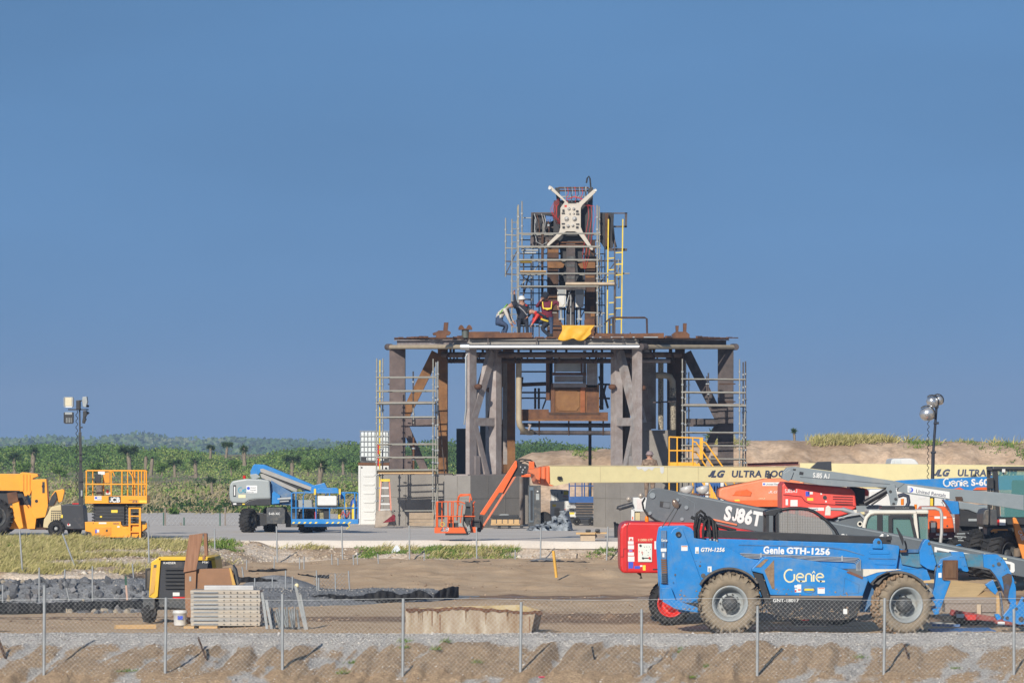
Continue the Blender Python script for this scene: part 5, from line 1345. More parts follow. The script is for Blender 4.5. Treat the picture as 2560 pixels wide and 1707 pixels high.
for a,(m1,m2,m3) in cmat.items():
 lg=thing('leg','','',hx(6.5,a,ZB))
 for k_ in ('label','category'):del lg[k_]
 lg.parent=stand;lg.location=hx(6.5,a,ZB) - origin(stand)
 m=MB();hbox(m,6.18 if a % 180==0 else 6.12,6.80 if a % 180==0 else 6.6,-.13 if a % 180==0 else -.09,.13 if a % 180==0 else .09,ZB,ZU,a);build(m,'outer_column',m1,lg)
 m=MB();hbox(m,4.5,4.88,-.16,.16,ZB,ZU,a);build(m,'inner_column',m2,lg)
 m=MB();hbox(m,4.88,6.24,-.10,.10,4.95,5.26,a);build(m,'strut',m3,lg)
 def br(p0,p1,w,nm_):
  b0,b1=hx(p0[0],a,p0[1]),hx(p1[0],a,p1[1])
  build(MB().beam(b0,b1,.19,w,hx(p1[0],a,p1[1]) - hx(p0[0],a,p0[1])+Vector((0,0,1))),nm_,rustor if a==180 and p0[1]>7 else m3,lg)
 br((4.95,7.75),(6.28,5.2),.38,'upper_brace')
 br((6.2,5.0),(5.35,ZB+.02),.30,'lower_brace')
 m=MB();hbox(m,5.9,6.24,-.11,.11,ZB,3.8,a);hbox(m,4.3,7.0,-.28,.28,ZB,ZB+.05,a)
 build(m,'base_plate',m3,lg)
 if a in (180,0):
  m=MB()
  for q in (4.2,5.9,6.6):hbox(m,6.22,6.88,-.14,-.125,q,q+.05,a)
  build(m,'weld_band',rustdk,lg)
build(MB().tube([hx(6.55,240,7.75,.0),hx(6.66,240,7.6,-.04),hx(6.66,240,5.6,-.04),hx(6.6,240,5.0,-.16)],.035,6),'conduit',galv,stand)
for a,r,z,t in ((240,6.2,6.45,.22),(240,4.6,6.35,-.3),(300,4.9,6.45,-.3),(300,6.4,6.4,.2)):
 build(MB().sphere(hx(r,a,z,t),.16,8,6,(1,1,.7)),'bracket',rust,stand)
mat('rusty_pipe',(.10,.065,.05),.8,vscale=2,c2=(.2,.14,.11),dirt=.3)
m=MB()
m.plate([hx(6.62,a,ZD) for a in range(0,360,60)],(0,0,1),.055)
build(m,'deck_plate',rustdk,stand)
gm={180:mauve,240:MATS.get('grey_girder') or mat('grey_girder',(.27,.25,.225),.7,vscale=1.2,var=.15,dirt=.3,dirtc=(.24,.20,.16)),300:charred,0:charred,60:rustdk,120:mauve}
gm[120]=mauve;gm[180]=mauve
for a in range(0,360,60):
 m=MB().ibeam(hx(6.5,a,8.09),hx(6.5,a+60,8.09),.3,.32,.03)
 build(m,'girder',gm[a],stand)
 m=MB().ibeam(hx(5.0,a,8.1),hx(.6,a,8.1),.3,.30,.03);build(m,'radial_girder',rustdk,stand)
 m=MB().ibeam(hx(3.4,a,8.05),hx(3.4,a+60,8.05),.25,.4,.03);build(m,'inner_girder',rustdk,stand)
 pm={240:alu,180:mat('tan_pipe',(.40,.33,.23),.6,dirt=.3),300:MATS['tan_pipe']}.get(a,rust)
 e0,e1=hx(6.84,a,7.97),hx(6.84,a+60,7.97)
 build(MB().cyl(e0,e1,.085,10),'deluge_pipe',pm,stand)
 build(MB().cyl(e0.lerp(e1,-.02),e0.lerp(e1,.03),.13,10),'pipe_joint',charred if a !=240 else alu,stand)
 for rr,zz,tk in ((4.75,7.66,.11),(4.5,7.42,.09)):
  build(MB().cyl(hx(rr,a,zz),hx(rr,a+60,zz),tk,9),'feed_pipe',MATS['rusty_pipe'] if zz>7.5 else rustdk,stand)
 for q in (.2,.5,.8):
  c=hx(4.8,a,7.6).lerp(hx(4.8,a+60,7.6),q)
  m=MB().tube([c+Vector((.14*math.cos(t),0,.2*math.sin(t) - .05)) for t in [i*.7 for i in range(10)]],.035,5).cyl(c,c+Vector((0,0,.35)),.05,6)
  build(m,'hanger',rustdk,stand)
e0,e1=hx(6.62,240,0),hx(6.62,300,0)
for q in (.12,.40,.68,.9):
 p_=e0.lerp(e1,q)
 build(MB().box(p_.x - .02,p_.x+.02,p_.y - .19,p_.y - .15,7.9,8.3),'splice',charred,stand)
m=MB()
for a in (180,240,300):
 b0,b1=hx(6.6,a,ZD+.0),hx(6.98,a+60,ZD+.0)
 n=16
 for k in range(n):
  if rg.random()<.8:
   p_=b0.lerp(b1,(k+.1)/n);q_=b0.lerp(b1,(k+.9)/n);h_=rg.uniform(.02,.09)
   m.beam(p_+Vector((0,0,h_/2+.05)),q_+Vector((0,0,h_/2+.05)),.08,h_)
build(m,'edge_angle',rust,stand,kind='stuff')
# --- middle of the stand:rusty hanging frame,cross beam,pipes
D=174.2
mid=thing('engine_frame','','',P(1430,1051,D))
for k_ in ('label','category'):del mid[k_]
mid.parent=stand;mid.location=P(1430,1051,D) - origin(stand)
def fb(name,s,d0,d1,m_,bev=0.0,**k):return build(MB().prism(pp(D,s),D+d0,D+d1,bev),name,m_,mid,**k)
fb('cross_beam','1303,1023 1372,1023 1372,1030 1520,1030 1520,1051 1372,1051 1303,1049',0,.4,rust,.01)
build(MB().box(X(1303,D),X(1520,D),D - .02,D+.3,Z(1052,D),Z(1048,D)),'flange',rustor,mid)
fb('rust_box','1377,961 1498,961 1498,1031 1377,1031',.05,1.4,rustor,.02)
fb('box_rim','1372,1031 1500,1031 1500,1036 1372,1036',-.03,1.4,rustdk)
fb('inset_panel','1397,974 1441,974 1449,983 1449,1017 1441,1027 1397,1027 1391,1017 1391,983',.02,.05,mat('ochre_rust',(.17,.075,.028),.85,vscale=1.2,c2=(.27,.14,.055),dirt=.35,dirtc=(.14,.07,.035)),.012)
fb('post','1451,958 1463,958 1463,1032 1451,1032',-.02,.1,mat('red_rust',(.26,.085,.03),.85,var=.2,dirt=.2),.008)
fb('post','1377,958 1387,958 1387,1032 1377,1032',-.01,.1,rust,.008)
fb('ledge','1383,957 1465,957 1465,968 1383,968',-.05,.1,mauve)
build(MB().box(X(1388,D),X(1452,D),D - .02,D+.05,Z(972,D),Z(969,D)),'slot',rustdk,mid)
fb('grey_panel','1386,939 1458,939 1458,955 1386,955',.05,.3,steel,.01)
fb('beam','1380,931 1466,931 1466,938 1380,938',0,.4,rust,.005)
fb('window_panel','1389,892 1452,892 1452,929 1389,929',.06,.1,mat('zinc_panel',(.34,.38,.40),.5,vscale=2.2,c2=(.44,.47,.48),dirt=.4,dirtc=(.30,.24,.17)))
fb('panel_frame','1385,888 1389,888 1389,932 1385,932',.0,.1,mauve);fb('panel_frame','1452,888 1457,888 1457,932 1452,932',.0,.1,rust)
fb('panel_frame','1385,880 1457,880 1457,891 1385,891',.0,.1,rustdk)
fb('side_plate','1467,902 1493,902 1493,969 1467,969',.05,.3,steel,.01)
fb('side_plate','1467,971 1494,971 1494,1031 1467,1031',.03,.3,rust,.01)
for a,b,mm_ in ((1365,1382,rust),(1374,1381,steel),(1458,1466,mauve),(1488,1494,rust)):
 fb('hanger_post',f'{a},876 {b},876 {b},1000 {a},1000',.2,.5,mm_)
build(MB().cyl(P(1345,901,D - 1),P(1382,900,D - 1),.02,8,.075).cyl(P(1382,900,D - 1),P(1421,901,D - 1),.075,8,.02),'spindle',mauve,mid)
for y_,r_ in ((1062,.085),(1081,.085)):
 build(MB().cyl(P(1300,y_,D+.6),P(1526,y_+1,D+.6),r_,10),'lower_pipe',charred,mid)
for a in (1348,1422,1508):build(MB().cyl(P(a,1052,D+.5),P(a,1088,D+.5),.03,6),'pipe_hanger',rustdk,mid)
build(MB().tube([P(1297,884,D - .8),P(1297,1048,D - .8),P(1299,1062,D - .8),P(1308,1075,D - .6),P(1318,1080,D+.2),P(1330,1080,D+.6)],.115,10),'supply_pipe',MATS['tan_pipe'],stand)
build(MB().tube([P(1316,1084,D),P(1322,1074,D - .1),P(1326,1062,D - .1),P(1320,1062,D)],.05,6),'bracket',mauve,stand)
m=MB()
for (a,b,c_,d_,r_) in ((1290,929,1370,929,2),(1295,962,1368,959,5),(1300,981,1368,981,2.2),(1300,995,1368,995,2),(1338,970,1338,1022,3),(1347,970,1347,1022,3),(1296,905,1312,905,3),(1356,1022,1370,985,2),(1305,942,1300,985,4)):
 build(MB().cyl(P(a,b,D+2.2),P(c_,d_,D+2.2),px(r_,D),6),'brace_pipe',charred if r_<5 else rustdk,stand)
for (a,b,c_,d_,r_) in ((1495,960,1525,961,2.5),(1495,995,1525,996,2.5),(1498,940,1520,1020,3),(1515,960,1500,1020,3),(1504,880,1504,1024,5)):
 build(MB().cyl(P(a,b,D+2.2),P(c_,d_,D+2.2),px(r_,D),6),'brace_pipe',charred,stand)
build(MB().cyl(P(1592,902,174),P(1676,902,174),px(5,174),10),'feed_pipe',mauve,stand)
build(MB().tube([P(1640,938,175),P(1662,938,175),P(1675,942,175),P(1681,953,175),P(1682,972,175)],px(8,175),10),'curved_pipe',MATS['tan_pipe'],stand)
spk=mat('speckled_lagging',(.06,.05,.045),.9,vscale=22,c2=(.50,.44,.33),bump=.5)
build(MB().cyl(P(1682,968,175),P(1682,1074,175),px(8.5,175),12),'lagged_pipe',spk,stand)
build(MB().cyl(P(1682,994,175),P(1682,1004,175),px(9.5,175),12).cyl(P(1632,1006,174.6),P(1690,1003,174.6),px(2,175),6),'pipe_clamp',charred,stand)
build(MB().cyl(P(1652,900,176),P(1652,1074,176),px(7,175),10),'riser_pipe',spk,stand)
for (s,d_,mm_) in (('1596,905 1640,900 1640,1072 1622,1072 1596,970',180.5,steel),('1668,880 1706,880 1706,1075 1668,1075',179,rustdk),('1594,1058 1628,1054 1628,1076 1594,1076',178.8,steel),('1604,890 1634,890 1634,965 1604,965',181.5,charred),('1600,950 1614,945 1629,1046 1616,1050',178.2,mauve)):
 build(MB().prism(pp(d_,s),d_,d_+.25,.01),'stiffener_plate',mm_,stand)
build(MB().prism(pp(180,'1258,905 1272,905 1272,1160 1258,1160'),180,180.3).prism(pp(181,'1230,900 1256,900 1256,1060 1230,1060'),181,181.2),'stiffener_plate',steel,stand)
build(MB().box(X(1268,179),X(1288,179),179,179.5,ZB,7.9),'back_column',rustor,stand)
cw=build(MB().box(X(1592,176.2),X(1690,176.2),176.2,177.6,PADZ,Z(1075,176.2)),'concrete_screen',conc,stand)
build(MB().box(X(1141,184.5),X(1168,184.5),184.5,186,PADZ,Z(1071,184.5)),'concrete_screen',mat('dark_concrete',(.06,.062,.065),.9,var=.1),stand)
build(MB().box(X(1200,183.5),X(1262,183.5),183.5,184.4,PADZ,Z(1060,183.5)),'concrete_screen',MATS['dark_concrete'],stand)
build(MB().cyl(P(1475,1050,181),P(1475,1240,181),px(4,181),10),'drain_pipe',charred,stand)
D=178.5
fl=tag(build(MB().cyl((X(1299,D),D,PADZ),(X(1299,D),D,Z(1190,D)),px(14,D),20),'steel_pipe',mat('streaked_steel',(.16,.14,.13),.6,vscale=1.6,c2=(.24,.21,.19),dirt=.55,dirtc=(.17,.08,.035),dscale=1.0),None),'upright rust-streaked steel pipe standing between concrete block and grey cabinet','pipe')
D=173.5
cbn=thing('switch_cabinet','tall dark grey electrical cabinet standing right of the rusty upright pipe','cabinet',(X(1336,D),D+.4,PADZ))
build(MB().bbox(X(1320,D),X(1352,D),D,D+.8,PADZ,Z(1213,D),.015),'housing',hubdark,cbn)
build(MB().prism(pp(D,'1323,1217 1334,1217 1334,1305 1323,1305'),D - .03,D,.005),'door',mat('slate_paint',(.10,.13,.16),.4,dirt=.2),cbn)
build(MB().box(X(1326,D),X(1332,D),D - .04,D - .03,Z(1300,D),Z(1225,D)),'vent_strip',black,cbn)
sticker(cbn,D - .004,'1340,1233 1348,1249',rimgrey);sticker(cbn,D - .004,'1342,1226 1346,1229',decal)
# ------------------------------------------------------------------ things lying on the deck
def deckthing(name,label,cat,parts,D,z0=None):
 t=thing(name,label,cat,(parts[0][1][0],D,0))
 return t
D=171.2;zt=ZD+.055
def rb(name,s,mm_,label,cat,dd=.35,d0=0):
 o=build(MB().prism(pp(D,s),D+d0,D+d0+dd,.01),name,mm_);return tag(o,label,cat)
rb('steel_beam','1172,829 1250,829 1250,832 1330,831 1330,844 1172,845',rust,'long rusty steel beam lying on the deck left of the tower','beam')
rb('steel_beam','1485,832 1560,834 1660,832 1660,845 1485,845',rust,'long rusty steel beam lying on the deck right of the yellow tarp','beam',d0=.1)
for s,lb in (('1081,833 1092,829 1096,826 1108,826 1110,806 1121,806 1119,826 1126,829 1127,833 1122,838 1116,838 1116,845 1090,845 1090,838 1083,838','rusty clamp block with an upright post on the left of the deck'),
   ('1679,836 1686,831 1690,829 1689,814 1697,814 1696,829 1708,829 1708,808 1717,808 1716,829 1724,836 1724,845 1682,845','rusty clamp block with two posts on the right of the deck')):
 rb('clamp_block',s,rust,lb,'clamp')
t=thing('lifting_fixture','grey-green drum with two rusty lifting lugs on the deck','lifting fixture',(X(1163,D),D+.3,zt))
build(MB().cyl((X(1163,D),D+.3,zt),(X(1163,D),D+.3,Z(824,D)),px(9,D),16),'drum',mat('green_grey',(.09,.105,.095),.6),t)
build(MB().box(X(1146,D),X(1180,D),D+.1,D+.5,Z(824,D),Z(821,D)),'top_plate',rust,t)
for a in (1153,1173):
 build(MB().prism(pp(D,f'{a-8},821 {a-5},815 {a-2},812 {a+2},812 {a+5},815 {a+8},821'),D+.2,D+.28,.005).cyl(P(a,817,D+.2),P(a,817,D+.19),px(1.6,D),8),'lifting_lug',rust,t)
pool=['rusty bracket lying on the deck beside the tower base','rusty bolt block lying on the deck edge']
for k,(a,w_,h_) in enumerate(((1232,8,14),(1252,9,16),(1268,8,15),(1284,7,18),(1478,10,9),(1496,14,12),(1548,9,10),(1556,6,14),(1566,5,10),(1573,8,16),(1200,10,7),(1320,8,6))):
 m=MB().box(X(a,D),X(a+w_,D),D+.5,D+.9,zt,zt+px(h_*.45,D)).prism(pp(D,f'{a+w_*.3},{846-h_} {a+w_*.6},{845-h_} {a+w_*.75},844 {a+w_*.2},844'),D+.6,D+.75)
 tag(build(m,'rusty_bracket',rust),ORD[sorted([1232,1252,1268,1284,1478,1496,1548,1556,1566,1573,1200,1320]).index(a)]+' small rusty bracket from the left along the front of the deck','bracket','rusty brackets on the deck')
hr=thing('handrail','brown pipe handrail rising from the deck right of the yellow ladder','handrail',P(1570,845,D))
build(MB().tube([P(1524,845,D+.6),P(1524,796,D+.6),P(1530,794,D+.6),P(1612,794,D+.6),P(1617,797,D+.6),P(1618,845,D+.6)],px(2.4,D),8),'rail',rustdk,hr)
build(MB().cyl(P(1532,845,D+.6),P(1532,794,D+.6),px(2.4,D),8).cyl(P(1510,810,D+.6),P(1524,796,D+.6),px(2,D),6),'post',charred,hr)
tp=MB()
nx_,nz_=26,14
for j in range(nz_+1):
 for i in range(nx_+1):
  u,w_=i/nx_,j/nz_
  sx_=(1404+u*82)*(1 - w_)+(1398+u*76)*w_+3*math.sin(w_*5+u*9)
  cut=max(0,(u - .82))*60*w_
  sy_=813.5+1.5*math.sin(u*7)*0+w_*(36+3*math.sin(u*11) - cut)
  tp.v.append((X(sx_,D),D - .25 - .05*w_+.028*math.sin(u*15+w_*2.5)*(.3+w_)+.03*math.sin(u*6 - w_*4),Z(sy_,D)))
for j in range(nz_):
 for i in range(nx_):tp.f.append([j*(nx_+1)+i,j*(nx_+1)+i+1,(j+1)*(nx_+1)+i+1,(j+1)*(nx_+1)+i]);tp.m.append(0);tp.sm.append(True)
tarp=tag(build(tp,'tarpaulin',mat('tarp_yellow',(.70,.36,.015),.6,var=.08,vscale=4)),'creased yellow tarpaulin hanging over the front edge of the deck','tarpaulin')
sl=tarp.modifiers.new('thickness','SOLIDIFY');sl.thickness=.012
tag(build(MB().cyl(P(1480,843,D - .25),P(1645,843,D - .2),px(1.8,D),8),'steel_tube',galv),'thin galvanised tube lying along the deck edge right of the tarpaulin','tube')
# ------------------------------------------------------------------ scaffolds
def scaffold(name,label,loc,tubes,boards,D,mt=None):
 t=thing(name,label,'scaffold',loc,'scaffolds on the test stand')
 for (nm_,x0,y0,x1,y1,d_,r_,mm_) in tubes:
  c=MB().cyl(P(x0,y0,D+d_),P(x1,y1,D+d_),r_,7)
  o=build(c,nm_,mm_,t)
  if nm_=='standard':
   n=int(abs(y1 - y0)/33);m=MB()
   for k in range(1,n+1):
    q=P(x0,y0,D+d_).lerp(P(x1,y1,D+d_),k/(n+1));m.cyl(q - Vector((0,0,.03)),q+Vector((0,0,.03)),r_*1.9,7)
   if n:build(m,'couplers',galv,o,kind='stuff')
 for (x0,y0,x1,y1,d0,d1,mm_) in boards:
  build(MB().box(X(x0,D),X(x1,D),D+d0,D+d1,Z(y1,D),Z(y0,D)),'board',mm_,t)
 return t
rS=.028
zpad=lambda D:HY+(HC - PADZ)*FP/D
D=173.0
tubes=[]
for i,(a,d_,y0) in enumerate(((942,0,896),(950,1.6,900),(957,.9,896),(1083,0,897),(1090,1.6,905),(1095,.9,903))):
 tubes.append(('standard',a,y0,a - 1,zpad(D+d_),d_,rS,scaff if i not in (1,) else lemon))
for y_ in (943,977,1008,1043,1110,1143,1175,1277):
 tubes.append(('ledger',939,y_,1088,y_ - 1,0,rS*(1.3 if y_ in (1008,1043,1175) else 1),scaff))
 if y_ not in (1277,):tubes.append(('ledger',944,y_+2,1092,y_+1,1.6,rS,scaff))
 tubes.append(('transom',942,y_+1,950,y_+2,.8,rS,scaff))
tubes+=[('standard',1033,928,1033,1008,.2,rS,charred),('standard',1034,1093,1034,1175,.2,.04,rust),('standard',1034,1058,1033,1012,.3,rS,scaff),
  ('brace',1094,1215,1084,1290,-.1,rS,scaff),('brace',1096,1010,1113,1200,2.2,.02,charred),('standard',946,1110,946,1165,.4,.035,redd)]
scaffold('scaffold','tube scaffold around the left leg of the test stand above the white container',(X(1015,D),D+.8,PADZ),tubes,[(940,1003,1088,1007,.05,1.5,oldwood),(940,1177,1088,1184,.1,1.5,wood)],D)
D=173.5
tubes=[]
for i,(a,d_,y0) in enumerate(((1706,0,897),(1714,1.6,902),(1722,.9,930),(1849,0,898),(1858,.9,905),(1864,1.6,903))):
 tubes.append(('standard',a,y0,a,zpad(D+d_),d_,rS,scaff if i<4 else charred))
for y_ in (947,980,1013,1080,1113,1146):
 tubes.append(('ledger',1703,y_,1864,y_+1,0,rS*(1.3 if y_ in (980,1013) else 1),scaff))
 tubes.append(('ledger',1712,y_+2,1862,y_+3,1.6,rS,charred))
tubes+=[('standard',1771,932,1771,1012,.3,rS,charred),('standard',1767,940,1767,978,.3,rS,charred),('brace',1850,1290,1864,1010,.4,rS,scaff)]
scaffold('scaffold','tube scaffold around the right leg of the test stand beside the sand berm',(X(1785,D),D+.8,PADZ),tubes,[(1708,1009,1860,1012,.1,1.5,oldwood)],D)
D=173.6
TB=[('standard',1264,545,1264,692,1.2,rS,scaff),('standard',1280,548,1279,826,1.2,rS,scaff),('standard',1296,512,1296,845,0,.035,scaff),('standard',1305,503,1305,628,2.2,rS,scaff),
 ('standard',1295,516,1295,560,.3,.03,lemon),('standard',1358,560,1358,655,2.2,rS,scaff),('standard',1309,620,1309,845,2.4,rS,charred),('standard',1328,640,1328,776,2.8,rS,charred),
 ('standard',1493,513,1494,818,0,.035,scaff),('standard',1498,516,1500,845,2.2,rS,scaff),('standard',1539,650,1538,805,.9,rS,charred),('standard',1546,648,1547,720,.4,rS,scaff),('standard',1504,640,1505,845,1.5,.02,charred)]
for y_ in (600,634,667,700,733,762):TB.append(('ledger',1300,y_,1512,y_+1,2.6,.022,charred))
for a in (1332,1347,1386,1476,1512):TB.append(('brace',a,560,a+1,845,2.8,.024,charred))
TB+=[('brace',1300,716,1358,650,2.3,.02,scaff),('brace',1494,716,1538,655,.5,.02,charred),('brace',1262,690,1296,620,1.25,.02,charred),('brace',1440,815,1494,716,2.3,.02,scaff)]
for y_ in (584,617,650,684,716,815):
 k=1.45 if y_ in (617,650) else 1.1
 TB.append(('ledger',1294,y_,1497 if y_ not in (684,) else 1574,y_+(0 if y_<815 else 1),0,rS*k,scaff))
 if y_<800:TB.append(('ledger',1303,y_+3,1502,y_+3,2.2,rS,scaff))
for y_ in (587,620,653,685):TB.append(('ledger',1262,y_,1298,y_+2,1.2,rS,charred if y_ in (653,685) else scaff))
TB+=[('ledger',1480,652,1552,653,.8,rS,charred),('ledger',1340,780,1392,782,.4,rS,scaff),('ledger',1460,781,1512,783,.4,rS,scaff),('brace',1302,762,1322,688,1.8,.03,charred),('brace',1305,690,1326,706,1.8,.02,charred),('ledger',1305,748,1328,749,2.0,.03,charred),('ledger',1306,545,1328,545,.8,.025,galv),('ledger',1306,626,1345,626,.8,.04,galv),('ledger',1306,632,1340,632,.7,.03,alu)]
BD=[(1300,676,1366,679,0.1,1.4,wood),(1414,706,1540,712,-.1,1.2,mat('pale_board',(.48,.38,.27),.8)),(1300,651,1330,655,.05,1.2,lemon),(1302,712,1350,715,.6,1.6,rustdk)]
TB+=[('ledger',1296,844.5,1300,844,0,.06,galv)]
tsc=scaffold('scaffold','tube scaffold wrapped around the tower on the deck of the test stand',(X(1395,D),D+1,ZD+.055),TB,BD,D)
m=MB()
ld=thing('ladder','narrow grey ladder on the left of the tower scaffold','ladder',P(1287,830,D+.6))
for a in (1280,1293):build(MB().cyl(P(a,550,D+.6),P(a,832,D+.6),.022,6),'stile',scaff,ld)
for k in range(17):build(MB().cyl(P(1280,556+16.4*k,D+.6),P(1293,556+16.4*k,D+.6),.016,6),'rung',scaff,ld)
for lb,a0,b0,a1,b1,d_,m0,m1,ys in (('yellow ladder leaning on the tower scaffold, the nearer one to the tower',1521,1517,1537,1535,.3,lemon,charred,(646,675,703,757,786,812)),
       ('yellow ladder on the outer right side of the tower scaffold',1538,1537,1557,1553,-.2,charred,lemon,(632,661,688,744,771,798))):
 ld=thing('ladder',lb,'ladder',P((a0+a1)/2,845,D+d_))
 build(MB().beam(P(a0,548 if m0 is lemon else 650,D+d_),P(b0,845,D+d_),px(3,D),.09,(0,1,0)),'stile',m0,ld)
 build(MB().beam(P(a1,548 if m1 is lemon else 600,D+d_),P(b1,845,D+d_),px(3,D),.09,(0,1,0)),'stile',m1,ld)
 for y_ in ys:build(MB().beam(P(a0+1,y_,D+d_),P(a1 - 1,y_ - 1,D+d_),.07,px(2.6,D)),'rung',lemon,ld)
# ------------------------------------------------------------------ the tower with its pale cross
D=175.4
tw=thing('engine_tower','rusty twin-column tower with a pale steel cross at its top on the stand deck','tower',(X(1428,D),D+.8,ZD+.055))
def tb(name,s,d0,d1,m_,bev=.008,par=None):return build(MB().prism(pp(D,s),D+d0,D+d1,bev),name,m_,par or tw)
tb('column','1368,600 1397,600 1397,845 1368,845',0,.5,rustdk);tb('column','1462,600 1488,600 1488,845 1462,845',0,.5,rustdk)
tb('column_side','1488,640 1494,640 1494,845 1488,845',.1,.6,charred)
for s in ('1368,655 1402,655 1411,661 1408,669 1398,671 1370,670','1444,660 1464,655 1488,656 1488,671 1452,671'):tb('collar',s,-.1,.5,rustor)
for s in ('1370,624 1396,624 1396,632 1370,632','1464,690 1486,690 1486,694 1464,694','1370,742 1391,742 1391,745 1370,745','1474,744 1486,744 1486,747 1474,747','1476,766 1486,764 1487,790 1477,792'):tb('patch',s,-.01,.02,rustor,0)
tb('mast','1416,605 1438,605 1438,845 1416,845',.15,.45,charred)
for y_ in (640,660,690):tb('mast_plate',f'1417,{y_} 1437,{y_} 1437,{y_+7} 1417,{y_+7}',.13,.15,hubdark,0)
tb('mast_collar','1408,690 1416,640 1440,640 1447,690 1440,705 1412,705',.2,.5,black)
tb('base_block','1381,800 1384,798 1400,798 1407,812 1406,845 1384,845',-.1,.4,rust);tb('base_block','1461,800 1463,798 1486,797 1487,812 1487,845 1461,815',-.1,.4,rust)
tb('rust_tube','1353,580 1359,580 1359,760 1353,760',.3,.5,rustdk)
for a,lab in ((1393,0),(1438,1)):
 c=tb('actuator',f'{a},724 {a+22},724 {a+22},740 {a+20},768 {a+1},770',-.25,.1,mat('pale_actuator',(.62,.59,.52),.5,dirt=.3,dirtc=(.4,.33,.24)))
 build(MB().prism(pp(D,f'{a+3},738 {a+19},738 {a+18},760 {a+13},766 {a+5},752'),D - .28,D - .25,.005),'cover',white,c)
 build(MB().box(X(a+2,D),X(a+20,D),D - .27,D - .1,Z(737,D),Z(724,D)),'head',rimgrey,c)
 build(MB().cyl(P(a+9,768,D - .1),P(a+10,800,D - .1),px(3.5,D),8).box(X(a+4,D),X(a+17,D),D - .2,D,Z(800,D),Z(796,D)),'rod',galv,c)
build(MB().cyl(P(1427,735,D - .3),P(1427,812,D - .3),px(1.5,D),6).cyl(P(1427,724,D - .3),P(1414,765,D - .3),px(1,D),5).cyl(P(1424,724,D - .3),P(1416,775,D - .3),px(.8,D),5),'rod',galv,tw)
for y_,a,b in ((634,1366,1492),(668,1396,1464),(702,1366,1490),(738,1396,1464),(772,1366,1492),(824,1396,1464)):build(MB().cyl(P(a,y_,D+1.1),P(b,y_+1,D+1.1),px(2.6,D),7),'tie_pipe',rustdk if y_ % 3 else charred,tw)
for a in (1403,1410,1443,1453):build(MB().cyl(P(a,600,D+.9),P(a+(-1)**a*2,845,D+.9),px(1.8,D),7),'riser_pipe',charred if a % 2 else rustdk,tw)
tb('back_panel','1398,650 1416,655 1416,690 1438,690 1438,655 1462,650 1462,722 1398,722',.85,.9,MATS['dark_steel'] if 'dark_steel' in MATS else black,0)  # black sheet added between the columns to make the tower core darker
tb('cable_tray','1398,600 1462,600 1458,652 1448,664 1404,662',.5,.8,black)
tb('actuator_frame','1390,716 1464,716 1464,726 1390,726',-.1,.3,charred)
tb('head_block','1385,500 1480,500 1482,618 1383,620',.3,1.2,black)
tb('head_post','1388,468 1399,468 1401,500 1392,500',.3,.6,black);tb('head_post','1471,470 1483,467 1480,600 1466,600',.2,.6,black)
build(MB().cyl(P(1396,470,D+.4),P(1472,470,D+.4),px(2.2,D),8).cyl(P(1398,477,D+.4),P(1472,477,D+.4),px(2,D),8),'cross_tube',rust,tw)
build(MB().cyl(P(1400,492,D+.3),P(1466,492,D+.3),px(1.8,D),8).cyl(P(1465,467,D+.2),P(1464,490,D+.2),px(2,D),8),'cross_tube',galv,tw)
build(MB().tube([P(1466,458,D+.3),P(1468,446,D+.3),P(1472,441,D+.3),P(1475,447,D+.3),P(1477,470,D+.3)],px(2,D),7),'hose',rubber,tw)
for k in range(9):
 a=1412+k*6+(k % 3)
 build(MB().tube([P(a,467+k % 2*2,D+.2),P(a+2,480+k % 3*3,D+.1),P(a+(-1)**k*3,496,D+.2),P(a+1,508,D+.2)],px(.8,D),5),'cable',(galv,redd,black)[k % 3],tw)
tb('side_box','1328,529 1390,529 1390,540 1386,618 1326,618 1328,560',.9,1.4,mat('dark_steel',(.022,.022,.026),.6,var=.3,vscale=6))
for s in ('1328,529 1331,529 1331,614 1326,614','1331,529 1390,529 1390,532 1331,532','1338,563 1384,565 1384,568 1338,566'):tb('frame_bar',s,.6,.7,charred,0)
tb('skirt','1326,590 1420,590 1420,616 1326,619',.5,.9,charred)
tb('motor','1364,538 1382,540 1384,550 1376,554 1366,552',.4,.7,mat('motor_blue',(.05,.14,.34),.5));build(MB().cyl(P(1371,563,D+.4),P(1371,563,D+.7),px(3,D),8),'valve',galv,tw)
for k in range(7):
 a=1336+k*6
 build(MB().tube([P(a,535+k % 3*3,D+.5),P(a+4,550,D+.4),P(a+1+k % 2*6,572,D+.45),P(a+5,590,D+.5)],px(1.1,D),5),'cable',(galv,rust,black,steel)[k % 4],tw)
build(MB().tube([P(1337,548,D+.4),P(1336,580,D+.2),P(1342,605,D+.1),P(1356,613,D+.1),P(1376,600,D)],px(.9,D),5),'cable',galv,tw)
tb('side_box','1500,529 1530,529 1532,560 1535,615 1516,622 1500,600',.7,1.0,MATS['dark_steel'])
tb('rust_plate','1513,532 1522,532 1520,615 1514,615',.4,.6,rustdk)
for s in ('1531,530 1569,530 1569,533 1531,533','1563,530 1569,530 1568,567 1562,567','1531,563 1568,563 1568,567 1531,567','1520,618 1569,620 1568,626 1522,626'):tb('frame_bar',s,.5,.62,charred,0)
for k in range(5):build(MB().tube([P(1526+k*2,532,D+.3),P(1529+k,560,D+.2),P(1531+k*1.5,600,D+.3),P(1538+k,618,D+.4)],px(.9,D),5),'cable',black,tw)
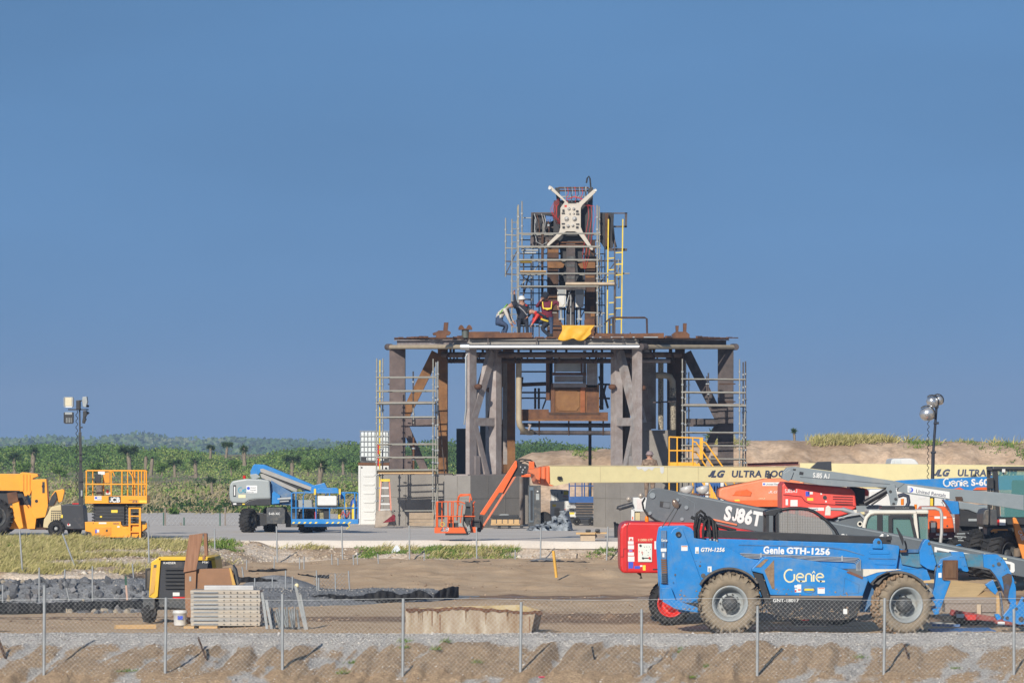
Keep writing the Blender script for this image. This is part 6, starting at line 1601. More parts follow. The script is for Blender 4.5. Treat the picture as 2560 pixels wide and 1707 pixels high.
for k in (0,2,4,6,7,8,10,12):
 l_=k<8
 a=(1378+k*2.2) if l_ else (1464+(k - 8)*4)
 if l_:pts=[P(1398,496+k*2,D+.1),P(a+6 - k,508+k,D - .1),P(a - 2,524+k*3,D - .15),P(a+5,542+k,D - .1),P(1392+k % 3*4,560,D),P(1404,530+k*4,D+.1)]
 else:pts=[P(1458,510,D+.1),P(a+6,516,D - .1),P(a+8,540,D - .12),P(a - 2,600,D - .1),P(a - 8,640,D - .2),P(1452+k,672,D - .1)]
 build(MB().tube(pts,px(.55,D),5),'cable',mat('red_cable',(.55,.03,.03),.45,var=.1),tw)
build(MB().tube([P(1420,498,D+.1),P(1436,492,D - .05),P(1460,499,D)],px(1.2,D),5),'cable',MATS['red_cable'],tw)
for k in range(10):build(MB().box(X(1457+k*3,D),X(1458.6+k*3,D),D - .1,D - .05,Z(650,D),Z(632+k % 3*3,D)),'connector',black,tw)
for y_ in (604,611):build(MB().box(X(1400,D),X(1460,D),D+.1,D+.3,Z(y_+3,D),Z(y_,D)),'tie_bar',rust,tw)
beige=mat('pale_steel',(.50,.455,.39),.5,var=.05,vscale=3,dirt=.15,dirtc=(.5,.42,.32))
Dx=D - .25
cr=build(MB().prism(pp(Dx,'1412,505 1373,472 1371,467 1374,464 1380,467 1420,507 1447,507 1484,474 1490,472 1492,476 1489,481 1456,513 1452,520 1452,568 1457,580 1483,622 1481,626 1476,624 1444,582 1437,579 1416,579 1410,582 1371,616 1367,614 1369,609 1398,580 1401,568 1401,520'),Dx,Dx+.12,.01),'cross_plate',beige,tw)
for k,(a,b,r_) in enumerate(((1416,547,6),(1436,547,6),(1422,522,4),(1434,522,4),(1420,565,4.5),(1432,564,3.6),(1424,534,2.5),(1434,534,2.5))):
 build(MB().lathe(P(a,b,Dx),(0,-1,0),[(px(r_,D),0),(px(r_,D),.04),(px(r_*.5,D),.05),(px(r_*.45,D),.09),(.005,.1)],14),'bolt',mat('bright_bolt',(.72,.70,.66),.3,metal=.5,var=.03),cr)
build(MB().cyl(P(1374,471,Dx),P(1374,471,Dx - .08),px(3.5,D),10).cyl(P(1489,476,Dx),P(1489,476,Dx - .08),px(3,D),10),'end_pin',white,cr)
for a,b,w_,h_ in ((1406,524,5,6),(1440,526,6,5),(1404,532,8,3),(1440,534,8,3),(1404,558,8,3),(1440,559,8,3),(1406,566,6,5),(1440,566,6,5),(1420,506,20,2)):sticker(cr,Dx - .01,f'{a},{b} {a+w_},{b+h_}',black,'clip',.03)
sticker(cr,Dx - .002,'1411,513 1417,518',redd)
tb('cross_arch','1410,590 1414,580 1421,576 1434,576 1441,580 1445,590',-.05,.3,black)
#==================================================================machines and things on the left of the pad
# ---- yellow scissor lift
D=150.0
jc=thing('scissor_lift','yellow JCB scissor lift with black folded scissors on the left of the pad','scissor lift',(X(290,D),D+.6,PADZ),'scissor lifts')
def jb(name,s,d0,d1,m_,bev=.01,par=None):return build(MB().prism(pp(D,s),D+d0,D+d1,bev),name,m_,par or jc)
base=jb('chassis','212,1304 302,1303 303,1312 322,1314 322,1310 353,1308 366,1306 367,1318 358,1326 346,1336 342,1343 230,1342 228,1330 213,1327',0,1.1,yellow2)
jb('panel','237,1318 278,1317 278,1337 237,1338',-.012,.01,mat('deep_yellow',(.70,.27,.008),.45),.004,base)
sticker(base,D - .002,'247,1305 266,1309',decal);sticker(base,D - .014,'238,1323 242,1332',blued);sticker(base,D - .014,'242,1323 248,1330',decal);sticker(base,D - .002,'293,1314 299,1318',decal)
text('S2632',X(283,D),Z(1310,D),D - .006,px(4,D),navy,base,bold=.02);build(MB().box(X(265,D),X(269,D),D - .03,D,Z(1328,D),Z(1323,D)),'plug',black,base)
for a,w_ in ((221,8),(297,10),(357,9)):
 wheel(jc,(X(a,D),D+.08,PADZ+.145),.148,.14,.09,mat('grey_tyre',(.12,.115,.11),.8),black,hubdark,0,10,.004,.03)
for k in range(7):
 y0=1259+k*7.6
 m=MB().box(X(232+(k % 2)*2,D),X(310 if k<7 else 306,D),D+.1,D+1.0,Z(y0+6.6,D),Z(y0,D)).box(X(310,D),X(350 - k,D),D+.3,D+1.0,Z(y0+6,D),Z(y0,D))
 build(m,'scissor_arm',mat('scissor_black',(.022,.023,.027),.5,dirt=.1),jc)
 build(MB().cyl(P(231,y0+3,D+.1),P(234,y0+3,D - .0),px(2,D),8).cyl(P(316,y0+3,D+.1),P(316,y0+3,D),px(2,D),8),'pin',hubdark,jc)
sticker(jc,D+.09,'278,1274 294,1281',yeld);sticker(jc,D+.09,'250,1289 255,1293',yeld)
deck=build(MB().bbox(X(213,D),X(368,D),D - .1,D+1.2,Z(1258,D),Z(1239,D),.01),'platform',yellow2,jc)
build(MB().box(X(272,D),X(302.5,D),D - .106,D - .1,Z(1256,D),Z(1240,D)),'badge',black,deck)
text('JCB',X(274,D),Z(1254.5,D),D - .11,px(12,D),decal,deck,bold=.07,width=.9)
text('JCB',X(331,D),Z(1256,D),D - .104,px(5,D),navy,deck,bold=.03,width=1.1)
s_=sticker(deck,D - .102,'236,1239.5 254,1250',decal);build(MB().cyl(P(240,1244,D - .106),P(240,1244,D - .11),px(3,D),12),'emblem',blued,s_)
text('United',X(244,D),Z(1244,D),D - .107,px(2.6,D),navy,s_);text('Rentals',X(244,D),Z(1248.5,D),D - .107,px(2.6,D),navy,s_)
sticker(deck,D - .102,'348,1250 367,1256',yeld);build(MB().box(X(322,D),X(345,D),D - .11,D - .1,Z(1250.4,D),Z(1249.6,D)),'seam',black,deck)
def rail_set(par,D,x0,x1,yt,ym,yb,posts,mt,d0,d1,r=1.6,ends=True):
 for dd in (d0,d1):
  for y_ in (yt,ym):build(MB().tube([P(x0,y_+3 if y_==yt else y_,D+dd),P(x0+3,y_,D+dd),P(x1 - 3,y_,D+dd),P(x1,y_+3 if y_==yt else y_,D+dd)],px(r,D),7),'rail',mt,par)
  for a in posts:build(MB().cyl(P(a,yb,D+dd),P(a,yt,D+dd),px(r,D),7),'post',mt,par)
 if ends:
  for a in (x0,x1):
   for y_ in (yt+2,ym):build(MB().cyl(P(a,y_,D+d0),P(a,y_,D+d1),px(r,D),6),'rail',mt,par)
rail_set(deck,D,215,367,1176,1210,1239,(216,278,305,346,354,366),yellow2,-.08,1.15,2.0)
for a in (232,259,319,332,337,361):build(MB().cyl(P(a,1239,D+1.15),P(a,1176,D+1.15),px(1.7,D),6),'post',yellow2,deck)
build(MB().tube([P(322,1176,D+.9),P(331,1190,D+.9),P(334,1210,D+.9),P(333,1239,D+.9)],px(1.8,D),6).tube([P(272,1178,D+.9),P(283,1180,D+.9),P(286,1190,D+.9)],px(1.5,D),6),'gate_bar',yellow2,deck)
build(MB().box(X(231,D),X(246,D),D+.8,D+.95,Z(1208,D),Z(1185,D)),'control_box',black,deck)
build(MB().prism(pp(D,'250,1182 268,1180 268,1207 256,1207'),D+.9,D+.95),'panel',mat('deep_yellow',(.70,.27,.008)),deck)
sticker(deck,D+.88,'245,1178 262,1186',decal)
build(MB().bbox(X(237,D),X(252,D),D+.5,D+.8,Z(1237,D),Z(1213,D),.05),'bag',mat('grey_bag',(.15,.13,.11),.9,var=.4,vscale=12),jc)
build(MB().bbox(X(261,D),X(274,D),D+.4,D+.7,Z(1237,D),Z(1228,D),.04),'jug',white,jc);build(MB().bbox(X(263,D),X(269,D),D+.35,D+.5,Z(1232,D),Z(1224,D),.03),'rag',redd,jc)
for a in (322,348):build(MB().box(X(a,D),X(a+5,D),D - .12,D - .02,Z(1343,D),Z(1268,D)),'ladder_stile',yellow2,jc)
for y_ in (1268,1288,1308,1327):build(MB().box(X(326,D),X(349,D),D - .11,D - .03,Z(y_+3,D),Z(y_,D)),'ladder_rung',yellow2,jc)
jb('pothole_guard','305,1322 316,1318 324,1330 318,1343 306,1343',-.03,.1,yellow2,.005)
build(MB().tube([P(306,1313,D - .02),P(318,1312,D - .05),P(330,1316,D - .02)],px(1.6,D),6).box(X(345,D),X(364,D),D - .02,D+.2,Z(1310,D),Z(1302,D)),'battery_tray',black,jc)
# ---- light tower on the left
D=152.5
lt=thing('light_tower','light tower with a black mast and four rectangular floodlights on a tan trailer','light tower',(X(160,D),D+.7,PADZ),'light towers')
tan=mat('tan_hood',(.55,.45,.25),.5,var=.04,dirt=.2)
hd_=build(MB().prism(pp(D,'108,1311 110,1297 118,1286 124,1271 130,1266 150,1261 153,1262 154,1286 146,1316 140,1322 108,1318'),D,D+1.3,.03,3),'hood',tan,lt)
for j in range(5):
 for i in range(5):build(MB().cyl(P(130+i*5 - j*.3,1277+j*5.4,D - .004),P(130+i*5 - j*.3,1277+j*5.4,D+.03),px(2.1,D),6),'vent_hole',black,hd_)
bx=build(MB().prism(pp(D,'153,1262 160,1260 204,1262 209,1270 212,1322 148,1322 154,1290'),D+.02,D+1.28,.02),'housing',mat('slate_black',(.022,.025,.033),.45,dirt=.15),lt)
sticker(bx,D+.015,'152,1286 157,1294',yeld);sticker(bx,D+.015,'168,1309 176,1314',decal);build(MB().cyl(P(171,1310,D+.01),P(171,1310,D),px(2.4,D),8),'reflector',redlens,bx)
build(MB().box(X(180,D),X(196,D),D+.1,D+.2,Z(1260,D),Z(1257,D)),'lamp_bar',redlens,lt)
for a,z_,dd in ((141,.30,-.02),(180,.26,.9)):wheel(lt,(X(a,D),D+dd,PADZ+z_),z_,.2,.14,rubber,black,rimgrey,0,14,.01,.05)
build(MB().box(X(112,D),X(210,D),D+.3,D+1.0,PADZ+.25,PADZ+.38),'trailer_frame',rustdk,lt)
mast=build(MB().beam(P(203,1322,D+.1),P(202,1180,D+.1),px(11,D),.14,(0,1,0)).beam(P(202,1182,D+.1),P(200,1080,D+.1),px(6.6,D),.1,(0,1,0)).beam(P(200,1082,D+.1),P(199,1012,D+.1),px(3.6,D),.07,(0,1,0)),'mast',black,lt)
m=MB()
for y_ in (1066,1132,1148,1200,1226):m.box(X(198,D),X(206,D),D - .02,D+.1,Z(y_+4,D),Z(y_,D))
build(m,'mast_clamp',black,mast,kind='stuff')
sticker(mast,D - .04,'202,1225 206,1240',rimgrey)
build(MB().tube([P(192+2.4*math.sin(t*.9),1026+t*2.2,D+.05+.03*math.cos(t*.9)) for t in range(94)],px(.9,D),5),'coiled_cable',rubber,lt)
build(MB().bbox(X(191,D),X(201,D),D - .1,D+.2,Z(1024,D),Z(1000,D),.02).box(X(170,D),X(221,D),D,D+.08,Z(1025,D),Z(1022,D)).box(X(200,D),X(210,D),D,D+.06,Z(1003,D),Z(1000,D)),'cross_bar',black,lt)
led=mat('led_panel',(.62,.56,.40),.4,var=.06,vscale=2)
for k,(a0,b0,a1,b1) in enumerate(((160,992,184,1018),(160,1030,184,1059))):
 f=build(MB().box(X(a0+2,D),X(a1 - 2,D),D - .1,D+.06,Z(b1,D),Z(b0,D)).box(X(a0,D),X(a0+2,D),D - .12,D+.1,Z(b1 - 2,D),Z(b0+1,D)).box(X(a1 - 2,D),X(a1,D),D - .12,D+.1,Z(b1 - 2,D),Z(b0+1,D)),'floodlight',black if k else rimgrey,lt)
 if k==0:build(MB().box(X(a0+4,D),X(a1 - 4,D),D - .112,D - .1,Z(b1 - 4,D),Z(b0+2,D)),'led_panel',led,f);sticker(f,D - .113,'164,1015 180,1018',decal)
 else:
  build(MB().box(X(a0+3,D),X(a1 - 3,D),D - .115,D - .1,Z(b0+6,D),Z(b0,D)),'yoke',rimgrey,f)
  for i in range(4):build(MB().box(X(a0+6+i*4,D),X(a0+7.5+i*4,D),D - .12,D - .1,Z(b1 - 3,D),Z(b0+14,D)),'fin',rimgrey,f)
for k,s in enumerate(('208,992 218,991 220,1004 216,1018 209,1016 207,1002','209,1027 217,1026 219,1034 214,1044 216,1048 211,1059 207,1057 209,1042')):
 f=build(MB().prism(pp(D,s),D - .25,D+.15,.01),'floodlight',rimgrey if k==0 else black,lt)
 build(MB().cyl(P(218,1014 if k==0 else 1030,D),P(222,1016 if k==0 else 1034,D),px(3,D),8),'yoke',black,f)
# ---- yellow telehandler cut by the left edge
D=155.0
yt=thing('telehandler','yellow telehandler cut off by the left edge with rusty pads and big black tyre','telehandler',(X(30,D),D+1.2,PADZ),'telehandlers')
def yb(name,s,d0,d1,m_,bev=.01):return build(MB().prism(pp(D,s),D+d0,D+d1,bev),name,m_,yt)
bo=yb('boom','-90,1184 48,1184 48,1226 -90,1226',.3,.9,yellow);yb('boom_collar','48,1183 54,1180 92,1184 94,1190 80,1195 79,1222 72,1238 60,1240 56,1228 48,1228',.2,1.0,yellow)
for a in (56,64,72):build(MB().box(X(a,D),X(a+2,D),D+.17,D+.2,Z(1226,D),Z(1186,D)),'rib',mat('deep_yellow',(.70,.27,.008)),yt)
cg=yb('carriage','79,1198 115,1197 118,1240 119,1264 112,1292 86,1296 77,1280',.1,.7,yellow)
build(MB().cyl(P(108,1215,D+.1),P(108,1215,D+.08),px(4,D),10).cyl(P(91,1252,D+.1),P(91,1252,D+.08),px(4,D),10).box(X(105,D),X(111,D),D+.09,D+.1,Z(1232,D),Z(1204,D)),'slot',black,cg)
yb('fork_arm','118,1262 128,1236 136,1226 156,1222 160,1226 154,1252 146,1256 142,1248 134,1262 126,1266',.2,.6,yellow);yb('fork_link','118,1264 128,1240 138,1228 142,1246 132,1264',.1,.2,black)
yb('outrigger','30,1252 46,1250 58,1318 48,1322 36,1300',.0,.3,yellow);og2=yb('outrigger_pad','17,1232 42,1228 46,1252 22,1260',-.05,.1,rust)
yb('chassis','-90,1268 70,1262 88,1290 84,1322 -90,1322',.4,1.6,yellow);yb('cab_frame','-90,1226 56,1228 70,1262 30,1268 -90,1264',.5,1.5,black)
yb('fork_backrest','96,1272 100,1264 114,1262 118,1280 112,1320 84,1320 86,1292',.8,.9,rustdk)
for a in (82,88,94,104):build(MB().box(X(a,D),X(a+2,D),D+.7,D+.76,Z(1322,D),Z(1264+(110 - a)*.6,D)),'backrest_bar',rustdk,yt)
yb('fork','70,1318 128,1320 128,1324 70,1324',.5,.7,rustdk);build(MB().tube([P(70,1236,D+.2),P(66,1248,D+.2),P(60,1254,D+.2),P(66,1262,D+.2)],px(1.6,D),6),'hose',rubber,yt)
yb('fender','-60,1250 0,1252 20,1266 30,1278 26,1280 10,1268 -60,1262',.0,.5,hubdark)
for a in (-14,-200):
 for dd in (.0,2.0):wheel(yt,(X(a,D),D+dd,PADZ+.66),.66,.45,.38,rubber,hubdark,hubdark,R(12),20,.05)
# ---- blue boom lift with grey counterweight
D=161.0
gs=thing('boom_lift','blue boom lift with grey rounded counterweight and long work platform left of the container','boom lift',(X(720,D),D+1.2,PADZ),'boom lifts')
def gbf(name,s,d0,d1,m_,bev=.01,par=None):return build(MB().prism(pp(D,s),D+d0,D+d1,bev),name,m_,par or gs)
silver=mat('silver_grey',(.30,.33,.33),.4,var=.04,dirt=.12)
cw_=gbf('counterweight','573,1235 574,1212 580,1202 596,1199 616,1196 650,1197 674,1200 677,1246 640,1247 622,1250 612,1257 580,1256 575,1250',0,2.0,silver,.06)
gbf('lower_cover','576,1252 581,1257 612,1258 622,1251 640,1247 677,1246 677,1262 656,1264 640,1263 580,1264',.02,1.9,black,.02)
sticker(cw_,D - .004,'583,1212 590,1241',black);sticker(cw_,D - .006,'585,1216 588,1238',decal)
stroke_logo(cw_,D - .004,596,1218,13,mat('teal_decal',(.05,.30,.42),.5),3)
s_=sticker(cw_,D - .004,'616,1213 643,1232',decal);build(MB().cyl(P(621,1220,D - .008),P(621,1220,D - .012),px(4,D),12),'emblem',blued,s_)
text('United',X(626,D),Z(1220,D),D - .01,px(3.4,D),navy,s_);text('Rentals',X(626,D),Z(1226,D),D - .01,px(3.4,D),navy,s_);text('800 877 3687',X(617,D),Z(1231,D),D - .01,px(2.2,D),navy,s_)
sticker(cw_,D - .004,'596,1236 614,1244',sand_d);sticker(gs,D+.012,'606,1258 612,1261',yeld);sticker(gs,D+.012,'583,1257 591,1261',decal)
build(MB().cyl(P(611,1196,D+.5),P(611,1188,D+.5),px(4,D),10),'beacon',redlens,gs)
gbf('boom','630,1164 634,1160 658,1161 700,1178 790,1216 782,1232 760,1228 650,1178 640,1192 625,1194 624,1178',.5,1.1,blue)
for s in ('649,1172 656,1171 790,1222 786,1229 776,1226 650,1180','649,1184 656,1184 742,1222 740,1230 728,1226 652,1194'):gbf('boom_track',s,.35,.5,mat('track_grey',(.33,.32,.30),.5,dirt=.4))
gbf('track_gap','650,1178 780,1226 740,1222 652,1186',.42,.5,black);gbf('boom_root','622,1186 640,1184 650,1192 630,1200',.4,1.0,silver)
gbf('turret','676,1200 690,1208 730,1232 730,1262 677,1262',.3,1.6,dblue);gbf('lift_link','680,1232 684,1227 700,1238 698,1258 679,1260',.1,.25,blue)
build(MB().cyl(P(694,1247,D+.15),P(728,1245,D+.15),px(4,D),10).cyl(P(694,1254,D+.15),P(722,1252,D+.15),px(2,D),8),'lift_cylinder',galv,gs)
ch=gbf('chassis','666,1272 668,1268 708,1268 713,1274 712,1309 667,1309',.0,1.8,hubdark,.02)
text('S-65 XC',X(672,D),Z(1286,D),D - .004,px(5.5,D),decal,ch,bold=.03)
gbf('axle','620,1282 666,1284 666,1312 630,1318',.6,1.4,black);gbf('axle','712,1280 760,1284 760,1318 712,1318',.6,1.4,hubdark);gbf('side_cover','724,1250 776,1250 780,1300 724,1300',.9,1.8,silver)
for a,yw,dd in ((620,68,.1),(766,64,.3),(668,80,2.0),(792,60,2.2)):
 wheel(gs,(X(a,D),D+dd,PADZ+.44),.45,.38,.26,rubber,hubdark,hubdark,R(yw),18,.03)
pf=thing('basket','','',P(810,1312,D - .8))
for k_ in ('label','category'):del pf[k_]
pf.parent=gs;pf.location=P(810,1312,D - .8) - origin(gs)
D2=D - 1.2
fl_=build(MB().bbox(X(728,D2),X(896,D2),D2,D2+.9,Z(1309,D2),Z(1297,D2),.01).box(X(760,D2),X(870,D2),D2+.2,D2+.8,Z(1316,D2),Z(1309,D2)),'floor',blue,pf)
for k in range(11):
 if k in (5,):continue
 a=730+k*14
 if k % 1==0:sticker(fl_,D2 - .002,f'{a+3},1304 {a+8},1304 {a+5},1308 {a},1308',yeld)
rail_set(pf,D2,729,895,1231,1269,1298,(729,740,790,824,862,887,895),blue,.02,.88,1.6)
for a in (758,812,846):build(MB().tube([P(a,1298,D2+.88),P(a,1240,D2+.88),P(a+4,1233,D2+.88)],px(1.5,D2),6),'post',blue,pf)
build(MB().bbox(X(794,D2),X(842,D2),D2 - .05,D2+.25,Z(1263,D2),Z(1239,D2),.03),'tool_chest',white,pf);build(MB().box(X(794,D2),X(842,D2),D2 - .04,D2+.3,Z(1267,D2),Z(1263,D2)),'tray',black,pf)
build(MB().prism(pp(D2,'794,1223 798,1219 842,1219 846,1224 844,1232 794,1232'),D2+.1,D2+.4,.01),'console',blue,pf)
for a in (785,847):build(MB().box(X(a,D2),X(a+5,D2),D2 - .05,D2+.05,Z(1236,D2),Z(1221,D2)),'clamp',lemon,pf)
tagd=[('fire_extinguisher','red fire extinguisher hanging on the blue work platform','fire extinguisher',790,1298,3.4,1276,redd),('gas_bottle','leftmost yellow bottle standing on the blue work platform','bottle',849,1280,4,1258,lemon),('gas_bottle','second yellow bottle standing on the blue work platform','bottle',864,1268,4.5,1255,lemon),('drum','dark blue drum at the right end of the work platform','drum',884,1284,8,1244,mat('drum_blue',(.02,.07,.30),.4)),('gas_bottle','yellow bottle in front of the dark blue drum','bottle',884,1278,5,1258,lemon)]
for k,(nm_,lb,ct,a,b,r_,t_,mm_) in enumerate(tagd):
 dd=D2+(.1 if k in (0,4) else .5)
 b=1297
 tag(build(MB().lathe(P(a,b,dd),(0,0,1),[(px(r_,D2),0),(px(r_,D2),px((b - t_)*.8,D2)),(px(r_*.4,D2),px((b - t_)*.95,D2)),(px(r_*.35,D2),px(b - t_,D2))],14),nm_,mm_),lb,ct)
m=MB()
for k in range(8):m.box(X(792+k*2.6,D2),X(792.6+k*2.6,D2),D2+.3,D2+.31,Z(1297,D2),Z(1272,D2)).box(X(792,D2),X(812,D2),D2+.3,D2+.31,Z(1274+k*3,D2),Z(1273.4+k*3,D2))
build(m,'mesh_bin',sand_d,pf,kind='stuff');build(MB().bbox(X(808,D2),X(824,D2),D2+.2,D2+.5,Z(1297,D2),Z(1272,D2),.03),'waste_bin',black,pf)
build(MB().bbox(X(854,D2),X(872,D2),D2+.1,D2+.4,Z(1296,D2),Z(1273,D2),.08),'welder',mat('welder_grey',(.25,.2,.2),.6,var=.6,vscale=14),pf);build(MB().tube([P(850,1290,D2+.1),P(858,1278,D2),P(866,1292,D2),P(874,1280,D2+.1)],px(1.4,D2),6),'cable',redd,pf)
build(MB().tube([P(870,1308,D2),P(874,1316,D2 - .1),P(866,1322,D2 - .1)],px(1.2,D2),6),'cable',lemon,pf)
gbf('jib','780,1214 812,1206 820,1222 800,1232 776,1232',-.3,.2,blue);gbf('jib_end','852,1230 862,1228 864,1244 852,1248',-.4,-.1,blue)
# ---- white container with a caged tank on it
D=178.6
ct=thing('shipping_container','narrow white shipping container end beside the left concrete block','container',(X(934,D),D+1.5,PADZ))
bd=build(MB().bbox(X(896,D),X(972,D),D,D+3.0,PADZ,Z(1163,D),.02),'body',white,ct)
for y0 in (1186,1208,1230,1252,1274,1295):
 build(MB().prism(pp(D,f'908,{y0} 936,{y0} 936,{y0+4} 932,{y0+5} 911,{y0+5} 908,{y0+3}'),D - .03,D+.01,.006),'corrugation',white,bd)
build(MB().box(X(895,D),X(973,D),D - .02,D+.3,Z(1163,D),Z(1156,D)),'top_rail',rust,ct);build(MB().box(X(896,D),X(901,D),D - .025,D,PADZ,Z(1163,D)),'corner_post',white,ct)
build(MB().cyl(P(904,1168,D - .03),P(904,1168,D - .02),px(2,D),8).cyl(P(965,1170,D - .03),P(965,1170,D - .02),px(3,D),8),'corner_hole',black,ct)
ib_=thing('ibc_tank','white plastic tank in a grey wire cage on top of the white container','tank',P(936,1156,D+.6))
build(MB().bbox(X(902,D),X(971,D),D+.06,D+1.0,Z(1152,D),Z(1079,D),.06),'bottle',mat('white_plastic',(.62,.66,.66),.4,var=.03),ib_)
for k in range(9):a=901+k*9;build(MB().cyl(P(a,1153,D+.03),P(a,1077,D+.03),px(.9,D),5),'cage_bar',galv,ib_)
for y_ in (1077,1090,1103,1116,1129,1141):build(MB().cyl(P(900,y_,D+.02),P(973,y_,D+.02),px(1.0,D),5).cyl(P(900,y_,D+.02),P(900,y_,D+1.02),px(1.0,D),5),'cage_bar',galv,ib_)
build(MB().box(X(900,D),X(973,D),D,D+1.05,Z(1157,D),Z(1152,D)),'pallet',hubdark,ib_)
for a in (903,960):build(MB().box(X(a,D),X(a+12,D),D+.01,D+.1,Z(1152,D),Z(1142,D)),'foot',black,ib_)
D=171.6
sl_=thing('step_ladder','orange step ladder with white treads and a yellow top leaning before the left block','ladder',P(963,1312,D))
for s in (-1,1):
 build(MB().beam(P(963+s*10,1200,D),P(963+s*16,1312,D - .5),.05,.09),'stile',mat('ladder_orange',(.62,.25,.17),.5),sl_);build(MB().beam(P(963+s*9,1200,D+.05),P(963+s*14,1312,D+.6),.04,.06),'rear_leg',galv,sl_)
build(MB().box(X(952,D),X(975,D),D - .1,D+.15,Z(1203,D),Z(1197,D)),'top_cap',lemon,sl_)
for k,y_ in enumerate((1217,1237,1257,1272,1290)):build(MB().box(X(954 - k*1.4,D),X(972+k*1.4,D),D - .12 - k*.08,D - .02 - k*.08,Z(y_+4,D),Z(y_,D)),'tread',white,sl_)
canvas=mat('canvas',(.36,.30,.24),.9,var=.1,vscale=3,bump=.4,bscale=12)
def drape(name,outline_top,outline_bot,D,m_,nx=18,nz=8,amp=.10,seed=1,push=.3):
 mb=MB()
 tx=np.linspace(0,1,nx+1)
 T=np.array(outline_top,float);B=np.array(outline_bot,float)
 def at(A,u):q=np.linspace(0,1,len(A));return np.interp(u,q,A[:,0]),np.interp(u,q,A[:,1])
 for j in range(nz+1):
  w_=j/nz
  for u in tx:
   a=at(T,u);b=at(B,u)
   sx_,sy_=a[0]*(1 - w_)+b[0]*w_,a[1]*(1 - w_)+b[1]*w_
   d_=D - push*w_+amp*float(fbm(np.array(u*5.0+seed),np.array(w_*2.2+seed),seed,3))*2
   mb.v.append((X(sx_,D),d_,Z(sy_,D)))
 for j in range(nz):
  for i in range(nx):mb.f.append([j*(nx+1)+i,j*(nx+1)+i+1,(j+1)*(nx+1)+i+1,(j+1)*(nx+1)+i]);mb.m.append(0);mb.sm.append(True)
 o=build(mb,name,m_);s=o.modifiers.new('thickness','SOLIDIFY');s.thickness=.02
 return o
tag(drape('canvas_sheet',[(940,1278),(958,1275),(976,1275),(986,1283)],[(937,1318),(955,1317),(978,1312),(992,1315)],171.0,canvas,seed=4),'beige canvas sheet heaped over the foot of the step ladder','sheet')
tag(drape('red_blanket',[(972,1296),(984,1285),(989,1290)],[(958,1306),(976,1304),(988,1302)],170.6,mat('maroon_cloth',(.20,.02,.03),.9),seed=8,nx=8,nz=4),'dark red blanket showing under the beige canvas sheet','blanket')
pl2=thing('plywood_sheet','plywood sheet leaning against the left concrete block','plywood',P(1053,1314,171.4))
for k,(a,b) in enumerate(((1281,1296),(1297,1304),(1305,1314))):build(MB().box(X(1023,171.4),X(1084,171.4),171.4+.02*k,171.5+.02*k,Z(b,171.4),Z(a,171.4)),'plank',mat('old_ply',(.34,.26,.18),.8,var=.12,vscale=4,dirt=.3),pl2)
D=169.5
ps=thing('pallet_stack','low stack of timber and steel on a dark pallet before the rusty pipe','pallet',P(1266,1320,D))
for a in (1244,1270,1300):build(MB().box(X(a,D),X(a+8,D),D,D+.9,Z(1321,D),Z(1314,D)),'block',black,ps)
build(MB().box(X(1240,D),X(1308,D),D,D+.9,Z(1315,D),Z(1311,D)),'base',hubdark,ps)
for k in range(5):build(MB().box(X(1228+k*14.4,D),X(1240+k*14.4,D),D - .05,D+.8,Z(1309,D),Z(1298,D)),'timber',wood,ps)
build(MB().box(X(1227,D),X(1300,D),D - .04,D+.8,Z(1312,D),Z(1308,D)),'plank',wood,ps);build(MB().box(X(1232,D),X(1302,D),D,D+.7,Z(1299,D),Z(1294,D)),'sheet',black,ps)
build(MB().prism(pp(D,'1224,1291 1228,1288 1296,1287 1298,1292 1290,1295 1230,1295'),D+.0,D+.8,.01),'steel_tray',black,ps);build(MB().prism(pp(D,'1246,1288 1252,1285 1270,1285 1274,1288'),D+.3,D+.6,.01),'cover',rimgrey,ps)
def heap(name,cx,x0,x1,yb,prof,D,m_,dep=1.0,seed=3,n=34,amp=.5):
 xs_=np.linspace(x0,x1,n);ds=np.linspace(D - dep,D+dep,16);v=[];q=[]
 for j,d_ in enumerate(ds):
  for a in xs_:
   e_=1 - ((d_ - D)/dep)**2
   h_=max(0,np.interp(a,[p[0] for p in prof],[p[1] for p in prof]))
   rr=float(np.abs(fbm(np.array(a*.07+seed),np.array(d_*1.3),seed,4)))
   z_=PADZ - .02+px(h_,D)*e_*(.55+amp*2.2*rr)
   v.append((X(a,D)+.1*math.sin(j*1.7+a),d_,z_))
 nx=len(xs_)
 for j in range(15):
  for i in range(nx - 1):q.append((j*nx+i,j*nx+i+1,(j+1)*nx+i+1,(j+1)*nx+i))
 me=raw_mesh(name,np.array(v),np.array(q),False);me.materials.append(m_)
 o=bpy.data.objects.new(name,me);col.objects.link(o);return o
tag(heap('tarp_heap',1372,1319,1428,1326,[(1319,0),(1328,14),(1345,20),(1368,30),(1390,42),(1404,50),(1418,46),(1424,26),(1428,0)],165.6,mat('silver_tarp',(.20,.225,.25),.45,vscale=3,c2=(.42,.45,.47)),1.1),'crumpled silver-grey tarpaulin heap on the concrete pad','tarpaulin')
D=176.5
bs=thing('scissor_lift','dark blue scissor lift with black scissors standing between the two front blocks','scissor lift',P(1455,1312,D),'scissor lifts')
for k in range(7):build(MB().box(X(1439+k % 2*2,D),X(1484 - k % 2*2,D),D,D+.8,Z(1262.5+k*6.6,D),Z(1257.5+k*6.6,D)),'scissor_arm',MATS['scissor_black'],bs)
bdk=mat('deep_blue',(.02,.09,.28),.45,dirt=.2)
dk=build(MB().bbox(X(1422,D),X(1485,D),D - .1,D+.9,Z(1256,D),Z(1241,D),.01),'platform',bdk,bs)
rail_set(dk,D,1423,1485,1190,1214,1241,(1423,1438,1455,1461,1475,1485),bdk,-.08,.85,1.5)
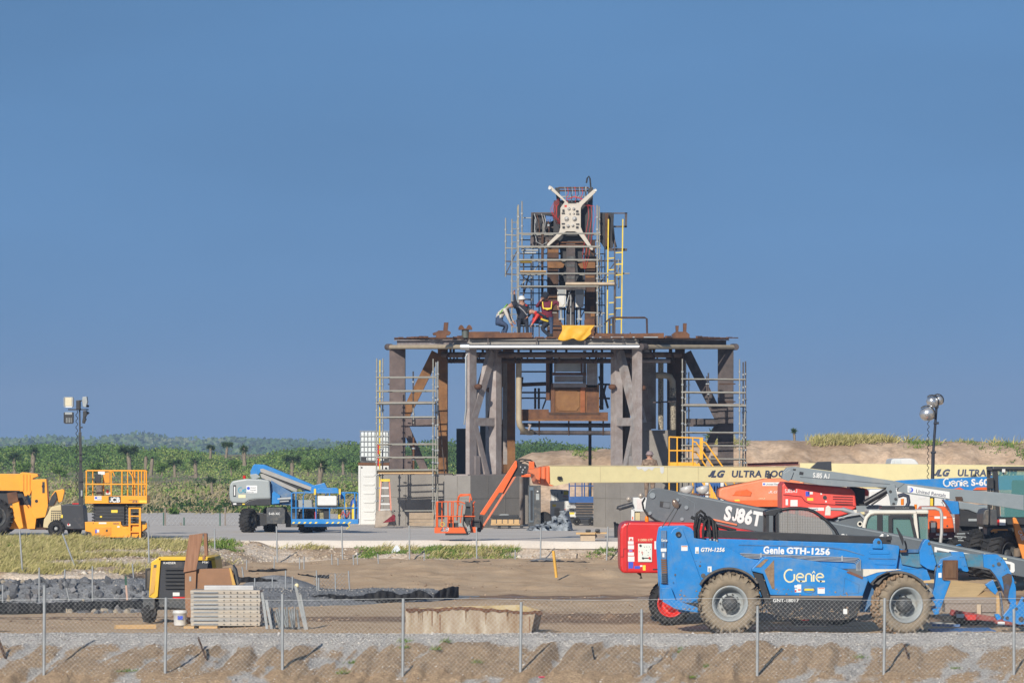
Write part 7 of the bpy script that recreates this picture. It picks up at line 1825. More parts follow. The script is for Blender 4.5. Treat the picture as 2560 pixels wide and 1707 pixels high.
build(MB().box(X(1436,D),X(1487,D),D,D+.8,PADZ+.06,Z(1302,D)),'chassis',black,bs)
for a in (1442,1480):wheel(bs,(X(a,D),D,PADZ+.15),.15,.12,.09,rubber,black,hubdark,0,8,.004,.03)
build(MB().box(X(1428,D),X(1436,D),D+.0,D+.1,Z(1252,D),Z(1244,D)),'sign',rimgrey,dk)
D=181.0
for k,(s,lb) in enumerate((('1376,1224 1380,1223 1420,1225 1424,1228 1424,1250 1384,1252','white generator with yellow warning stickers standing behind the other white generator'),('1376,1252 1420,1252 1440,1256 1440,1292 1376,1292','white generator with a louvred vent standing on the pad beside the dark blue scissor lift'))):
 g_=thing('generator',lb,'generator',P(1405,1292,D+2.2 - k*2),'white generators')
 Dg=D+2.2 - 2.2*k
 if k==0:s=s.replace('1250','1305').replace('1252','1305')
 b_=build(MB().prism(pp(Dg,s),Dg,Dg+1.6,.02),'housing',white,g_)
 if k==0:
  sticker(b_,Dg - .002,'1409,1227 1422,1236',yeld);sticker(b_,Dg - .002,'1402,1227 1407,1234',navy);text('Diesel',X(1407,Dg),Z(1242,Dg),Dg - .004,px(4,Dg),redd,b_);text('MAGNUM',X(1406,Dg),Z(1250,Dg),Dg - .004,px(3,Dg),navy,b_)
  for a in (1386,1393):build(MB().box(X(a,Dg),X(a+2,Dg),Dg - .03,Dg,Z(1250,Dg),Z(1232,Dg)),'handle',rimgrey,b_)
 else:
  m=MB()
  for i in range(6):build(MB().box(X(1386,Dg),X(1400,Dg),Dg - .02,Dg,Z(1272+i*3.4,Dg),Z(1270+i*3.4,Dg)),'louvre',mat('vent_tan',(.35,.30,.22)),b_)
  sticker(b_,Dg - .002,'1381,1260 1390,1266',yeld);text('RENTAL',X(1416,Dg),Z(1276,Dg),Dg - .004,px(4,Dg),navy,b_,bold=.02);sticker(b_,Dg - .002,'1422,1280 1436,1285',yeld);text('UNITED',X(1418,Dg),Z(1267,Dg),Dg - .004,px(4,Dg),navy,b_);sticker(b_,Dg - .002,'1412,1271 1414,1277',redd)
 build(MB().box(X(1378,Dg),X(1436,Dg),Dg+.1,Dg+1.4,PADZ,Z(1291,Dg)),'skid',black,g_)
D=168.0
tag(build(MB().lathe((X(1361,D+6),D+6,PADZ+.28),(0,1,0),[(.16,-.1),(.28,-.1),(.3,0),(.28,.1),(.16,.1)],20),'tyre',rubber),'loose black tyre standing behind the silver tarpaulin heap','tyre')
D=167.0
lo=thing('light_tower','light tower with two lowered white lamp bowls under the cream boom','light tower',P(1735,1326,D),'light towers')
for a in (1717,1757):
 f=build(MB().lathe(P(a,1222,D),(.25,0,-1),[(px(8,D),-px(8,D)),(px(16,D),-px(6,D)),(px(17,D),0),(px(13,D),px(8,D)),(px(6,D),px(12,D)),(.01,px(13,D))],18),'lamp',mat('lamp_bowl',(.60,.58,.55),.3,metal=.2,var=.05,dirt=.3),lo)
build(MB().cyl(P(1700,1236,D),P(1775,1236,D),px(2,D),8).bbox(X(1728,D),X(1742,D),D - .1,D+.1,Z(1300,D),Z(1232,D),.02),'bar',rust,lo);build(MB().bbox(X(1705,D),X(1770,D),D,D+1.2,PADZ,Z(1285,D),.05),'base',white,lo)
D=171.0
for a0,lb in ((1738,'blue lift cage with a white column left of the orange boom lift body'),(1776,'blue lift cage half hidden by the orange boom lift body')):
 cgx=thing('lift_cage',lb,'lift',P(a0+16,1315,D),'blue lift cages')
 for i in range(6):build(MB().cyl(P(a0+i*7,1310,D),P(a0+i*7,1196,D),px(1.8,D),6),'post',bdk,cgx)
 for y_ in (1212,1228,1244):build(MB().cyl(P(a0,y_,D),P(a0+36,y_,D),px(1.6,D),6),'rail',bdk,cgx)
 build(MB().box(X(a0+25,D),X(a0+33,D),D - .1,D - .05,PADZ,Z(1200,D)),'column',white,cgx);build(MB().box(X(a0,D),X(a0+36,D),D+.6,D+.7,PADZ,Z(1206,D)),'back_panel',bdk,cgx)
D=157.5
lw=thing('light_tower','white lamp trailer with a black cylinder lamp left of the grey boom end','light tower',P(1600,1334,D),'light towers')
b_=build(MB().bbox(X(1583,D),X(1622,D),D,D+1.0,Z(1278,D),Z(1243,D),.02),'box',white,lw);sticker(b_,D - .002,'1592,1247 1604,1272',mat('print',(.62,.55,.53)));
build(MB().box(X(1578,D),X(1586,D),D,D+.6,PADZ+.2,Z(1273,D)).box(X(1586,D),X(1630,D),D,D+1,PADZ+.15,Z(1320,D)),'frame',white,lw);build(MB().box(X(1586,D),X(1600,D),D+.1,D+.6,Z(1320,D),Z(1278,D)),'panel',MATS['tan_hood'],lw);sticker(lw,D - .004,'1580,1291 1583,1298',orange)
build(MB().cyl(P(1547,1270,D - .1),P(1582,1260,D - .1),px(6.5,D),12).cyl(P(1542,1268,D - .1),P(1549,1270,D - .1),px(4,D),8),'cylinder_lamp',mat('slate_black',(.022,.025,.033)),lw)
for a,b in ((1572,1247),(1602,1238)):build(MB().sphere(P(a,b,D),px(7,D),10,8),'lamp',mat('rusty_lamp',(.42,.36,.30),.4,metal=.3,var=.3,vscale=8),lw)
for a in (1590,1615):wheel(lw,(X(a,D),D,PADZ+.25),.25,.18,.14,rubber,white,hubdark,0,12,.01,.04)
D=152.6
for k,(a,y_,lb) in enumerate(((1537,1306,'leftmost of three short black pipe stubs left of the red lift'),(1542,1309,'middle one of three short black pipe stubs left of the red lift'),(1547,1311,'rightmost of three short black pipe stubs left of the red lift'))):
 tag(build(MB().cyl(P(a+1,1344,D),P(a,y_,D),px(2.4,D),8).cyl(P(a,y_+2,D),P(a,y_ - 2,D),px(3,D),8),'pipe_stub',black),lb,'pipe','black pipe stubs')
D=147.0
cb_=thing('timber_crate','low timber crate with planks across it on the near edge of the pad','crate',P(1480,1352,D))
build(MB().bbox(X(1451,D),X(1488,D),D,D+.8,Z(1352,D),Z(1335,D),.01),'side',mat('pale_board',(.48,.38,.27)),cb_);build(MB().box(X(1488,D),X(1512,D),D+.1,D+.8,Z(1345,D),Z(1334,D)),'end',oldwood,cb_)
build(MB().box(X(1440,D),X(1488,D),D - .1,D+.1,Z(1335,D),Z(1330,D)),'plank',wood,cb_);build(MB().box(X(1480,D),X(1517,D),D+.1,D+.4,Z(1334,D),Z(1330,D)),'plank',wood,cb_);build(MB().bbox(X(1464,D),X(1477,D),D,D+.3,Z(1330,D),Z(1323,D),.03).bbox(X(1488,D),X(1500,D),D,D+.3,Z(1330,D),Z(1322,D),.04),'scrap',black,cb_)
build(MB().box(X(1448,D),X(1490,D),D,D+.8,PADZ - .02,Z(1352,D)),'skid',black,cb_)
D=171.0
st_=thing('stair_platform','orange-yellow stair platform with handrails in front of the right leg of the stand','stairs',P(1710,1318,D))
sy_=mat('stair_yellow',(.78,.38,.02),.45,var=.05)
build(MB().box(X(1672,D),X(1740,D),D,D+1.2,Z(1164,D),Z(1155,D)),'platform',sy_,st_)
for dd in (0,1.15):
 for a in (1673,1693,1732):build(MB().cyl(P(a,1318,D+dd),P(a,1092,D+dd),px(2,D),7),'post',sy_,st_)
 for y_ in (1092,1126):build(MB().cyl(P(1672,y_,D+dd),P(1758 if y_==1092 else 1733,y_+(3 if y_==1092 else 0),D+dd),px(2,D),7),'rail',sy_,st_)
 for a,b in ((1734,1105),(1758,1106)) if dd==0 else ((1734,1130),):build(MB().tube([P(a - 2,b - 2,D+dd),P(a+6,b,D+dd),P(a+88,b+116,D+dd)],px(2.2,D),7),'handrail',sy_,st_)
 build(MB().beam(P(1740,1160,D+dd),P(1822,1318,D+dd),.05,.25),'stringer',sy_,st_)
build(MB().box(X(1749,D),X(1757,D),D - .02,D,Z(1148,D),Z(1096,D)),'panel',sy_,st_)
for k in range(9):build(MB().box(X(1742+k*9,D),X(1752+k*9,D),D+.05,D+1.1,Z(1166+k*17,D),Z(1164+k*17,D)),'tread',sy_,st_)
tag(build(MB().ibeam(P(1868,1162,200),P(1996,1158,200),.3,.16),'steel_beam',mat('maroon_steel',(.12,.025,.02),.7)),'long dark red beam lying at the foot of the sand berm','beam')
D=139.0
lr=thing('light_tower','light tower with silver bowl lamps on a dark leaning mast at the right','light tower',P(2329,1440,D),'light towers')
build(MB().cyl(P(2327,1440,D),P(2331,1210,D),px(6,D),10).cyl(P(2331,1214,D),P(2333,1130,D),px(4.6,D),10).cyl(P(2333,1132,D),P(2342,1006,D),px(3.4,D),10),'mast',mat('mast_navy',(.02,.025,.04),.4),lr)
for a,b in ((2331,1209),(2333,1131),(2340,1058)):build(MB().cyl(P(a - 6,b,D - .02),P(a+7,b - 1,D - .02),px(3,D),8),'mast_clamp',MATS['mast_navy'],lr)
build(MB().box(X(2325,D),X(2332,D),D - .1,D,Z(1268,D),Z(1245,D)),'label_tube',lemon,lr)
build(MB().tube([P(2321+2.2*math.sin(t*.9) - t*.02,1048+t*2.1,D+.03*math.cos(t*.9)) for t in range(76)],px(.9,D),5),'coiled_cable',rubber,lr)
bowl=mat('polished_bowl',(.62,.63,.64),.22,metal=.75,var=.04)
for (a,b,ax,r_) in ((2330,1003,(-.5,-.35,.6),15),(2344,1000,(-.9,-.2,-.3),14),(2317,1034,(-.85,-.25,-.3),19)):
 f=build(MB().lathe(P(a,b,D),ax,[(px(r_*.95,D),-px(r_*.7,D)),(px(r_,D),-px(r_*.5,D)),(px(r_*.98,D),0),(px(r_*.8,D),px(r_*.55,D)),(px(r_*.45,D),px(r_*.85,D)),(.01,px(r_*.95,D))],18),'lamp',bowl,lr)
 build(MB().tube([P(a+r_*1.05*math.cos(t),b - r_*1.05*math.sin(t),D - .2) for t in [k*.35 - .4 for k in range(9)]],px(1.6,D),6),'yoke',black,f)
build(MB().cyl(P(2322,1020,D),P(2344,1012,D),px(3,D),8).bbox(X(2336,D),X(2346,D),D - .1,D+.1,Z(1020,D),Z(1004,D),.02),'bracket',black,lr)
#==================================================================the yard in the middle:compressor,stacks,silt fence,rocks,bin
D=105.0
kc=thing('air_compressor','yellow and black towable air compressor with louvred front behind the plank stack','compressor',(X(460,D),D+1,0))
def kb(name,s,d0,d1,m_,bev=.01,par=None):return build(MB().prism(pp(D,s),D+d0,D+d1,bev),name,m_,par or kc)
hood_=kb('canopy','371,1493 377,1404 395,1393 534,1392 538,1399 548,1480 540,1500 400,1500 390,1497',.12,2.2,mat('lemon_yellow',(.70,.43,.02),.45,var=.06,dirt=.25,dirtc=(.42,.27,.06)),.02)
kb('frame','393,1396 402,1394 394,1490 384,1498 380,1496 386,1480',.0,.2,MATS['lemon_yellow'],.005);kb('frame','396,1391 536,1391 538,1400 398,1400',.0,.3,MATS['lemon_yellow'],.005);kb('frame','528,1396 537,1396 546,1470 538,1470',.0,.3,MATS['lemon_yellow'],.005)
fp=kb('front_panel','402,1400 529,1400 540,1496 396,1496',.06,.3,MATS['slate_black'],.01)
for k in range(6):build(MB().box(X(413,D),X(461,D),D+.0,D+.06,Z(1424+k*9.4,D),Z(1418+k*9.4,D)),'louvre',black,fp)
kb('side_panel','381,1418 394,1404 384,1480 373,1489',.1,.13,mat('ochre_panel',(.55,.32,.07),.6,dirt=.4),.004);sticker(kc,D+.095,'384,1411 393,1418',hubdark)
text('KAESER',X(408,D),Z(1409,D),D+.055,px(5,D),decal,fp,bold=.03,width=1.25);text('M50',X(505,D),Z(1407,D),D+.055,px(5,D),decal,fp,bold=.03,width=1.4)
kb('bumper','397,1496 470,1496 470,1522 398,1516',.0,.4,hubdark);sticker(fp,D+.05,'432,1480 449,1489',decal);sticker(kc,D - .004,'432,1491 462,1495',redlens)
kb('fender','358,1496 372,1492 388,1496 388,1520 376,1526 358,1527',-.1,.4,hubdark,.02);kb('door_frame','360,1421 376,1420 375,1424 364,1426 363,1470 374,1472 374,1477 359,1476',.4,.46,black,.004);kb('door_mesh','364,1426 374,1424 374,1472 363,1470',.42,.44,MATS['grey_plastic'],0)
wheel(kc,(X(372,D),D+.15,.29),.30,.22,.17,rubber,white,hubdark,R(75),14,.012,.04);wheel(kc,(X(545,D),D+.3,.29),.30,.22,.17,rubber,white,hubdark,R(75),14,.012,.04)
build(MB().box(X(365,D),X(550,D),D+.3,D+1.6,.3,Z(1500,D)).cyl((X(360,D),D+.05,.02),(X(360,D),D+.05,.5),.03,8),'chassis',hubdark,kc)
bsteel=mat('brown_form_steel',(.27,.135,.065),.6,var=.1,vscale=3,dirt=.25,dirtc=(.20,.09,.04),bump=.1)
rsteel=mat('streaky_rust_steel',(.24,.115,.06),.75,vscale=4,c2=(.33,.17,.10),stretch=(5,5,.5),dirt=.3,dirtc=(.14,.06,.03))
D=103.9
fw=thing('steel_formwork','brown steel form panels standing upright between the compressor and the plank stack','formwork',(X(490,D),D+.3,0))
def fwb(n,s,d0,d1,m_,bev=.008):return build(MB().prism(pp(D,s),D+d0,D+d1,bev),n,m_,fw)
fwb('post','462,1428 491,1424 488,1500 482,1562 466,1562 462,1490',0,.3,bsteel);fwb('folded_plate','473,1337 508,1332 491,1424 459,1430',-.06,.02,rsteel)
fwb('folded_flange','508,1332 517,1333 519,1388 512,1390 512,1398 506,1400 506,1390 511,1386',.02,.3,rsteel);fwb('slab','492,1422 572,1420 583,1432 588,1472 540,1480 492,1480',.1,.45,bsteel)
fwb('yellow_strap','572,1418 577,1420 590,1465 582,1470',.06,.12,MATS['ochre_panel']);fwb('curved_end','580,1412 588,1422 596,1460 588,1466 582,1440',.2,.7,hubdark);sticker(fw,D - .004,'473,1440 478,1452',rimgrey)
D=102.3
pk=thing('plank_stack','stack of nine weathered aluminium scaffold decks on timber bearers','plank stack',(X(564,D),D+.6,0))
for k in range(9):
 y0=1475+k*9.9
 b_=build(MB().bbox(X(476+rg.uniform(-1,1),D),X(651+rg.uniform(-1.5,1),D),D+rg.uniform(0,.03),D+1.2,Z(y0+9.3,D),Z(y0,D),.008),'deck',mat(f'deck_alu_{k%3}',((.40,.36,.305),(.34,.33,.31),(.43,.385,.32))[k % 3],.5,metal=.25,var=.12,vscale=2.5,stretch=(.6,3,3),dirt=.4,dirtc=(.42,.33,.23)),pk)
 build(MB().box(X(484,D),X(545,D),D - .006,D+.02,Z(y0+7,D),Z(y0+3.6,D)),'groove',mat('groove_grey',(.20,.22,.24),.6),b_)
 m=MB()
 for i in range(6):m.cyl(P(560+i*16.6,y0+5.4,D - .004),P(560+i*16.6,y0+5.4,D+.03),px(1.7,D),7)
 build(m,'holes',black,b_,kind='stuff')
build(MB().bbox(X(508,D),X(632,D),D+.3,D+.6,Z(1475,D),Z(1464,D),.01),'top_deck',mat('pale_alu',(.45,.45,.45),.45,metal=.2,dirt=.2),pk)
for a,b in ((460,486),(498,544)):build(MB().box(X(a,D),X(b,D),D - .1,D+1.2,-.02,Z(1564,D)),'bearer',wood,pk)
D=103.4
bu=thing('bucket','white plastic bucket with a blue label beside the plank stack','bucket',(X(450,D),D,.0))
build(MB().lathe((X(450,D),D,.01),(0,0,1),[(px(15,D),0),(px(17,D),px(29,D)),(px(18.5,D),px(29.5,D)),(px(18.5,D),px(34,D)),(px(17,D),px(34.5,D)),(px(17.5,D),px(37,D)),(.01,px(37.5,D))],20),'pail',white,bu)
lb_=MB().prism(pp(D - .16,'444,1539 457,1539 457,1548 444,1548'),D - .165,D - .16,0);build(lb_,'label',blued,bu)
D=101.7
tm=thing('timber','pale squared timber lying on the sand left of the bucket','timber',(X(340,D),D,0));build(MB().beam(P(288,1566,D),P(388,1565,D+.3),.18,px(11,D)),'beam',wood,tm)
rk=thing('post_rack','leaning bundle of galvanised channel posts and tubes right of the plank stack','post rack',(X(710,101.2),101.2,0));D=101.2
for a in (((655,1480),(668,1572)),((666,1500),(680,1575)),((739,1463),(765,1578)),((750,1485),(768,1577))):build(MB().beam(P(*a[0],D),P(*a[1],D - .1),.06,.09,(0,1,0)),'channel',mat('dull_zinc',(.21,.225,.23),.55,metal=.2,var=.2,vscale=5,dirt=.3),rk)
for k in range(13):
 a=680+k*5.2;build(MB().cyl(P(a - 14+k*1.2,1517+(k*7) % 11,D+.35),P(a+6 - (k % 3)*4,1574,D - .05+(k % 4)*.06),px(2.9,D),7),'tube',MATS['dull_zinc'],rk)
for k in range(9):build(MB().beam(P(690+k*7,1570+k % 3*3,D - .1),P(704+k*6.4,1577 - k % 4*3,D - .2),.03,.03),'clamp',(rubber,galv,alu)[k % 3],rk)
build(MB().sphere(P(742,1463,D),px(6,D),8,6),'cap',sand_d,rk)
# ---- steel bin with rust along its rim
D=98.9
sb=thing('steel_bin','low cream steel bin with rust-stained rim on the gravel shoulder','bin',(X(1185,D),D+.6,0))
bincol=mat('bin_cream',(.36,.29,.20),.85,vscale=2.2,c2=(.52,.46,.37),stretch=(2.2,2.2,.5),dirt=.75,dirtc=(.25,.16,.09),dscale=1.4,grain=.12,bump=.3)
build(MB().prism(pp(D,'1014,1528 1166,1519 1324,1531 1338,1533 1326,1590 1014,1590'),D,D+.04),'front_wall',bincol,sb)
build(MB().plate([P(1324,1531,D),P(1357,1524,D+.9),P(1345,1580,D+.9),P(1316,1590,D)],(0,1,0),.04),'end_wall',bincol,sb)
build(MB().prism(pp(D+1,'1014,1521 1170,1514 1300,1511 1350,1524 1345,1585 1014,1585'),D+1.0,D+1.04),'back_wall',mat('bin_ochre',(.48,.36,.17),.8,vscale=4,c2=(.55,.46,.30),dirt=.5,dirtc=(.2,.11,.05)),sb)
tp_=[(a,np.interp(a,[1014,1080,1166,1325,1356],[1519,1520,1516,1528,1525])+rg.uniform(-2,1.5)) for a in range(1014,1357,9)]
bt_=[(a,b+5+7*abs(math.sin(a*.05))*rg.random()) for a,b in tp_]
build(MB().prism([(X(a,D),Z(b,D)) for a,b in tp_+bt_[::-1]],D - .02,D+.05),'rim',rust,sb)
for k in range(16):a=rg.uniform(1020,1320);b=np.interp(a,[1014,1166,1325],[1524,1521,1533]);build(MB().prism(pp(D,f'{a},{b} {a+rg.uniform(2,8)},{b} {a+3},{b+rg.uniform(12,40)} {a+1},{b+8}'),D - .008,D),'rust_run',mat('stain2',(.26,.17,.10),.9,var=.3),sb)
for a,b in ((1078,1519),(1098,1536),(1322,1540)):build(MB().prism(pp(D,f'{a},{b} {a+4},{b} {a+3},{b+45} {a+1},{b+45}'),D - .012,D),'rib',mat('stain',(.24,.13,.07),.9),sb)
# ---- rocks and grey gravel mound behind the silt fence
def sxy(x,y):return CX+x*FP/y
def z_mound(x,y):
 s_=sxy(x,y)
 h=np.interp(s_,[-300,360,420,700,1080,1150],[.62,.62,.50,.34,.22,.0])
 y0=np.interp(s_,[-300,660,1150],[111.6,115.6,121.8]);y1=y0+np.interp(s_,[-300,360,700,1150],[7,7,6,4])
 return -.1+(h+.1)*sstep(0,1.6,y - y0)*(1 - sstep(-2,0,y - y1))+.06*fbm(x*1.4,y*1.4,201,3)
md=grid_mesh('gravel_mound',np.arange(-17,-.8,.1),np.arange(111,128,.12),z_mound,ground_mat('grey_gravel',(.17,.175,.182),(.25,.255,.262),scale=3,grain=.3,gscale=20,bump=1,bscale=12));md['kind']='structure'
n=12000;x=rng.uniform(-14.6,-1.2,n);y=rng.uniform(111.8,126,n);z=z_mound(x,y);k=z>.05
m_grock=tint_mat('grey_rock',[(0,(.085,.088,.095)),(.55,(.19,.195,.205)),(.9,(.31,.30,.29)),(1,(.5,.45,.38))])
stones('mound_gravel',np.stack([x,y,z],1)[k],rng.uniform(.02,.05,k.sum()),rng,m_grock)
rp=thing('rock_pile','pile of dark grey broken rocks behind the black silt fence at the left','rock pile',(X(180,114),114,0))
rocks=[]
for v_ in range(6):
 bm=bmesh.new();bmesh.ops.create_icosphere(bm,subdivisions=1,radius=1)
 r_=np.random.default_rng(v_+40)
 for q in bm.verts:q.co*=r_.uniform(.55,1.2);q.co.z*=.75
 me=MB().from_bm(bm).mesh('rock',mat(f'rock_grey_{v_}',((.12,.125,.135),(.18,.185,.195),(.25,.25,.26),(.085,.09,.10),(.15,.145,.145),(.34,.29,.22))[v_],.9,var=.25,vscale=5,bump=.4));rocks.append(me)
for k in range(290):
 a=rng.uniform(-25,375);yy=112.3+3.2*rng.random();x=X(a,yy)
 o=bpy.data.objects.new('rock',rocks[min(5,int(rng.random()**1.2*5.35))]);col.objects.link(o);o.parent=rp
 s=.05+.10*rng.random()**1.4;zz=float(z_mound(np.array(x),np.array(yy)))
 o.location=Vector((x,yy,zz+.03)) - rp.location;o.scale=(s*rng.uniform(.8,1.5),s,s*rng.uniform(.7,1.2));o.rotation_euler=(rng.uniform(0,6),rng.uniform(0,6),rng.uniform(0,6))
# ---- black silt fences
silt=mat('silt_fabric',(.014,.015,.018),.75,var=.3,vscale=3,bump=.5,bscale=8)
def ribbon(name,label,top,bot,D0,D1,step=6,m_=silt,group='black silt fences'):
 mb=MB();T=np.array(top,float);B=np.array(bot,float);xs_=np.arange(T[0,0],T[-1,0]+.1,step);nz=4
 for a in xs_:
  u=(a - xs_[0])/(xs_[-1] - xs_[0]);d_=1/(1/D0+(1/D1 - 1/D0)*u)
  t_=np.interp(a,T[:,0],T[:,1])+1.2*math.sin(a*.21)+.8*math.sin(a*.57);b_=np.interp(a,B[:,0],B[:,1])
  for j in range(nz+1):
   w_=j/nz;mb.v.append((X(a,d_),d_+.06*math.sin(a*.35+w_*2)+.05*math.sin(a*.11),Z(t_+(b_ - t_)*w_,d_)))
 for i in range(len(xs_) - 1):
  for j in range(nz):o_=i*(nz+1)+j;mb.f.append([o_,o_+1,o_+nz+2,o_+nz+1]);mb.m.append(0);mb.sm.append(True)
 o=build(mb,name,m_);s=o.modifiers.new('thickness','SOLIDIFY');s.thickness=.012;return tag(o,label,'silt fence',group)
ribbon('silt_fence','long black silt fence in front of the grey rocks, sagging towards its right end',[(-40,1504),(100,1507),(180,1503),(300,1501),(620,1494),(661,1490),(700,1500),(740,1493),(820,1484),(890,1490),(961,1474),(1005,1486),(1053,1473),(1082,1490)],[(-40,1535),(180,1533),(356,1524),(660,1518),(863,1517),(933,1515),(1000,1502),(1082,1496)],110.8,121.0)
ribbon('silt_fence','torn black end flap of the silt fence standing in the sand',[(1084,1486),(1112,1468),(1149,1464)],[(1084,1497),(1149,1493)],121.2,122.6,3)
ribbon('silt_fence','short black silt strip on the grey mound behind the brown slab',[(594,1441),(640,1442),(697,1450)],[(594,1456),(650,1453),(700,1452)],122,123)
ribbon('silt_fence','thin black silt strip on the far side of the grey mound by the leaning mesh',[(745,1433),(790,1438),(826,1435)],[(745,1436),(790,1443),(826,1446)],128.5,129)
ribbon('silt_fence','thin black silt strip below the stony bank behind the compressor',[(622,1425),(680,1421),(722,1422)],[(622,1428),(680,1429),(724,1424)],133,134)
ribbon('silt_fence','long thin black silt strip at the foot of the stony bank',[(1000,1404),(1130,1406),(1170,1402),(1300,1402),(1380,1400),(1510,1405)],[(1000,1407),(1130,1410),(1300,1408),(1510,1408)],141.5,142.5)
for k,(pts,D) in enumerate((([(560,1449),(840,1447)],125.0),([(880,1404),(1520,1403)],143.0))):
 m=MB();x0,x1=X(pts[0][0],D),X(pts[1][0],D);v,q=[],[]
 g2=grid_mesh('gravel_terrace',np.arange(x0,x1,.12),np.arange(D - .2,D+2.4,.12),lambda x,y:Z((pts[0][1]+pts[1][1])/2,D) - .3*(np.abs(y - D - 1.1)/1.2)**2 - .35*(1 - sstep(x0,x0+.9,x)*(1 - sstep(x1 - 1.4,x1,x)))+.16*fbm(x*.9,y*1.3,210+k,4),bpy.data.materials['grey_gravel']);g2['kind']='structure'
# ---- stakes and small posts
def stakes(lst,name,group,lab,m_,r=.022):
 for k,(x0,y0,x1,y1,D) in enumerate(lst):
  o=build(MB().cyl(P(x1,y1+3,D),P(x0,y0,D),r,7),name,m_);tag(o,lab if isinstance(lab,str) else lab[k],'post',group)
stakes([(49,1325,57,1440,132.5),(156,1333,193,1428,134.5),(370,1300,373,1412,137),(536,1320,538,1402,144.5),(691,1315,694,1421,144.5),(854,1314,857,1408,144.5),(1023,1313,1024,1407,144.5),(1191,1317,1192,1401,144.5),(1352,1319,1351,1402,144.5),(1520,1316,1516,1406,144.5)],'fence_post','tall grey posts along the stony bank',
 ['tall grey post standing in the grass at the far left of the stony bank','leaning grey post in the grass below the light tower trailer','tall grey post below the right corner of the yellow scissor lift','tall grey post right of the tilted brown steel plate','tall grey post in front of the concrete slab end','tall grey post in front of the blue work platform','tall grey post between the white scrap sheet and the green weeds','tall grey post right under the orange lift arm foot','tall grey post below the silver tarpaulin heap','tall grey post beside the red boom lift'],galv,.026)
stakes([(98,1418,98,1501,112.2),(162,1422,162,1444,117),(231,1414,231,1499,112.2),(7,1461,7,1503,112),(166,1469,173,1499,112),(331,1409,334,1442,120),(605,1416,609,1444,123.5),(637,1444,637,1476,121),(681,1442,681,1480,120),(714,1425,714,1480,119.5),(731,1440,731,1479,119.5),(791,1425,793,1479,119.5),(797,1443,797,1477,119.5),(838,1433,839,1479,119.5),(871,1426,874,1470,121),
  (617,1399,616,1420,137),(686,1392,685,1421,137),(749,1392,749,1419,137),(760,1390,760,1419,137),(829,1384,830,1408,140),(845,1394,845,1410,140),(883,1386,884,1409,140),(893,1385,894,1407,140),(944,1384,946,1405,140),(1061,1381,1060,1404,141),(1288,1374,1288,1400,142)],'stake','short grey stakes of the silt fences',[ORD[o]+' short grey stake from the left '+w for w,os in (('in front of the grey rocks',(1,2,4,0,3,5)),('along the grey gravel mound',range(9)),('at the foot of the stony bank',range(11))) for o in os],galv,.02)
gs_=thing('survey_stake','wooden survey stake with a green painted top in the grey rocks','stake',P(317,1497,112.3))
build(MB().beam(P(318,1499,112.3),P(315,1462,112.3),.045,.03,(0,1,0)),'wood',mat('pink_wood',(.48,.33,.26),.8),gs_);build(MB().beam(P(315,1462,112.3),P(314,1440,112.3),.05,.035,(0,1,0)),'painted_top',mat('green_tape',(.01,.07,.04),.5),gs_)
stakes([(1383,1376,1391,1440,134)],'stake',None,'yellow stake standing in the pushed-up sand',mat('stake_yellow',(.66,.37,.06),.6),.045);stakes([(1443,1383,1442,1392,138)],'stake',None,'small dark stick beside the yellow stake in the sand',black,.02)
tag(build(MB().prism(pp(146.2,'975,1383 988,1364 994,1362 1001,1373 996,1378'),146.2,146.24),'scrap_sheet',mat('white_scrap',(.62,.66,.70),.5)),'white triangular scrap sheet lying in the weeds below the pad edge','scrap')
# ---- chain-link fences
def chain(name,mbv,x0,x1,zt,zb,D0,D1,dx,r,parent,m_,sag=0.0):
 n=int((x1 - x0)/dx);h=dx;t=[]
 rows=int((zt - zb)/h)
 vs_=[]
 for i in range(n):
  sgn=1 if i % 2==0 else -1
  for s in (0,1):
   pts=[]
   for j in range(rows+1):
    xx=x0+(i+.5*((j+s+(i % 2)) % 2))*dx*1.0 if False else x0+i*dx+(dx*.5 if (j+s) % 2 else -dx*.5)
    u=(xx - x0)/(x1 - x0);pts.append((xx,D0+(D1 - D0)*u+(.004 if s else -.004),zb+j*h*.5*2*((zt - zb)/(rows*h)) - sag*math.sin((u*8 % 1)*math.pi)*(j/rows)))
   vs_.append(pts)
  if True:pass
 P_=np.array(vs_)
 a=P_[:,:-1].reshape(-1,3);b=P_[:,1:].reshape(-1,3);d=b - a;d/=np.linalg.norm(d,axis=1,keepdims=True)
 u1=np.cross(d,[0,1,0]);u1/=np.linalg.norm(u1,axis=1,keepdims=True);u2=np.array([0,1.,0])
 o=[u1*r,-u1*r*.5+u2*r*.87,-u1*r*.5 - u2*r*.87]
 v=np.stack([a+o[0],a+o[1],a+o[2],b+o[0],b+o[1],b+o[2]],1).reshape(-1,3) - np.array(origin(parent))
 i=np.arange(len(a))*6;q=np.concatenate([np.stack([i+p,i+(p+1) % 3,i+3+(p+1) % 3,i+3+p],1) for p in range(3)])
 me=raw_mesh(name,v,q);me.materials.append(m_);ob_=bpy.data.objects.new(name,me);col.objects.link(ob_);ob_.parent=parent;ob_['kind']='stuff';return ob_
wire=mat('fence_wire',(.55,.57,.57),.45,metal=.35,var=.1)
FD=94.6
ff=thing('chain_link_fence','chain-link fence with round galvanised posts along the front edge','fence',(0,FD,-1.0))
chain('chain_link',None,-12.6,12.6,Z(1496,FD),-.95,FD,FD,.098,.0016,ff,wire,.05)
build(MB().tube([(x,FD,Z(1497,FD) - .02*math.sin(x)) for x in np.linspace(-12.6,12.6,40)],.004,5),'top_wire',wire,ff)
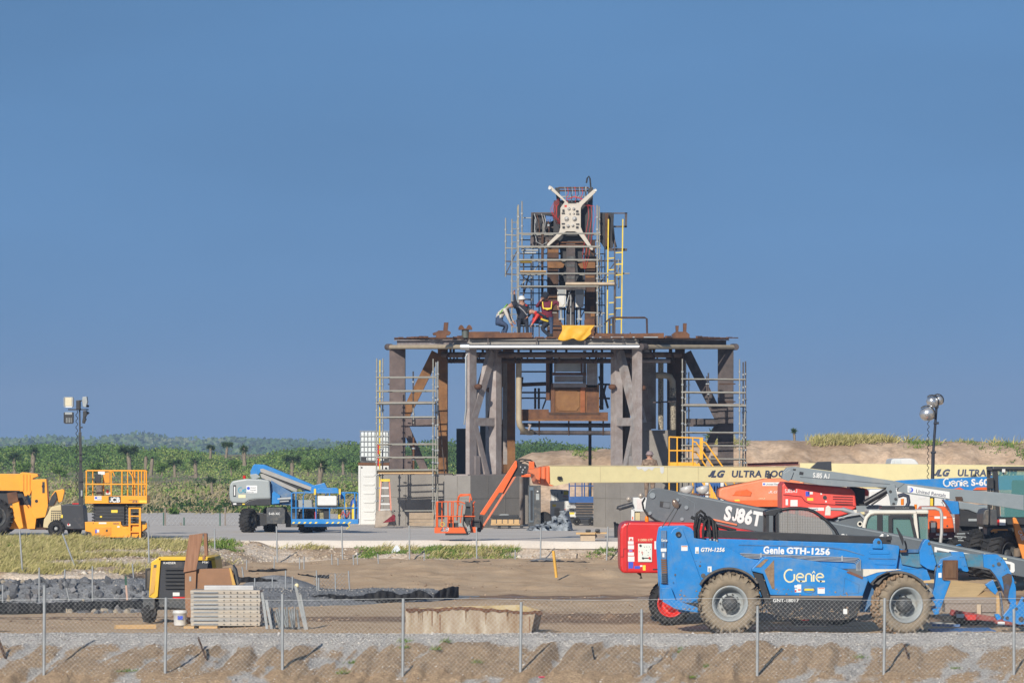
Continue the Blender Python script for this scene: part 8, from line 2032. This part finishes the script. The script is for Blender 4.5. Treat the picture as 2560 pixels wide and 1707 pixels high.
for k,(a,t) in enumerate(((-165,1470),(111,1462),(415,1493),(706,1484),(1008,1495),(1303,1504),(1604,1522),(1894,1514),(2212,1494),(2535,1521),(2720,1510))):
 build(MB().cyl((X(a,FD) - .012*(k % 3),FD,-1.15),(X(a,FD),FD,Z(t,FD)),.032,10),'post',galv,ff)
bf=thing('chain_link_fence','far chain-link fence with thin posts between the pad and the scrub','fence',P(480,1322,176))
for a,t in ((409,1280),(413,1268),(460,1293),(452,1306),(550,1282),(563,1267),(640,1280),(340,1275),(250,1270)):build(MB().cyl(P(a,1326,176),P(a,t,176),.03,6),'post',(galv,mat('green_post',(.05,.12,.09)),oldwood)[a % 3],bf)
chain('chain_link',None,X(240,176),X(900,176),Z(1288,176),Z(1326,176),176,176,.16,.004,bf,wire)
mf=thing('mesh_panel','leaning chain-link panel at the end of the grey mound','fence panel',P(855,1470,120))
chain('chain_link',None,X(790,120),X(872,120),Z(1432,120),Z(1472,120),119.5,121,.09,.004,mf,wire)
# ---- rusty rebar stakes,ribbon and litter in front
for (x0,y0,x1,y1,lb,mm_) in ((-6,1590,38,1712,'thick rusty bar leaning at the left edge of the gravel bank',rustdk),(495,1592,530,1685,'thin rusty bar leaning over the pink ribbon bundle',rustdk),(1480,1615,1498,1710,'charred bar standing on the bank below the bare sand',black),(2260,1608,2292,1712,'rusty bar leaning between the two right fence posts',rustdk)):
 tag(build(MB().cyl(P(x1,y1,95.6),P(x0,y0,95.6),.022 if x0>0 else .03,7),'rebar_stake',mm_),lb,'bar','bars in the gravel bank')
pink=mat('pink_ribbon',(.62,.03,.10),.5);m=MB()
for k in range(16):m.tube([P(520+rg.uniform(0,38),1682+rg.uniform(0,16),94.9) for _ in range(4)],.012,5)
tag(build(m,'ribbon_bundle',pink),'bundle of pink ribbon lying at the foot of a rusty bar','ribbon')
tag(build(MB().tube([P(1266+k*7.5,1703 - 13*math.sin(k/19*math.pi)+rg.uniform(-1.5,1.5),94.6) for k in range(20)],.014,5),'ribbon',pink),'strip of pink ribbon hanging along the fence foot','ribbon')
tag(build(MB().sphere(P(340,1697,94.4),px(8,94),8,6,(1,.6,.6)),'plastic_bottle',mat('blue_white',(.5,.55,.68),.3)),'crumpled blue and white bottle in the front grass','bottle');tag(build(MB().sphere(P(448,1704,94.2),px(9,94),8,6,(1,.6,.35)),'wrapper',yeld),'yellow wrapper lying in the front grass','litter')
tag(build(MB().lathe(P(301,1592,98.3),(0,-.5,1),[(px(2,98),0),(px(5,98),-.01),(px(5.5,98),.02),(px(2,98),.03)],12),'rubber_ring',rubber),'small black rubber ring on the gravel shoulder','ring')
# ---- trailer with timber crate behind the telehandler's front wheel
D=103.5
tr_=thing('flatbed_trailer','low red flatbed trailer carrying timber behind the telehandler boom head','trailer',(X(2440,D),D+.8,0))
mr_=mat('trailer_red',(.25,.03,.03),.6,dirt=.4)
build(MB().beam(P(2376,1529,D),P(2470,1545,D),.2,px(14,D)).beam(P(2470,1545,D),P(2570,1572,D),.2,px(14,D)),'side_rail',mr_,tr_);build(MB().box(X(2360,D),X(2470,D),D+.2,D+1.8,Z(1552,D),Z(1540,D)),'bed',black,tr_)
sticker(tr_,D - .12,'2391,1534 2410,1543',decal);sticker(tr_,D - .12,'2411,1536 2440,1549',redd);sticker(tr_,D - .12,'2494,1553 2512,1562',decal)
build(MB().box(X(2320,D),X(2400,D),D+.3,D+.5,Z(1563,D),Z(1556,D)),'ramp',rimgrey,tr_)
for a in (2405,2440):wheel(tr_,(X(a,D),D+.3,.2),.22,.2,.12,rubber,black,hubdark,0,10,.01,.03)
wc=thing('timber_crate','weathered timber crate loaded on the red trailer','crate',(X(2430,D),D+.5,Z(1532,D)))
for k,(a,b,y0,y1) in enumerate(((2362,2492,1492,1508),(2364,2491,1509,1530),(2392,2500,1532,1540))):build(MB().box(X(a,D),X(b,D),D+.1+.01*k,D+.9,Z(y1,D),Z(y0,D)),'plank',oldwood,wc)
build(MB().box(X(2443,D),X(2453,D),D+.04,D+.1,Z(1551,D),Z(1510,D)),'post',mat('pale_board',(.48,.38,.27)),wc);build(MB().box(X(2492,D),X(2500,D),D+.1,D+.4,Z(1540,D),Z(1488,D)),'side',wood,wc)
pc=thing('plywood_sheets','pale plywood sheets lying sloped on top of the timber crate','plywood',(X(2420,D),D+.6,Z(1492,D)))
build(MB().plate([P(2362,1494,D+.1),P(2440,1494,D+.1),P(2472,1462,D+.9),P(2378,1452,D+1.2)],(0,.2,1),.02),'sheet',ply,pc);build(MB().plate([P(2442,1492,D+.15),P(2494,1494,D+.15),P(2494,1482,D+.7),P(2456,1478,D+.7)],(0,.2,1),.02),'sheet',wood,pc);build(MB().box(X(2311,D),X(2340,D),D+.5,D+.9,Z(1458,D),Z(1446,D)),'offcut',ply,pc)
tag(build(MB().plate([P(2320,1575,100.5),P(2470,1572,100.5),P(2490,1580,100.0),P(2330,1583,100.0)],(0,0,1),.04).beam(P(2330,1561,102),P(2400,1563,102),.06,.06),'scaffold_plank',mat('blue_scrap',(.03,.13,.34),.5,dirt=.4)),'blue steel planks lying on the ground behind the front wheel','plank')
#==================================================================yuccas and single bushes in the scrub
m_yc=tint_mat('yucca_leaf',[(0,(.018,.04,.016)),(.6,(.045,.085,.03)),(1,(.10,.15,.05))]);m_sk=mat('yucca_trunk',(.22,.18,.13),.95,var=.3,vscale=6,stretch=(3,3,.6),bump=.6)
YL=[(85,1116,1176,'tallest yucca with shaggy pale trunk above the yellow telehandler'),(35,1135,1178,'small yucca left of the tallest one at the left edge'),(321,1118,1174,'yucca with thin pale trunk right above the yellow scissor lift'),(365,1131,1174,'leaning pale yucca trunk right of the yellow scissor lift'),(381,1136,1182,'second leaning pale yucca trunk beside the first one'),(436,1148,1186,'dark round-headed yucca between the scissor lift and the grey counterweight'),(487,1140,1188,'broad dark yucca with pale skirt left of the grey counterweight'),(527,1112,1140,'small distant yucca on the left of three on the ridge'),(568,1108,1138,'middle one of three distant yuccas on the ridge'),(610,1108,1158,'right and largest of three distant yuccas on the ridge'),(528,1192,1228,'low yucca with grey skirt on the bare strip near the counterweight'),(731,1138,1186,'bushy yucca with wide dry skirt above the blue boom'),(804,1142,1212,'tall yucca with leaning trunk above the blue work platform'),(857,1146,1180,'yucca left of the white container'),(1985,1074,1104,'small yucca standing on top of the sand berm'),(1783,1076,1160,'yucca seen behind the right scaffold')]
for k,(a,t,b,lb) in enumerate(YL):
 D=217.5 if a>1900 else (235 if a>1700 else (300 if b>1205 else (430 if b<1145 else 385)))
 t_=thing('yucca',lb,'yucca',P(a,b,D),'yuccas in the scrub')
 lean=(-.3,.1,.22,-.12)[k % 4]*px(b - t,D)*.3;top=P(a,t+(b - t)*.22,D);bot=P(a,b+6,D)+Vector((lean,0,0));h=(top - bot).length
 build(MB().tube([bot,bot.lerp(top,.35),bot.lerp(top,.7),top],h*.11,7,[1.2,.9,1.1,.8]),'trunk',m_sk,t_)
 nh=(1,2,3)[k % 3] if k not in (3,4,14) else 1;pts=[];n=130
 for i in range(nh):c=np.array(top)+np.array([(i - (nh - 1)/2)*h*.30,0,rng.uniform(-.1,.12)*h]);pts.append(np.repeat(c[None],n,0))
 pts=np.concatenate(pts);d=unit(rng.normal(size=pts.shape)+np.array([0,0,.35]));L=h*(.38 if k not in (3,4) else .14)*rng.uniform(.6,1.1,len(pts))[:,None];s=unit(np.cross(d,rng.normal(size=pts.shape)))*h*.05
 v=np.stack([pts - s,pts+s,pts+d*L],1).reshape(-1,3);q=np.arange(len(v)).reshape(-1,3);leafy('crown',v,q,rng.random(len(pts)),m_yc,None,t_)
for k,(a,y0,w,lb) in enumerate(((578,1160,24,'dark round bush right behind the grey counterweight'),(245,1170,22,'dark bush beside the light tower mast'),(150,1178,20,'dark bush left of the light tower mast'),(60,1172,24,'dark bush above the yellow boom'),(405,1168,17,'dark bush right of the pale yucca trunks'),(770,1162,22,'dark bush right of the bushy yucca'),(660,1185,20,'dark bush above the upper end of the blue boom'),(880,1166,20,'dark bush at the left side of the caged tank'),(432,1278,14,'low dark bush behind the far fence'),(2545,1150,34,'green bush growing on the face of the berm at the right edge'))):
 D=212.0 if a>2000 else (206 if y0>1270 else 330);t_=thing('bush',lb,'bush',P(a,y0+w,D),'single bushes in the scrub');c=np.array([P(a+rng.uniform(-w,w)*.6,y0+rng.uniform(-w,w)*.4,D+rng.uniform(-.5,.5)) for _ in range(5)])
 p,kk=cloud(c,np.full(5,px(w*.62,D)),130,rng,shell=.3);v,q=leaf_quads(p,px(5,D),rng,out=p - c[kk]);leafy('crown',v,q,np.clip(rng.normal(size=len(p))*.2+.4,0,1),m_dark if a<2000 else m_leaf,None,t_)
 build(MB().cyl(P(a,y0+w+6,D),P(a,y0,D),px(2,D),6),'trunk',m_sk,t_)
#==================================================================workers on the stand
skin=mat('skin',(.42,.22,.15),.6,var=.05)
def person(label,J,cloth,loc,extras=()):
 """one continuous body grown on a skeleton; cloth maps limb -> material"""
 t=thing('person',label,'person',loc,'workers on the test stand')
 bones=[('pelvis','waist','top',.15,.14),('waist','chest','top',.14,.17),('chest','neck','top',.17,.065),('neck','head','skin',.06,.095),('head','crown','skin',.105,.09)]
 for s in 'lr':bones+=[('chest','sh'+s,'top',.12,.075),('sh'+s,'el'+s,'top',.068,.052),('el'+s,'wr'+s,'top',.05,.036),('wr'+s,'ha'+s,'skin',.034,.04),('pelvis','hp'+s,'legs',.14,.11),('hp'+s,'kn'+s,'legs',.105,.075),('kn'+s,'an'+s,'legs',.07,.05),('an'+s,'to'+s,'boot',.055,.045)]
 names=list(J);J={n:Vector(J[n])*1.1 for n in J};me=bpy.data.meshes.new('tmp');me.from_pydata([J[n] for n in names],[(names.index(a),names.index(b)) for a,b,*_ in bones],[])
 o=bpy.data.objects.new('body',me);col.objects.link(o)
 sk=o.modifiers.new('skin','SKIN');sk.use_smooth_shade=True
 rad={}
 for a,b,c,r0,r1 in bones:rad[a]=max(rad.get(a,0),r0) if a not in ('chest',) else .17;rad[b]=r1
 rad['chest']=.17;rad['pelvis']=.15
 sv=me.skin_vertices[0].data
 for i,n in enumerate(names):sv[i].radius=(rad.get(n,.05)*(1.28 if n in ('waist','chest','shl','shr','ell','elr','pelvis','hpl','hpr') else 1.08),)*2;sv[i].use_root=n=='pelvis'
 o.modifiers.new('sub','SUBSURF').levels=1;o.modifiers['sub'].render_levels=1
 dg=bpy.context.evaluated_depsgraph_get();m2=bpy.data.meshes.new_from_object(o.evaluated_get(dg));o.modifiers.clear();o.data=m2
 ms=[cloth['top'],cloth['legs'],cloth.get('boot',rubber),skin];m2.materials.clear()
 for m_ in ms:m2.materials.append(m_)
 ix={'top':0,'legs':1,'boot':2,'skin':3}
 seg=[(Vector(J[a]),Vector(J[b]),ix[c]) for a,b,c,*_ in bones]
 for f in m2.polygons:
  best=9;c=f.center
  for a,b,k in seg:
   d=b - a;u=max(0,min(1,(c - a).dot(d)/max(d.length_squared,1e-6)));e=(c - a - d*u).length
   if e<best:best=e;f.material_index=k
  f.use_smooth=True
 o.parent=t
 hd=Vector(J['head']);up=(Vector(J['crown']) - Vector(J['neck'])).normalized();fd=Vector(J.get('face',(0,-1,0))) if False else cloth['face'].normalized()
 sd_=up.cross(fd).normalized()
 m=MB().sphere(hd+fd*.115 - up*.01,.022,6,5)
 build_local(m,'nose',skin,t)
 for s in (-1,1):build_local(MB().sphere(hd+fd*.10+sd_*.036*s+up*.03,.012,6,4),'eye',black,t);build_local(MB().sphere(hd+sd_*.105*s,.03,6,5,(.6,.8,1)),'ear',skin,t)
 for s in 'lr':
  h0=Vector(J['ha'+s]);d=(h0 - Vector(J['wr'+s])).normalized();sd2=d.orthogonal().normalized();m=MB()
  for k,L in enumerate((.075,.085,.08,.06)):b=h0+sd2*(k - 1.5)*.02;m.tube([b,b+d*L*.6,b+d*L*.85 - d.cross(sd2)*.03],.010,5)
  m.tube([h0 - sd2*.03 - d*.03,h0 - sd2*.06+d*.01,h0 - sd2*.065+d*.04],.012,5);build_local(m,'fingers',skin,t)
 if cloth.get('hat'):
  c=hd+up*.045;m=MB().lathe(c,up,[(.150,0),(.152,.02),(.128,.03),(.12,.075),(.085,.125),(.01,.14)],16);m.lathe(c+fd*.05,up,[(.135,.0),(.135,.014)],14);build_local(m,'helmet',cloth['hat'],t)
 for nm_,pts,r,m_ in extras:build_local(MB().tube([Vector(p)*1.12 for p in pts],r,6),nm_,m_,t)
 return t
def build_local(mb,name,m,t):
 o=bpy.data.objects.new(name,mb.mesh(name,m));col.objects.link(o);o.parent=t;return o
zd=ZD+.055
plaid=mat('plaid_shirt',(.62,.57,.50),.85,vscale=9,c2=(.50,.45,.38));nt=plaid.node_tree;ck=nt.nodes.new('ShaderNodeTexBrick');ck.offset=0;ck.inputs['Scale'].default_value=7;ck.inputs['Mortar Size'].default_value=.035;ck.inputs['Color1'].default_value=(.66,.61,.54,1);ck.inputs['Color2'].default_value=(.60,.55,.47,1);ck.inputs['Mortar'].default_value=(.13,.13,.14,1);ck.inputs['Row Height'].default_value=.5
tcn=nt.nodes.new('ShaderNodeTexCoord');sp=nt.nodes.new('ShaderNodeSeparateXYZ');cb3=nt.nodes.new('ShaderNodeCombineXYZ');nt.links.new(tcn.outputs['Object'],sp.inputs[0]);nt.links.new(sp.outputs[0],cb3.inputs[0]);nt.links.new(sp.outputs[2],cb3.inputs[1]);nt.links.new(cb3.outputs[0],ck.inputs['Vector']);nt.links.new(ck.outputs[0],nt.nodes['Principled BSDF'].inputs['Base Color'])
jeans=mat('jeans',(.035,.06,.12),.8,var=.2);dnavy=mat('dark_navy_cloth',(.018,.022,.035),.85,var=.2);maroon=mat('maroon_cloth2',(.13,.015,.035),.85,var=.15)
Dp=172.2
person('man in a pale plaid shirt and green harness bending forward left of the ladder',dict(pelvis=(-.18,0,.62),waist=(-.12,0,.80),chest=(.06,0,1.02),neck=(.20,0,1.12),head=(.30,-.02,1.14),crown=(.38,-.02,1.20),shl=(.06,-.18,1.0),ell=(.16,-.24,.74),wrl=(.26,-.20,.52),hal=(.30,-.18,.45),shr=(.08,.18,1.0),elr=(.24,.2,.78),wrr=(.34,.16,.60),har=(.38,.14,.54),hpl=(-.18,-.12,.56),knl=(.14,-.16,.44),anl=(.02,-.16,.07),tol=(.18,-.18,.04),hpr=(-.18,.12,.56),knr=(.1,.16,.42),anr=(-.1,.16,.07),tor=(.06,.18,.04)),dict(top=plaid,legs=jeans,hat=dnavy,face=Vector((.8,-.35,-.4))),(X(1258,Dp),Dp,zd),(('harness',[(-.14,-.16,.82),(.06,-.20,1.06),(.14,-.10,1.16),(.1,.12,1.12)],.03,mat('harness_green',(.16,.36,.05),.7)),('harness',[(-.14,-.17,.80),(.0,-.2,.9),(.10,-.19,.95)],.025,black)))
person('seated man in dark clothes and white helmet just behind the scaffold post',dict(pelvis=(0,.1,.62),waist=(0,.08,.80),chest=(.02,.02,1.05),neck=(.0,-.02,1.22),head=(-.02,-.05,1.34),crown=(-.02,-.05,1.45),shl=(-.2,.0,1.12),ell=(-.27,-.05,1.35),wrl=(-.28,-.08,1.56),hal=(-.28,-.1,1.64),shr=(.2,0,1.1),elr=(.26,-.1,.86),wrr=(.18,-.28,.74),har=(.14,-.33,.70),hpl=(-.1,.05,.60),knl=(-.12,-.35,.56),anl=(-.12,-.38,.12),tol=(-.12,-.5,.08),hpr=(.12,.05,.6),knr=(.15,-.33,.55),anr=(.18,-.36,.12),tor=(.2,-.48,.08)),dict(top=dnavy,legs=dnavy,hat=white,face=Vector((.25,-.95,-.1))),(X(1306,Dp+.5),Dp+.5,zd),(('harness',[(-.12,-.16,1.1),(.04,-.2,.95),(.16,-.16,.8)],.022,mat('harness_grey',(.3,.3,.32),.7)),('shirt_badge',[(.1,-.17,1.16),(.16,-.16,1.12)],.03,redd)))
person('man in a red top and dark vest bending low between the two seated men',dict(pelvis=(.32,.1,.60),waist=(.2,.08,.72),chest=(.0,.0,.86),neck=(-.14,-.04,.92),head=(-.24,-.06,.93),crown=(-.33,-.06,.92),shl=(0,-.18,.84),ell=(-.1,-.26,.66),wrl=(-.2,-.28,.5),hal=(-.24,-.28,.43),shr=(.0,.18,.86),elr=(-.14,.2,.7),wrr=(-.24,.18,.54),har=(-.28,.16,.47),hpl=(.34,-.08,.55),knl=(.12,-.14,.34),anl=(.4,-.16,.08),tol=(.52,-.16,.05),hpr=(.34,.16,.55),knr=(.14,.2,.34),anr=(.42,.2,.08),tor=(.54,.2,.05)),dict(top=redd,legs=dnavy,hat=None,face=Vector((-.5,-.6,-.6))),(X(1345,Dp+.1),Dp+.1,zd),(('harness',[(.28,-.18,.72),(.1,-.22,.82),(-.04,-.2,.9)],.05,dnavy),('harness',[(.34,-.14,.58),(.2,-.2,.62),(.1,-.18,.66)],.04,lemon),('hair',[(-.28,-.06,1.0),(-.34,-.06,.94),(-.34,-.04,.86)],.07,black)))
person('seated man in a maroon shirt and yellow harness lifting his black welding hood',dict(pelvis=(.05,.15,.66),waist=(.05,.12,.86),chest=(.04,.08,1.14),neck=(.02,.04,1.32),head=(.0,.0,1.43),crown=(.0,.0,1.54),shl=(-.18,.06,1.22),ell=(-.34,-.06,1.10),wrl=(-.20,-.14,1.30),hal=(-.14,-.14,1.37),shr=(.24,.06,1.22),elr=(.42,-.02,1.28),wrr=(.42,-.10,1.12),har=(.42,-.12,1.05),hpl=(-.06,.08,.62),knl=(-.52,-.28,.58),anl=(-.5,-.34,.14),tol=(-.58,-.42,.08),hpr=(.16,.08,.62),knr=(.18,-.34,.50),anr=(.18,-.38,.12),tor=(.2,-.5,.06)),dict(top=maroon,legs=jeans,hat=None,face=Vector((-.4,-.9,-.2))),(X(1365,Dp+.2),Dp+.2,zd),(('harness',[(-.12,-.06,1.26),(-.1,-.12,1.05),(.04,-.12,.98),(.18,-.1,1.02),(.2,-.06,1.26)],.026,yeld),('harness',[(-.1,-.1,1.02),(.18,-.1,1.02)],.03,yeld),('welding_hood',[(-.10,-.12,1.38),(-.02,-.02,1.46),(.02,.03,1.54)],.13,MATS['slate_black'])))
Dq=168.0
cr_=thing('work_crate','wooden crate hidden behind the cream boom under the standing man','crate',P(1624,1326,Dq));build(MB().bbox(X(1600,Dq),X(1650,Dq),Dq - .4,Dq+.4,PADZ,2.05,.02),'box',oldwood,cr_)
camo=mat('camouflage',(.10,.06,.04),.9,vscale=9,c2=(.30,.22,.16))
person('man in a cap and brown patterned clothes standing behind the cream boom',dict(pelvis=(0,0,.92),waist=(0,0,1.08),chest=(0,0,1.32),neck=(0,0,1.50),head=(0,-.02,1.60),crown=(0,-.02,1.70),shl=(-.2,0,1.40),ell=(-.26,-.02,1.14),wrl=(-.24,-.08,.92),hal=(-.24,-.1,.84),shr=(.2,0,1.40),elr=(.26,-.02,1.14),wrr=(.24,-.08,.92),har=(.24,-.1,.84),hpl=(-.1,0,.88),knl=(-.11,-.02,.48),anl=(-.11,0,.09),tol=(-.12,-.14,.05),hpr=(.1,0,.88),knr=(.11,-.02,.48),anr=(.11,0,.09),tor=(.12,-.14,.05)),dict(top=camo,legs=camo,hat=mat('cap',(.25,.19,.19),.8),face=Vector((.1,-1,0))),(X(1624,Dq),Dq,2.05))
#==================================================================THE AIR
hb=MB().box(-2650,2650,-65,4450,-2.7,60)
hz=bpy.data.materials.new('haze');hz.use_nodes=True
hn=hz.node_tree.nodes;hn.remove(hn['Principled BSDF'])
pv=hn.new('ShaderNodeVolumePrincipled');pv.inputs['Color'].default_value=(.52,.69,.97,1);pv.inputs['Density'].default_value=HAZE
pv.inputs['Anisotropy'].default_value=0.0
hz.node_tree.links.new(pv.outputs[0],hn['Material Output'].inputs['Volume'])
ho=build(hb,'haze',hz,kind='stuff')
